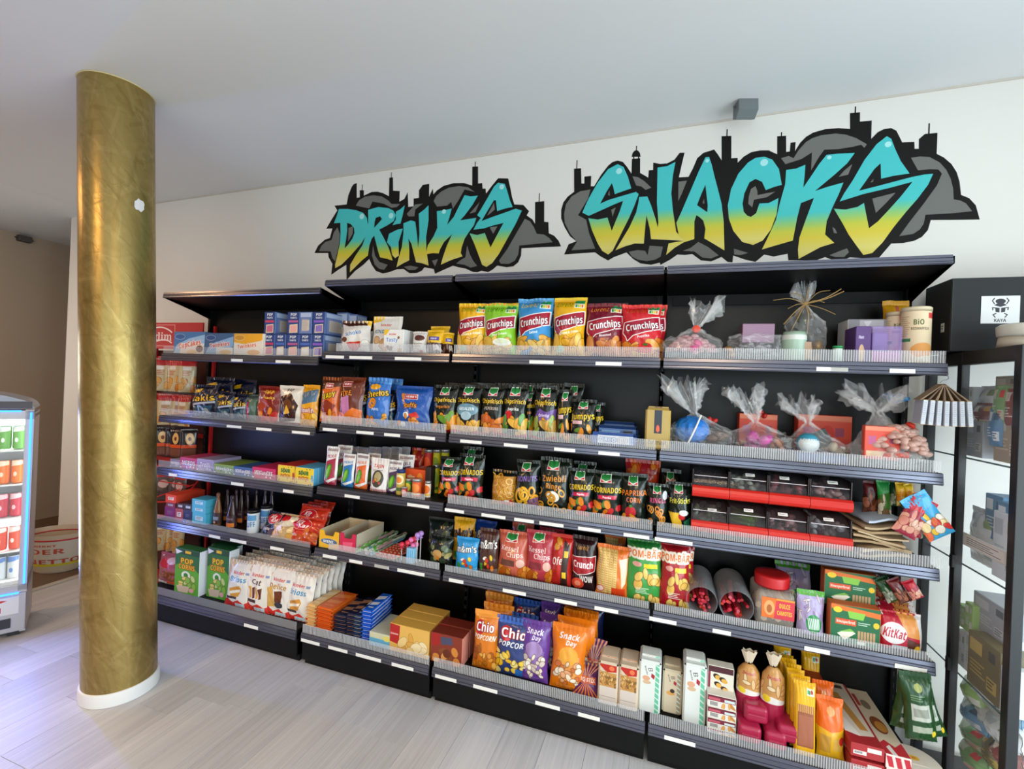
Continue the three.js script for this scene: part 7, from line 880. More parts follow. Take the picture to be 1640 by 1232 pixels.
// crumpled clear film gathered at a neck, with a ragged plume above it
function celloGeo(w, d, h, s, { neck = 0.55, plume = 0.3, nx = 0, shoulder = 0.32 } = {}) {
  const n = 40, m = 30, P = [];
  const at = (i, j) => {
    const v = j / m, t = (i % n) / n * Math.PI * 2, c = Math.cos(t), si = Math.sin(t), sq = Math.pow(Math.pow(Math.abs(c), 4) + Math.pow(Math.abs(si), 4), -0.25);
    let f; if (v < shoulder) f = 1; else if (v < neck) { const q = (v - shoulder) / (neck - shoulder); f = 1 - 0.93 * Math.pow(q, 0.8); } else { const q = (v - neck) / (1 - neck); f = 0.07 + plume * Math.pow(q, 0.8) * (0.5 + hash(i % n, 3, s)); }
    const k = hash(i % n, j, s) - 0.5, amp = v < 0.03 ? 0 : v < neck ? 0.16 : 0.3;
    const fx = f * (1 + k * amp), lean = nx * Math.max(0, v - shoulder);
    const yy = v > neck ? v * h * (1 + (hash(i % n, 7, s) - 0.6) * 0.3 * (v - neck) / (1 - neck)) : v * h;
    return [w / 2 * c * fx * (v < shoulder ? sq * 0.98 : 1) + lean * w, yy + (v > 0.03 ? (hash(i % n, j, s + 4) - 0.5) * 0.02 : 0), d / 2 * si * fx * (v < shoulder ? sq * 0.98 : 1)];
  };
  for (let j = 0; j < m; j++) for (let i = 0; i < n; i++) { const a = at(i, j), b = at(i + 1, j), c = at(i + 1, j + 1), e = at(i, j + 1); P.push(...a, ...c, ...b, ...a, ...e, ...c); }
  const q = new THREE.BufferGeometry(); q.setAttribute('position', new THREE.Float32BufferAttribute(P, 3)); q.computeVertexNormals(); return q;
}
const lumps = (n, w, h, d, r, s, g0 = new THREE.IcosahedronGeometry(1, 1)) => { const a = []; for (let i = 0; i < n; i++) { const k = r * (0.7 + 0.6 * hash(i, 4, s)); a.push(g0.clone().scale(k, k * 0.7, k).rotateZ(hash(i, 5, s) * 3).translate((hash(i, 1, s) - 0.5) * w, hash(i, 2, s) * h + k * 0.6, (hash(i, 3, s) - 0.5) * d)); } return merge(a); };
const rods = (n, w, h, len, r, s) => { const a = []; for (let i = 0; i < n; i++) a.push(new THREE.CylinderGeometry(r, r, len * (0.8 + 0.2 * hash(i, 6, s)), 6).rotateX(Math.PI / 2 + (hash(i, 1, s) - 0.5) * 0.25).rotateY((hash(i, 2, s) - 0.5) * 0.4).translate((hash(i, 3, s) - 0.5) * w, hash(i, 4, s) * h, 0)); return merge(a); };

const mound = (n, w, h, d, r, s) => { const a = [], g0 = new THREE.IcosahedronGeometry(1, 1); for (let i = 0; i < n; i++) { const t = hash(i, 1, s) * 6.283, q = Math.sqrt(hash(i, 2, s)), k = r * (0.7 + 0.6 * hash(i, 4, s)); a.push(g0.clone().scale(k * 1.3, k * 0.8, k).rotateY(t).translate(Math.cos(t) * q * w / 2, k * 0.6 + h * Math.sqrt(1 - q * q * 0.96) * (0.75 + 0.25 * hash(i, 3, s)), Math.sin(t) * q * d / 2)); } return merge(a); };
let serial = 0;
const LIDS = { greenlid: '#2f9a5a', creamlid: '#e0cfae', bluelid: '#1f2f6a', foil: '#c8c8c8', blacklid: '#141416', flatlid: '#e6dcc6' };
const make = {
  bag(t, p, w, h, d, ex) { const [a, b] = bagGeo(w, h, d, p, ++serial, ex === 'pouch' || ex === 'flat' ? ex : ''); part('film', a, ink('film', p.k), t); part('top_seal', b, ink('film', p.k), t); },
  box(t, p, w, h, d, ex) {
    const o = ex === 'whiteside' ? { side: '#e4e8ee', top: p.bg } : ex === 'pinkside' ? { side: '#d88a78', top: '#7a2c1c' } : ex === 'blueside' ? { sidePrint: prints.pop_b, top: '#3a5690' } : {};
    part('carton', cartonGeo(w, h, d, p, o), ink('card', p.k), t);
  },
  brick(t, p, w, h, d, ex) {
    part('wrap', cartonGeo(w, h * 0.96, d, p, { c: 0.008, top: p.bg }), ink('film', p.k), t);
    part('folded_end', cartonGeo(w * 0.8, h * 0.04, d * 0.45, p, { c: 0.001 }).translate(0, h * 0.96, 0), ink('film', p.k), t);
  },
  bar(t, p, w, h, d, ex) {
    const long = ex === 'long', hh = long ? 0.02 : h;
    if (long) { part('wrapper', cartonGeo(w * 0.92, hh, d - 0.03, p, { c: 0.005, topPrint: p, sidePrint: p }), ink('film', p.k), t); for (const s of [-1, 1]) part('crimp', RB(w * 0.9, 0.003, 0.016, 0.001, 0, hh / 2, s * (d / 2 - 0.008)), cm(p.bg, 0.35), t); }
    else { part('wrapper', cartonGeo(w * 0.94, hh, d, p, { c: 0.012, topPrint: p }), ink('film', p.k), t); for (const s of [-1, 1]) part('crimp', RB(w * 0.04, 0.003, d * 0.9, 0.001, s * w * 0.48, hh / 2, 0), cm(p.back, 0.35), t); }
  },
  can(t, p, w, h, d, ex) {
    const r = w / 2, lh = Math.min(0.018, h * 0.16);
    part('body', canBody(r, h - lh, p, [[0.97, 0], [1, 0.03], [1, 0.97], [0.98, 1]]), ink('card', p.k), t);
    part('lid', lathe([[0, 0], [r * 1.02, 0], [r * 1.03, lh * 0.8], [r * 0.96, lh], [r * 0.9, lh * 0.9], [0, lh * 0.9]]).translate(0, h - lh, 0), cm(LIDS[ex] ?? '#ccc', ex === 'foil' ? 0.3 : 0.45, ex === 'foil' ? 0.7 : 0), t);
  },
  bottle(t, p, w, h, d, ex) {
    const r = w / 2 * 0.85, m = cm(ex === 'caramel' ? '#8a5a34' : '#34191a', 0.18);
    part('bottle', lathe([[0, 0], [r * 0.9, 0], [r, h * 0.03], [r, h * 0.42], [r * 0.8, h * 0.55], [r * 0.42, h * 0.78], [r * 0.36, h * 0.88], [0, h * 0.88]]).scale(1, 1, 0.75), m, t);
    part('cap', lathe([[r * 0.4, 0], [r * 0.42, h * 0.07], [r * 0.25, h * 0.12], [0, h * 0.12]], 16).translate(0, h * 0.88, 0).scale(1, 1, 0.9), cm(ex === 'caramel' ? '#7a4a2c' : '#2a1416', 0.4), t);
    part('wrap_label', canBody(r * 1.015, h * 0.34, p).scale(1, 1, 0.76).translate(0, h * 0.06, 0), ink('card', p.k), t);
  },
  tray(t, p, w, h, d) {
    const c = 0.0025, hf = h * 0.95, m = ink('card', p.k), inner = cm(p.back, 0.8);
    part('floor_panel', B(w, c, d, 0, c / 2, 0), inner, t);
    for (const s of [-1, 1]) part('side_panel', B(c, hf, d, s * (w / 2 - c / 2), hf / 2, 0), inner, t);
    part('back_panel', B(w, hf, c, 0, hf / 2, -d / 2), inner, t);
    const sh = shapeOf([-w / 2, 0, w / 2, 0, w / 2, hf, w * 0.28, hf, w * 0.2, hf * 0.72, -w * 0.2, hf * 0.72, -w * 0.28, hf, -w / 2, hf]);
    const fg = new THREE.ExtrudeGeometry(sh, { depth: c, bevelEnabled: false }).translate(0, 0, d / 2 - c), q = fg.attributes, uvs = q.uv;
    for (let i = 0; i < uvs.count; i++) uvs.setXY(i, p.u0 + (p.u1 - p.u0) * (q.position.getX(i) / w + 0.5), p.v0 + (p.v1 - p.v0) * (q.position.getY(i) / hf));
    part('front_panel', fg, m, t);
    for (let k = 0; k < 5; k++) part('wrapped_bar', RB(w * 0.16, 0.012, d * 0.8, 0.004, -w * 0.36 + k * w * 0.18, 0.012, -0.01), cm(['#b8862a', '#d8b04a', '#8a6a3a'][k % 3], 0.35), t);
  },
  stick(t, p, w, h, d) { part('wrapper', cartonGeo(0.019, 0.016, d, p, { c: 0.004, topPrint: p, sidePrint: p }), ink('film', p.k), t); },
  lolly(t, col, w, h) {
    const r = Math.min(w, 0.05) / 2, c = { pop_red: '#d2304a', pop_pink: '#e878b0', pop_lil: '#b48ad0' }[col];
    part('stick', bar([0, 0, 0], [0, h - r, 0], 0.002), M.paper, t);
    part('candy_head', new THREE.IcosahedronGeometry(r, 2).translate(0, h - r, 0), cm(c, 0.25), t);
    part('wrapper_skirt', lathe([[r * 0.9, r * 0.5], [r * 0.3, -r * 0.9], [r * 0.8, -r * 1.5]], 9).translate(0, h - r, 0), phys({ color: c, roughness: 0.2, side: THREE.DoubleSide, transparent: true, opacity: 0.8 }), t);
  },
  flatcan(t, p) { part('body', lathe([[0, 0], [0.078, 0], [0.08, 0.004], [0.08, 0.05], [0, 0.05]], 40), cm('#e6dece', 0.5), t); part('lid', lathe([[0.082, 0.03], [0.083, 0.058], [0.078, 0.063], [0, 0.063]], 40), cm('#eae3d4', 0.5), t); part('badge', cartonGeo(0.07, 0.06, 0.001, p, { c: 0.0002 }).rotateX(-Math.PI / 2).translate(0, 0.0636, 0.03), ink('card', p.k), t); },
  longbox(t, p, w, h, d, ex) { part('carton', cartonGeo(w, 0.05, d, prints[t.userData.endPrint], { c: 0.002, topPrint: p, side: '#a8282c' }), ink('card', p.k), t); },
  clearbox(t, p, w, h, d) {
    part('carton', cartonGeo(w * 0.34, h, d, p).translate(-w * 0.33, 0, 0), ink('card', p.k), t);
    part('clear_window', RB(w * 0.64, h, d, 0.003, w * 0.18, h / 2, 0), phys({ color: '#b79ae0', roughness: 0.12, transparent: true, opacity: 0.4 }), t);
    part('pink_base', RB(w * 0.62, h * 0.3, d * 0.92, 0.003, w * 0.18, h * 0.16, 0), cm('#e45aa8', 0.4), t);
    part('violet_insert', RB(w * 0.36, h * 0.6, d * 0.3, 0.01, w * 0.2, h * 0.6, -d * 0.2), cm('#8a78b0', 0.5), t);
  },
  giftpink(t, p, w, h, d) {
    part('tray', RB(w, 0.03, d, 0.004, 0, 0.015, 0), cm('#2a2a30', 0.4), t);
    part('sweets', mound(190, w * 0.86, 0.1, d * 0.86, 0.014, 3), cm('#d3a0a4', 0.45), t); part('pink_sweet', lumps(4, w * 0.4, 0.04, d * 0.3, 0.024, 9).translate(0, 0.02, d * 0.28), cm('#d8508a', 0.4), t);
    part('cellophane', celloGeo(w * 1.06, d * 1.05, h, 5, { nx: 0.35, plume: 0.45 }), M.cello, t);
    part('seal', lathe([[0, 0.004], [0.016, 0.004], [0.018, 0], [0.016, -0.004], [0, -0.004]], 14).rotateX(1.5).translate(w * 0.08, h * 0.52, 0.02), cm('#e2452c', 0.4), t);
  },
  giftbox(t, p, w, h, d) {
    part('mauve_box', RB(w * 0.66, h * 0.5, d * 0.6, 0.004, w * 0.05, h * 0.72, -d * 0.1), phys({ color: '#9a7a92', roughness: 0.22, metalness: 0.35 }), t);
    part('silver_filling', mound(150, w * 0.9, h * 0.48, d * 0.85, 0.011, 6), cm('#8a8890', 0.35, 0.3), t);
    part('cellophane', celloGeo(w * 1.05, d, h * 0.8, 8, { neck: 0.98, shoulder: 0.8 }), M.cello, t);
    part('gold_sweet', lumps(4, 0.04, 0.05, 0.05, 0.02, 2).translate(-w * 0.45, 0, 0.04), cm('#b8864a', 0.3, 0.4), t);
  },
  mugjar(t, p, w, h, d) {
    const r = w * 0.5;
    part('glass_body', lathe([[0, 0], [r * 0.92, 0], [r, h * 0.06], [r, h * 0.8], [r * 0.9, h * 0.97], [0, h]]), cm('#a9c2ae', 0.25), t);
    part('white_band', lathe([[r * 1.01, h * 0.7], [r * 1.02, h * 0.72], [r * 1.02, h * 0.82], [r * 0.97, h * 0.86]]), cm('#d8dcd4', 0.3), t);
    part('side_label', B(r * 0.9, h * 0.55, 0.002, r * 0.62, h * 0.36, r * 0.86).rotateY(0.3), cm('#b08a6a', 0.4), t);
  },
  giftbag(t, p, w, h, d) {
    part('gold_wrap', lumps(9, w * 0.6, h * 0.16, d * 0.6, 0.03, 4).translate(w * 0.1, 0, 0), cm('#a8782c', 0.28, 0.5), t);
    part('bottle', lathe([[0, 0], [0.03, 0], [0.032, 0.1], [0.02, 0.15], [0.014, 0.2], [0, 0.2]]).translate(-w * 0.12, 0.02, 0), cm('#26301f', 0.2), t);
    part('cellophane', celloGeo(w, d, h, 12, { neck: 0.72, plume: 0.5, shoulder: 0.5, nx: -0.15 }), M.cello, t);
    const s = []; for (let i = 0; i < 9; i++) { const a = i * 0.7 - 0.6, l = 0.07 + 0.07 * hash(i, 1, 3); s.push(tube([[-w * 0.05, h * 0.72, 0.02], [-w * 0.05 + Math.cos(a) * l * 0.5, h * 0.72 + Math.sin(a) * l * 0.4 + 0.01, 0.03], [-w * 0.05 + Math.cos(a) * l, h * 0.72 + Math.sin(a) * l * 0.6, 0.02]], 0.0016, 8, 4)); }
    for (const [x, y] of [[0.12, 0.06], [0.13, 0.05], [-0.09, -0.09], [-0.06, -0.12], [0.0, -0.14]]) s.push(tube([[-w * 0.05, h * 0.72, 0.02], [x * 0.5, h * 0.72 + y * 0.35, 0.04], [x, h * 0.72 + y, 0.03]], 0.0022, 10, 4));
    part('raffia_bow', merge(s), cm('#b08c54', 0.8), t);
  },
  giftblue(t, p, w, h, d) {
    part('tray', RB(w, 0.032, d, 0.004, 0, 0.016, 0), cm('#232c44', 0.4), t);
    const puff = new THREE.IcosahedronGeometry(0.075, 4), q = puff.attributes.position; for (let i = 0; i < q.count; i++) { const k = 1 + 0.16 * (vnoise(q.getX(i) * 60 + 9, q.getY(i) * 60 + q.getZ(i) * 50, 3) - 0.5); q.setXYZ(i, q.getX(i) * k, q.getY(i) * k * 0.85, q.getZ(i) * k); } puff.computeVertexNormals();
    part('bath_puff', puff.translate(-w * 0.14, 0.09, 0.02), cm('#1f78d0', 0.5), t);
    part('white_ribbon', tube([[-w * 0.2, 0.04, 0.1], [-w * 0.1, 0.1, 0.1], [0, 0.16, 0.06]], 0.004, 12, 5), M.paper, t);
    part('brown_sweet', lumps(6, w * 0.3, 0.04, d * 0.4, 0.022, 7).translate(w * 0.3, 0.03, 0), cm('#6a4a3a', 0.5), t);
    part('cellophane', celloGeo(w * 1.05, d, h, 21, { neck: 0.55, plume: 0.55, nx: -0.45 }), M.cello, t);
    part('red_bow', lumps(4, 0.03, 0.02, 0.02, 0.012, 5).translate(w * 0.2, h * 0.38, -0.02), cm('#c8302a', 0.4), t);
  },
  giftpink2(t, p, w, h, d) {
    part('tray', RB(w, 0.03, d, 0.004, 0, 0.015, 0), cm('#17171b', 0.4), t);
    part('magenta_sweet', lumps(12, w * 0.45, 0.05, d * 0.5, 0.026, 12).translate(-w * 0.05, 0.02, 0.03), cm('#c83a9a', 0.35), t); part('brown_sweet', lumps(8, w * 0.3, 0.03, d * 0.5, 0.02, 14).translate(w * 0.3, 0.02, 0), cm('#a8684a', 0.5), t);
    part('cellophane', celloGeo(w * 1.02, d, h, 31, { neck: 0.5, plume: 0.6, nx: -0.5 }), M.cello, t);
    part('red_bow', lumps(5, 0.03, 0.02, 0.02, 0.012, 6).translate(w * 0.1, h * 0.55, -0.1), cm('#c8302a', 0.4), t);
  },
  giftteal(t, p, w, h, d) {
    part('tray', RB(w, 0.032, d, 0.004, 0, 0.016, 0), cm('#2c4a86', 0.4), t);
    part('teal_ball', new THREE.SphereGeometry(0.042, 24, 16).translate(-w * 0.22, 0.07, 0.06), cm('#3a94b0', 0.5), t); part('white_cap', new THREE.SphereGeometry(0.0428, 20, 10, 0, 6.3, 0, 1.1).rotateX(1.5).rotateZ(0.4).translate(-w * 0.22, 0.068, 0.06), cm('#d8e0e0', 0.5), t);
    part('black_card', RB(0.06, 0.07, 0.004, 0.002).rotateZ(0.5).translate(w * 0.12, 0.09, 0.02), cm('#1c2426', 0.4), t);
    part('pale_sweet', lumps(6, w * 0.3, 0.03, d * 0.4, 0.02, 24).translate(w * 0.3, 0.03, 0), cm('#c0a888', 0.5), t);
    part('cellophane', celloGeo(w * 1.06, d, h, 41, { neck: 0.6, plume: 0.6, nx: -0.5 }), M.cello, t);
  },
  giftbig(t, p, w, h, d) {
    part('tray', RB(w, 0.03, d, 0.004, 0, 0.015, 0), cm('#22242a', 0.4), t);
    part('red_box', cartonGeo(w * 0.5, 0.13, 0.03, prints.redgift).translate(-w * 0.18, 0.03, d * 0.36), ink('card', prints.redgift.k), t);
    part('sweets', mound(170, w * 0.8, 0.13, d * 0.66, 0.013, 27).translate(0.02, 0.03, 0.05), cm('#cfa79a', 0.45), t); part('red_sweet', lumps(7, w * 0.5, 0.02, d * 0.1, 0.016, 33).translate(0.0, 0.03, d * 0.38), cm('#d0503c', 0.4), t); part('heart', lumps(2, 0.02, 0.01, 0.01, 0.014, 2).translate(w * 0.3, h * 0.5, 0.05), cm('#d83020', 0.4), t);
    part('cellophane', celloGeo(w * 1.1, d, h, 51, { neck: 0.72, plume: 0.7, shoulder: 0.2, nx: -0.2 }), M.cello, t); part('outer_cellophane', celloGeo(w * 0.95, d * 1.02, h * 0.86, 57, { neck: 0.8, plume: 0.8, shoulder: 0.25, nx: -0.3 }), M.cello, t);
    part('blue_bow', lumps(9, 0.08, 0.03, 0.05, 0.016, 8).translate(w * 0.3, h * 0.8, -0.06), cm('#2f94d8', 0.4), t);
  },
  sidejar(t, p, w, h, d) {
    const r = w / 2, rot = (q) => q.rotateX(Math.PI / 2).translate(0, r, 0);
    part('clear_wall', rot(lathe([[r * 0.98, -d / 2], [r, -d / 2 + 0.01], [r, d / 2 - 0.03], [r * 0.94, d / 2 - 0.01], [r * 0.96, d / 2], [r * 0.92, d / 2], [r * 0.9, d / 2 - 0.012], [r * 0.95, d / 2 - 0.035], [r * 0.95, -d / 2 + 0.01]])), phys({ color: '#b8bcc0', roughness: 0.15, transparent: true, opacity: 0.34, side: THREE.DoubleSide }), t);
    part('bottom', rot(lathe([[0, -d / 2], [r * 0.98, -d / 2], [r * 0.98, -d / 2 + 0.006], [0, -d / 2 + 0.006]])), cm('#3a3a3e', 0.4), t);
    for (let i = 0; i < 22; i++) { const a = Math.sqrt(hash(i, 1, serial)) * r * 0.72, b = hash(i, 2, serial) * 6.28, y = r * 0.8 + Math.sin(b) * a * 0.9 - r * 0.1; part('wrapped_stick', new THREE.CylinderGeometry(0.007, 0.007, d * (0.62 + 0.14 * hash(i, 3, serial)), 6).rotateX(Math.PI / 2 + (hash(i, 4, serial) - 0.5) * 0.2).rotateY((hash(i, 5, serial) - 0.5) * 0.25).translate(Math.cos(b) * a * 0.85, y, -0.01), cm(['#c8203a', '#e0304a', '#a8182c', '#d8402c', '#e86a7a'][i % 5], 0.28), t); }
    serial++;
  },
  lidjar(t, p, w, h, d) {
    part('clear_body', RB(w, h * 0.74, d, 0.02, 0, h * 0.37, 0, 3), phys({ color: '#e8dcd0', roughness: 0.12, transparent: true, opacity: 0.3 }), t);
    part('rolls', rods(26, w * 0.78, h * 0.5, d * 0.8, 0.013, 5).translate(0, h * 0.1, 0), cm('#d2b496', 0.6), t);
    const r = w * 0.46; part('lid', lathe([[0, 0], [r, 0], [r * 1.02, 0.006], [r * 1.02, h * 0.2], [r * 0.97, h * 0.25], [r * 0.6, h * 0.24], [0, h * 0.24]], 40).translate(0, h * 0.75, 0), cm('#c81f24', 0.35), t);
    part('front_label', cartonGeo(w * 0.84, h * 0.42, 0.0015, prints.peanut, { c: 0.0004 }).translate(w * 0.06, h * 0.2, d / 2 + 0.001), ink('card', prints.peanut.k), t);
  },
  toast(t, p, w, h, d) {
    const r = w / 2; t.rotation.order = 'YXZ';
    part('film', canBody(r, h, p, [[0, 0], [0.9, 0.005], [1.0, 0.03], [1.02, 0.12], [1, 0.4], [1, 0.7], [0.9, 0.86], [0.5, 0.97], [0.24, 1]]).scale(1, 1, 0.85), ink('film', p.k), t);
    const n = 18, P = []; for (let i = 0; i < n; i++) { const A = (k, f, y) => [Math.cos(k / n * 6.283) * r * f * (1 + 0.25 * (k % 2)), y + (k % 3) * 0.004, Math.sin(k / n * 6.283) * r * f * 0.5]; const a = A(i, 0.22, h), b = A((i + 1) % n, 0.22, h), c = A((i + 1) % n, 0.55, h + 0.05), e = A(i, 0.55, h + 0.05); P.push(...a, ...c, ...b, ...a, ...e, ...c); }
    const q = new THREE.BufferGeometry(); q.setAttribute('position', new THREE.Float32BufferAttribute(P, 3)); q.computeVertexNormals(); part('gathered_top', q, phys({ color: '#d8c8b0', roughness: 0.25, side: THREE.DoubleSide }), t);
  },
  toastlow(t, p, w, h, d) { part('film', RB(w, 0.068, 0.16, 0.016, 0, 0.036, -0.02, 3), cm('#a81f44', 0.22), t); part('end_fold', RB(w * 0.7, 0.004, 0.012, 0.001, 0, 0.04, 0.062), cm('#b83a58', 0.22), t); },
};
for (const row of ITEMS) {
  const [kind, name, cat, pr, x, y, z, w, h, d, yaw, lean, label, group, ex] = row;
  const t = thing(name, label, cat, [x, y, z], yaw, group || undefined);
  const p = prints[pr];
  if (kind === 'longbox') t.userData.endPrint = pr + 'end';
  make[kind](t, kind === 'lolly' ? pr : p, w, h, d, ex);
  delete t.userData.endPrint;
  if (lean) { t.rotation.order = 'YXZ'; t.rotation.x = -lean; }
  if (ex && ex.startsWith('roll')) { t.rotation.order = 'YXZ'; t.rotation.z = parseFloat(ex.slice(4)); }
}
// ---------- paintings on the wall
{
  const grad = texture(8, 256, (q, w, h) => { const l = q.createLinearGradient(0, 0, 0, h); l.addColorStop(0, '#3fc0c4'); l.addColorStop(0.55, '#3fc0c0'); l.addColorStop(0.72, '#c8c83c'); l.addColorStop(0.8, '#dcc83a'); l.addColorStop(0.93, '#e4d676'); l.addColorStop(1, '#dccb5a'); q.fillStyle = l; q.fillRect(0, 0, w, h); }); grad.wrapS = grad.wrapT = THREE.ClampToEdgeWrapping;
  const paint = std({ map: grad, roughness: 0.6 }), ink0 = phys({ color: 0x0b0807, roughness: 0.6, specularIntensity: 0.5 }), grey = cm('#6c6c68', 0.7), spot = cm('#a8e4e6', 0.6);
  const sheet = (p, z, th, holes = []) => { const s = shapeOf(p); for (const h of holes) { const q = new THREE.Path(); for (let i = 0; i < h.length; i += 2) i ? q.lineTo(h[i], h[i + 1]) : q.moveTo(h[i], h[i + 1]); q.closePath(); s.holes.push(q); } return new THREE.ExtrudeGeometry(s, { depth: th, bevelEnabled: false }).translate(0, 0, z); };
  for (const [id, label, dots, masts] of [['drinks', 'graffiti lettering DRINKS in turquoise and yellow on black with grey clouds', [0, 4], [0, 4]], ['snacks', 'graffiti lettering SNACKS in turquoise and yellow on black with grey clouds', [4, 9], [4, 10]]]) {
    const t = thing('wall_painting', label, 'mural', [4.1, 0, -0.375], WALL_TURN);
    part('black_outline', sheet(MURAL[id + '_back'], 0, 0.0008), ink0, t);
    for (const c of MURAL[id + '_cloud']) part('grey_cloud', sheet(c.p, 0.0008, 0.0005), grey, t);
    for (const l of MURAL[id + '_letter']) {
      const q = sheet(l.p, 0.0013, 0.0006, l.h), P = q.attributes.position, uv = q.attributes.uv; q.computeBoundingBox(); const { min, max } = q.boundingBox;
      for (let i = 0; i < P.count; i++) uv.setXY(i, 0.5, max.y - min.y < 0.14 ? 0.9 : (P.getY(i) - min.y) / (max.y - min.y));
      part('letter', q, paint, t);
    }
    for (const d of MURAL.dots.slice(...dots)) part('white_dot', new THREE.CylinderGeometry(d.p[2], d.p[2], 0.0006, 20).rotateX(Math.PI / 2).translate(d.p[0], d.p[1], 0.0022), spot, t);
    for (const m of MURAL.masts.slice(...masts)) part('roof_mast', B(0.005, Math.abs(m.p[1] - m.p[3]) + 0.01, 0.0008, (m.p[0] + m.p[2]) / 2, (m.p[1] + m.p[3]) / 2, 0.0004), ink0, t);
    if (id === 'snacks') for (const m of MURAL.dome) part('dome', sheet(m.p, 0, 0.0008), ink0, t);
  }
}
// ---------- sensors under the ceiling
{
  const a = thing('motion_sensor', 'small grey wedge shaped sensor box under the ceiling above the right wall painting', 'sensor', [3.43, H, -0.27], 0.25);
  part('housing', new THREE.ExtrudeGeometry(shapeOf([-0.03, 0, 0.03, 0, 0.036, -0.05, 0.0, -0.075, -0.03, -0.06]), { depth: 0.085, bevelEnabled: true, bevelSize: 0.002, bevelThickness: 0.002, bevelSegments: 1 }).translate(0, -0.002, -0.0425).rotateY(-Math.PI / 2), cm('#6e7476', 0.5), a);
  part('swivel_pin', bar([-0.055, -0.02, 0], [0.055, -0.02, 0], 0.005, 10), cm('#5a6062', 0.5), a);
  const b = thing('motion_sensor', 'small dark grey sensor box high on the dim wall left of the column', 'sensor', [-2.93, 2.82, -0.63], Math.PI / 2);
  part('housing', RB(0.1, 0.06, 0.06, 0.008, 0, 0, 0.03), cm('#4a4440', 0.5), b); part('swivel_pin', bar([-0.07, 0, 0.03], [0.07, 0, 0.03], 0.006, 8), cm('#3f3a38', 0.5), b);
}
// ---------- ceiling lamps outside the frame
function panelLamp(x, z, w, d, power, col, label, y = H) {
  const t = thing('ceiling_lamp', label, 'lamp', [x, y, z]);
  part('frame', merge([B(w + 0.04, 0.03, 0.02, 0, -0.015, d / 2 + 0.01), B(w + 0.04, 0.03, 0.02, 0, -0.015, -d / 2 - 0.01), B(0.02, 0.03, d, w / 2 + 0.01, -0.015, 0), B(0.02, 0.03, d, -w / 2 - 0.01, -0.015, 0)]), M.white, t);
  part('glowing_diffuser', B(w, 0.006, d, 0, -0.02, 0), std({ color: 0x888888, emissive: new THREE.Color(...col), emissiveIntensity: 2.5 }), t);
  const l = new THREE.RectAreaLight(new THREE.Color(...col), power, w, d); l.position.set(0, -0.03, 0); l.rotation.x = -Math.PI / 2; l.castShadow = true; t.add(l);
}
panelLamp(0.5, 3.3, 0.45, 0.45, LAMP_ORANGE, [1, 0.6, 0.26], 'warm square ceiling lamp behind the camera at the left');
panelLamp(3.6, 3.3, 0.6, 0.6, LAMP, WARM, 'warm square ceiling lamp behind the camera at the right');
panelLamp(-1.6, 1.4, 0.4, 0.4, LAMP_LEFT, [1, 0.55, 0.24], 'orange warm ceiling lamp left of the golden column, out of view');

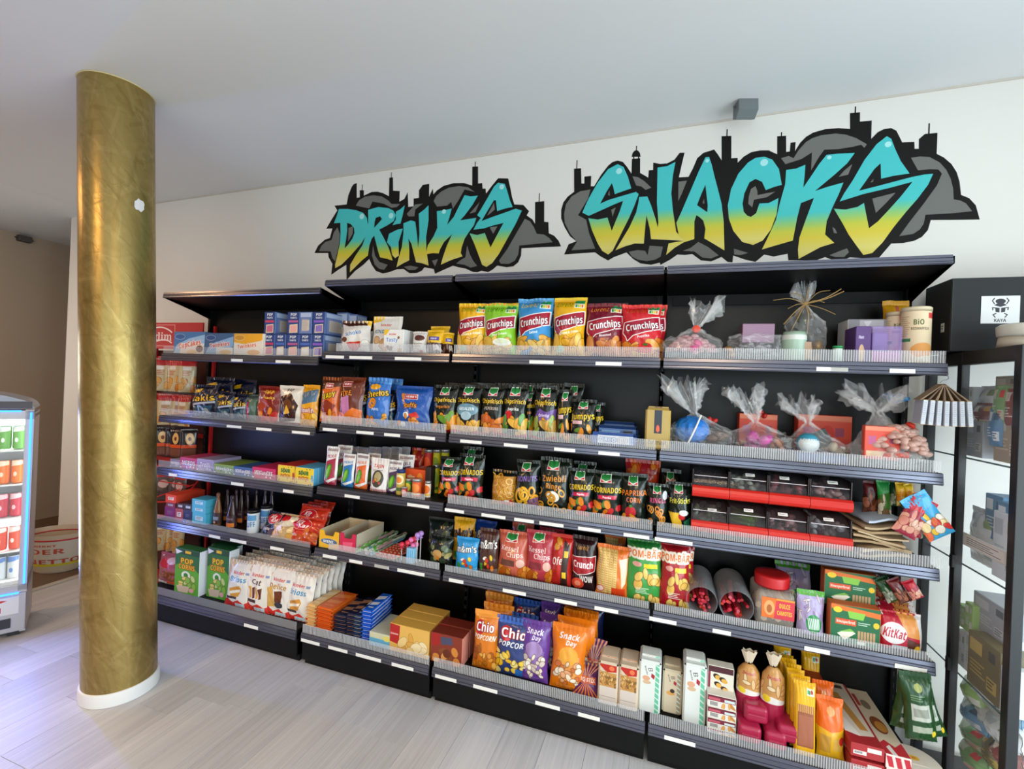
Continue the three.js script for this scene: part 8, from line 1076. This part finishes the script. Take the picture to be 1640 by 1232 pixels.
// ---------- drinks cooler at the left edge
{
  const yaw = Math.atan2(0.871, 0.491), t = thing('drinks_cooler', 'silver drinks cooler with blue light strips and glowing white interior at the left edge', 'cooler', [-0.392, 0, 0.432], yaw);
  // local: +z out of the door, -x to the far (left) side, corner at the right front
  const W = 0.5, D = 0.34, body = cm('#b4b4ba', 0.35, 0.2), dark = cm('#2a2c32', 0.4);
  part('cabinet', merge([B(0.025, 1.27, D, -0.0125, 0.66, -D / 2), B(0.025, 1.27, D, -W + 0.0125, 0.66, -D / 2), B(W, 0.03, D, -W / 2, 1.29, -D / 2), B(W, 1.27, 0.02, -W / 2, 0.66, -D + 0.01), B(W, 0.06, D, -W / 2, 0.3, -D / 2)]), cm('#d8d8dc', 0.4), t);
  part('lower_panel', RB(W, 0.225, 0.02, 0.006, -W / 2, 0.145, 0), body, t);
  part('top_cap', new THREE.ExtrudeGeometry((() => { const s = new THREE.Shape(); s.moveTo(-W, 1.33); s.lineTo(0, 1.33); s.quadraticCurveTo(-0.01, 1.37, -0.06, 1.385); s.quadraticCurveTo(-W / 2, 1.46, -W + 0.06, 1.385); s.quadraticCurveTo(-W + 0.01, 1.37, -W, 1.33); return s; })(), { depth: D, bevelEnabled: false, curveSegments: 8 }).translate(0, 0, -D + 0.01), cm('#9aa4b8', 0.35), t);
  part('header_strip', B(W - 0.02, 0.04, 0.006, -W / 2, 1.352, 0.012), cm('#3a3038', 0.35), t);
  const fr = 0.036; // door
  const dr = part('door_frame', merge([B(fr, 1.05, 0.03, -fr / 2, 0.8, 0.005), B(fr, 1.05, 0.03, -W + fr / 2, 0.8, 0.005), B(W, 0.05, 0.03, -W / 2, 1.295, 0.005), B(W, 0.045, 0.03, -W / 2, 0.285, 0.005)]), body, t);
  part('door_glass', B(W - 2 * fr, 0.97, 0.006, -W / 2, 0.79, 0.004), M.glass, dr);
  const blue = std({ color: 0x113388, emissive: new THREE.Color(0.03, 0.2, 1), emissiveIntensity: 5 }), led = std({ color: 0xffffff, emissive: new THREE.Color(0.9, 1, 0.95), emissiveIntensity: 4 });
  part('blue_light_strip', RB(0.009, 1.0, 0.008, 0.003, -0.012, 0.81, 0.024), blue, dr); part('blue_light_strip', RB(W - 0.06, 0.009, 0.008, 0.003, -W / 2 - 0.02, 1.318, 0.024), blue, dr); part('blue_light_strip', RB(W - 0.03, 0.009, 0.008, 0.003, -W / 2 - 0.015, 0.262, 0.024), blue, dr);
  part('white_light_strip', B(0.012, 0.94, 0.01, -0.034, 0.79, -0.04), led, t); part('white_light_strip', B(0.012, 0.94, 0.01, -W + 0.034, 0.79, -0.04), led, t);
  const l = new THREE.RectAreaLight(new THREE.Color(0.9, 1, 0.96), COOLER, W - 0.1, 0.94); l.position.set(-W / 2, 0.79, -0.03); l.rotation.y = Math.PI; l.castShadow = true; t.add(l);
  const in2 = new THREE.PointLight(new THREE.Color(0.9, 1, 0.96), 0.9); in2.position.set(-0.12, 1.2, -0.1); in2.castShadow = true; t.add(in2); const in3 = in2.clone(); in3.position.y = 0.6; t.add(in3);
  const bl = new THREE.RectAreaLight(new THREE.Color(0.07, 0.17, 1), 150, 0.02, 1.0); bl.position.set(-0.012, 0.81, 0.032); bl.rotation.y = Math.PI; bl.castShadow = true; t.add(bl);
  const sg = part('emblem_panel', B(0.3, 0.1, 0.002, -0.18, 0.19, 0.0105), ink('card', prints.bullsign.k), t), uv = sg.geometry.attributes.uv, p = prints.bullsign; for (let i = 0; i < uv.count; i++) uv.setXY(i, p.u0 + (p.u1 - p.u0) * uv.getX(i), p.v0 + (p.v1 - p.v0) * uv.getY(i));
  part('air_grille', RB(W - 0.1, 0.055, 0.006, 0.002, -W / 2 - 0.01, 0.09, 0.012), dark, t); part('foot', B(0.05, 0.032, 0.05, -0.05, 0.016, -0.05), dark, t); part('foot', B(0.05, 0.032, 0.05, -W + 0.05, 0.016, -0.05), dark, t);
  const rows = [['can_g', 1.09], ['can_o', 0.89], ['can_p', 0.695], ['can_r', 0.5], ['can_s', 0.325]], names = ['green', 'orange', 'pink', 'red', 'silver'], m3 = new THREE.Vector3();
  rows.forEach(([pr, y], r) => {
    part('wire_shelf', B(W - 0.06, 0.008, D - 0.06, -W / 2, y - 0.008, -D / 2), M.white, t);
    for (let k = 0; k < 5; k++) {
      m3.set(-0.065 - k * 0.054, y, -0.075).applyAxisAngle(new THREE.Vector3(0, 1, 0), yaw).add(t.position);
      const c = thing('drink_can', names[r] + ' slim drink can lined up on its cooler shelf', 'can', m3.toArray(), yaw - 0.3, names[r] + ' cans in the cooler');
      part('can_body', canBody(0.026, 0.135, prints[pr], [[0.86, 0], [1, 0.06], [1, 0.93], [0.84, 1]]), ink('metal', prints[pr].k), c); part('can_lid', lathe([[0, 0.132], [0.02, 0.132], [0.0225, 0.136], [0.0225, 0.134]], 20), cm('#b8bcc0', 0.3, 0.7), c);
    }
  });
}
{ // lit panel on the dim wall behind the cooler
  const t = thing('lit_panel', 'glowing white panel at the left picture edge above the cooler', 'light panel', [-2.9, 1.6, 0.18], Math.PI / 2);
  part('housing', RB(0.9, 0.5, 0.04, 0.006, -0.35, 0, 0), cm('#8a8a90', 0.4), t); part('glowing_face', B(0.86, 0.46, 0.006, -0.35, 0, 0.022), std({ color: 0xffffff, emissive: new THREE.Color(0.85, 0.95, 1), emissiveIntensity: 4 }), t);
  const l = new THREE.RectAreaLight(new THREE.Color(0.85, 0.95, 1), 3, 0.86, 0.46); l.position.set(-0.35, 0, 0.03); l.rotation.y = Math.PI; l.castShadow = true; t.add(l);
}
{ // tub on the floor
  const t = thing('plastic_tub', 'translucent oval plastic tub with red rim, red lettering and yellow bottom', 'tub', [-1.34, 0, -0.2], 0.5);
  part('wall', lathe([[0.14, 0.004], [0.15, 0.02], [0.2, 0.3], [0.203, 0.3], [0.153, 0.018], [0.14, 0]], 40).scale(1, 1, 0.75), phys({ color: '#d8c8b4', roughness: 0.3, transparent: true, opacity: 0.62, side: THREE.DoubleSide }), t);
  part('yellow_bottom', lathe([[0, 0.003], [0.141, 0.003], [0.152, 0.02], [0.168, 0.1], [0.15, 0.11], [0, 0.1]], 40).scale(0.985, 1, 0.74), cm('#c8bc14', 0.5), t);
  const rim = new THREE.TorusGeometry(0.196, 0.006, 10, 48).rotateX(Math.PI / 2).scale(1, 1, 0.75).translate(0, 0.26, 0); part('red_rim', rim, cm('#b01c2c', 0.4), t);
  part('lettering', canBody(0.186, 0.2, { ...prints.tub }, [[0.89, 0], [1.075, 1]]).scale(1, 1, 0.75).translate(0, 0.06, 0), phys({ map: ink('card', prints.tub.k).map, transparent: true, opacity: 0.75, roughness: 0.5 }), t);
}
// ---------- red snack rack left of the first bay
{
  const t = thing('snack_rack', 'red header display rack with hanging snack bags between column and shelving', 'display rack', [-0.27, 0, -0.3]);
  const red = cm('#b81a1e', 0.4), dk = cm('#4a1214', 0.5);
  part('header', cartonGeo(0.6, 0.19, 0.012, prints.rackhead).translate(0, 1.745, 0.04), ink('card', prints.rackhead.k), t);
  part('back_board', B(0.6, 1.72, 0.012, 0, 0.88, -0.07), dk, t);
  for (const s of [-1, 1]) part('post', B(0.02, 1.92, 0.02, s * 0.3, 0.96, -0.05), red, t);
  part('base_tray', RB(0.62, 0.08, 0.3, 0.006, 0, 0.04, 0.06), red, t);
  part('wire_basket', merge([tube([[-0.3, 0.85, 0], [-0.3, 0.72, 0.16], [0.3, 0.72, 0.16], [0.3, 0.85, 0]], 0.005, 30, 5), bar([-0.3, 0.8, 0.1], [0.3, 0.8, 0.1], 0.004), bar([-0.25, 0.88, 0.0], [-0.05, 0.66, 0.18], 0.004), bar([-0.05, 0.66, 0.18], [0.3, 0.8, 0.05], 0.004)]), cm('#d0201c', 0.35), t);
  for (const y of [1.68, 1.4, 1.12, 0.92]) part('peg_rail', B(0.6, 0.03, 0.01, 0, y, -0.055), red, t);
  const rows = [['rack1', 1.44, 0.235, 8, 'tan seed bag in the top row of the red rack'], ['rack1', 1.2, 0.22, 6, 'tan seed bag in the second row of the red rack'], ['rack2', 0.98, 0.2, 7, 'dark packet with a tan house picture in the red rack'], ['rack3', 0.66, 0.24, 6, 'grey seed bag in the red rack'], ['rack1', 0.3, 0.24, 6, 'tan seed bag in the lowest row of the red rack']];
  rows.forEach(([pr, y, h, n, label], r) => { for (let k = 0; k < n; k++) { const c = thing('seed_bag', label, 'bag', [-0.27 - 0.24 + k * 0.52 / n, y, -0.3 + 0.04 + 0.035 * (k % 2)], k % 3 === 2 ? 0.1 : 0.9, 'bags of rack row ' + ['one', 'two', 'three', 'four', 'five'][r]); const p = prints[pr], [a, b] = bagGeo(0.1, h, 0.025, p, ++serial, 'flat'); part('film', a, ink('film', p.k), c); part('top_seal', b, ink('film', p.k), c); } });
}
// ---------- bulk candy bins, two rows of four
{
  const W = 0.147, D = 0.27, red = cm('#d2261c', 0.32), lid = phys({ color: '#5a5458', roughness: 0.08, transparent: true, opacity: 0.2, side: THREE.DoubleSide });
  const place = [['upper', 1.134], ['lower', 0.985]], what = ['leftmost', 'second from the left', 'third from the left', 'rightmost'], cols = [['#2a2224', '#c8d0c4', '#b8646a', '#c8a0a0'], ['#7a8a72', '#7ab03a', '#b88a8a', '#b8bcc0']];
  const prof = (pts, w, z0) => { const q = new THREE.ExtrudeGeometry(shapeOf(pts), { depth: w, bevelEnabled: false }); q.applyMatrix4(new THREE.Matrix4().set(0, 0, 1, -w / 2, 0, 1, 0, 0, -1, 0, 0, 0, 0, 0, 0, 1)); return q; };
  place.forEach(([rowName, y], r) => { for (let k = 0; k < 4; k++) {
    const t = thing('candy_bin', `red candy bin with a clear curved lid, ${what[k]} of the ${rowName} row`, 'candy bin', [3.252 + (k + 0.5) * (W + 0.002), y, -0.05 + (r ? 0.012 : 0)]);
    // profile runs back along -z: x of the shape is depth behind the front lip
    part('tray', merge([prof([-0.012, 0.03, -0.01, 0.018, -0.002, 0.006, 0.01, 0, D, 0, D, 0.01, 0.02, 0.01, 0.012, 0.05, 0, 0.05, -0.008, 0.042], W) ]), red, t); for (const s of [-1, 1]) part('side_wall', B(0.004, 0.12, D - 0.01, s * (W / 2 - 0.002), 0.06, -D / 2 - 0.005), cm('#241618', 0.3), t);
    const s = []; for (let i = 0; i <= 8; i++) { const a = i / 8 * Math.PI / 2; s.push(0.012 + 0.09 * (1 - Math.cos(a)), 0.048 + 0.076 * Math.sin(a)); } const o = []; for (let i = s.length - 2; i >= 0; i -= 2) o.push(s[i] + 0.001, s[i + 1] - 0.002);
    part('lid', prof([...s, D, 0.125, D, 0.122, ...o], W - 0.012), lid, t); part('lid_handle', RB(W - 0.014, 0.003, 0.005, 0.001, 0, 0.092, -0.018), cm('#d8d4d8', 0.25), t);
    if (k > 0 || r) { const q = cartonGeo(0.036, 0.014, 0.0012, prints.card, { c: 0.0003 }); part('label_card', q.rotateX(-0.7).translate((hash(k, r, 4) - 0.5) * 0.04, r && !k ? 0.09 : 0.106, -0.022), ink('card', prints.card.k), t); }
    const c = part('candies', r && k === 1 ? rods(40, W * 0.8, 0.05, D * 0.6, 0.005, 40).rotateY(0.9).scale(0.8, 1, 1.2).translate(0, 0.02, -0.14) : lumps(40, W * 0.8, 0.065, D * 0.75, 0.015, 60 + k + r * 4).translate(0, 0.012, -0.14), cm(cols[r][k], 0.4), t); c.userData.kind = 'stuff';
  } });
}
// ---------- kraft paper bags stacked at the end of the middle shelf
for (let k = 0; k < 8; k++) {
  const t = thing('paper_bag', k === 7 ? 'pale blue printed leaflet curling on top of the paper bag stack' : 'folded brown paper bag in the stack beside the candy bins', k === 7 ? 'leaflet' : 'paper bag', [3.945, 0.976 + k * 0.019, -0.17], (hash(k, 1, 7) - 0.5) * 0.3, k === 7 ? undefined : 'folded brown paper bags');
  const q = new THREE.BoxGeometry(0.165 - 0.03 * (k === 7), 0.012, 0.27, 8, 1, 10), p = q.attributes.position; for (let i = 0; i < p.count; i++) { const x = p.getX(i), z = p.getZ(i); p.setY(i, p.getY(i) * (0.5 + 0.5 * hash(k, 2, 3)) + 0.008 + 0.011 * Math.sin(x * 22 + k) + 0.022 * Math.max(0, -z) * 4 * hash(k, 5, 3) + 0.006 * vnoise(x * 40 + k * 9, z * 30, 5) - 0.05 * Math.max(0, x - 0.04) * (k > 4 ? 1.6 : 0)); } q.computeVertexNormals();
  part('folded_sheet', q, cm(k === 7 ? '#b8c4d4' : ['#b89e7c', '#c4ac8a', '#ab906e'][k % 3], 0.75), t);
}
// ---------- wafers hanging from the end of the top shelf
{
  const hook = thing('wire_hook', 'bent wire hook under the right end of the top price rail', 'hook', [4.098, 1.69, 0.004]); part('wire', tube([[0.006, 0.004, 0], [0.008, -0.012, 0.006], [-0.01, -0.02, 0.01], [-0.02, -0.03, 0.012]], 0.0012, 16, 5), cm('#8a8a8c', 0.3, 0.8), hook);
  for (let k = 0; k < 7; k++) {
    const x = -0.068 + k * 0.0235, t = thing('wafer_packet', 'thin wafer packet hanging in the fan at the shelf end', 'wafers', [4.083, 1.658, 0.012], 0, 'wafer packets hanging in a fan');
    const q = new THREE.ExtrudeGeometry(shapeOf([-0.001, 0, 0.001, 0, x + 0.004, -0.062, x - 0.004, -0.062]), { depth: 0.05, bevelEnabled: false }).translate(0, 0, -0.025); part('folded_card', q, cm(k % 2 ? '#6a5440' : '#8a7258', 0.7), t);
    part('packet', cartonGeo(0.016, 0.092, 0.06, prints.wafercard, { top: '#d8c09a', side: '#a4a8b2' }).rotateZ(x * 1.2).translate(x + 0.006, -0.155 + 0.14 * Math.abs(x) * 0.3, 0), ink('card', prints.wafercard.k), t);
  }
}
// ---------- glass display cabinet at the right edge
{
  const t = thing('display_cabinet', 'black framed glass display cabinet filled with boxes at the right edge', 'cabinet'), x0 = 4.19, x1 = 5.25, z0 = -0.33, z1 = 0.205, top = 1.785, k = cm('#15161a', 0.45), P = 0.032;
  for (const [x, z] of [[x0, z0], [x0, z1], [x1, z1], [x1, z0]]) part('post', RB(P, top, P, 0.003, x + P / 2, top / 2, z), k, t);
  part('post', RB(0.026, top, 0.03, 0.003, x0 + 0.013, top / 2, -0.1), k, t);
  for (const y of [top - 0.025, 0.08]) for (const [a, b] of [[z0, z1]]) { part('side_beam', RB(0.03, 0.05, b - a, 0.003, x0 + 0.016, y, (a + b) / 2), k, t); part('front_beam', RB(x1 - x0, 0.05, 0.03, 0.003, (x0 + x1) / 2 + 0.016, y, z1), k, t); }
  part('top_board', B(x1 - x0, 0.012, z1 - z0, (x0 + x1) / 2 + 0.016, top - 0.006, (z0 + z1) / 2), k, t); part('floor_board', B(x1 - x0, 0.02, z1 - z0, (x0 + x1) / 2 + 0.016, 0.1, (z0 + z1) / 2), cm('#2a2c30', 0.5), t);
  part('side_glass', B(0.004, top - 0.13, z1 - z0, x0 + 0.008, top / 2 + 0.03, (z0 + z1) / 2), M.glass, t); part('front_glass', B(x1 - x0 - 0.04, top - 0.13, 0.004, (x0 + x1) / 2 + 0.016, top / 2 + 0.03, z1 + 0.004), M.glass, t);
  for (const y of [1.383, 0.98, 0.565]) { const s = part('glass_shelf', B(x1 - x0 - 0.03, 0.006, z1 - z0 - 0.03, (x0 + x1) / 2 + 0.016, y, (z0 + z1) / 2), M.glass, t); part('ground_edge', B(0.002, 0.006, z1 - z0 - 0.03, x0 + 0.03, y, (z0 + z1) / 2), cm('#4a6660', 0.2), s); }
  for (const y of [0.99, 0.6]) part('lock', RB(0.016, 0.05, 0.02, 0.004, x0 - 0.004, y, -0.085), k, t);
  const b = thing('black_carton', 'large matt black carton standing on top of the glass cabinet', 'box', [4.165, 1.79, -0.12]);
  part('carton', RB(0.75, 0.285, 0.19, 0.004, 0.375, 0.1425, -0.095), cm('#1b1e21', 0.7), b); part('flap_edge', B(0.003, 0.27, 0.004, 0.004, 0.14, 0.0005), cm('#2c3033', 0.7), b);
  const st = part('beetle_sticker', cartonGeo(0.115, 0.105, 0.0012, prints.sticker, { c: 0.0003 }).translate(0.15, 0.108, 0.0006), ink('card', prints.sticker.k), b); part('small_label', cartonGeo(0.022, 0.036, 0.0012, prints.card, { c: 0.0003 }).rotateY(-Math.PI / 2).translate(-0.0006, 0.08, -0.05), ink('card', prints.card.k), b);
  const d = thing('white_spool', 'pale round plastic dispenser on the cabinet before the black carton', 'dispenser', [4.3, 1.785, 0.02]);
  part('upper_drum', lathe([[0, 0], [0.06, 0], [0.07, 0.008], [0.072, 0.04], [0.062, 0.048], [0, 0.05]], 32).translate(0.01, 0.042, 0), cm('#d4d2c4', 0.4), d); part('foot', lathe([[0, 0], [0.062, 0], [0.056, 0.044], [0, 0.044]], 32), cm('#c4b8a4', 0.5), d);
}
// ---------- things alike get the place that tells them apart
{
  const ORD = ['first', 'second', 'third', 'fourth', 'fifth', 'sixth', 'seventh', 'eighth', 'ninth', 'tenth', 'eleventh', 'twelfth'], same = new Map();
  for (const o of scene.children) if (o.userData.label) { if (!same.has(o.userData.label)) same.set(o.userData.label, []); same.get(o.userData.label).push(o); }
  const apart = (list, k, min) => { const v = list.map((o) => o.position[k]).sort((a, b) => a - b); return v.every((x, i) => !i || x - v[i - 1] > min); };
  const rank = (list, k, dir, tail) => [...list].sort((a, b) => dir * (a.position[k] - b.position[k])).forEach((o, i) => { o.userData.label += ', ' + ORD[i] + ' from the ' + tail; });
  for (const list of same.values()) {
    if (list.length < 2) continue;
    if (apart(list, 'y', 0.008)) rank(list, 'y', 1, 'bottom');
    else if (apart(list, 'z', 0.02)) rank(list, 'z', -1, 'front');
    else if (apart(list, 'x', 0.006) && list.length <= 12) rank(list, 'x', 1, 'left');
    else { // columns along the shelf, then rows up or back
      const cols = []; for (const o of [...list].sort((a, b) => a.position.x - b.position.x)) { const c = cols[cols.length - 1]; if (c && Math.abs(o.position.x - c[0].position.x) < 0.012) c.push(o); else cols.push([o]); }
      cols.forEach((c, i) => { const up = apart(c, 'y', 0.008); c.sort((a, b) => up ? a.position.y - b.position.y : b.position.z - a.position.z).forEach((o, j) => { o.userData.label += `, ${ORD[i] ?? 'last'} column ${ORD[j]} row`; }); });
    }
  }
}
scene.traverse((o) => { if (o.isMesh) { o.castShadow = true; o.receiveShadow = true; } });
renderer.render(scene, camera);
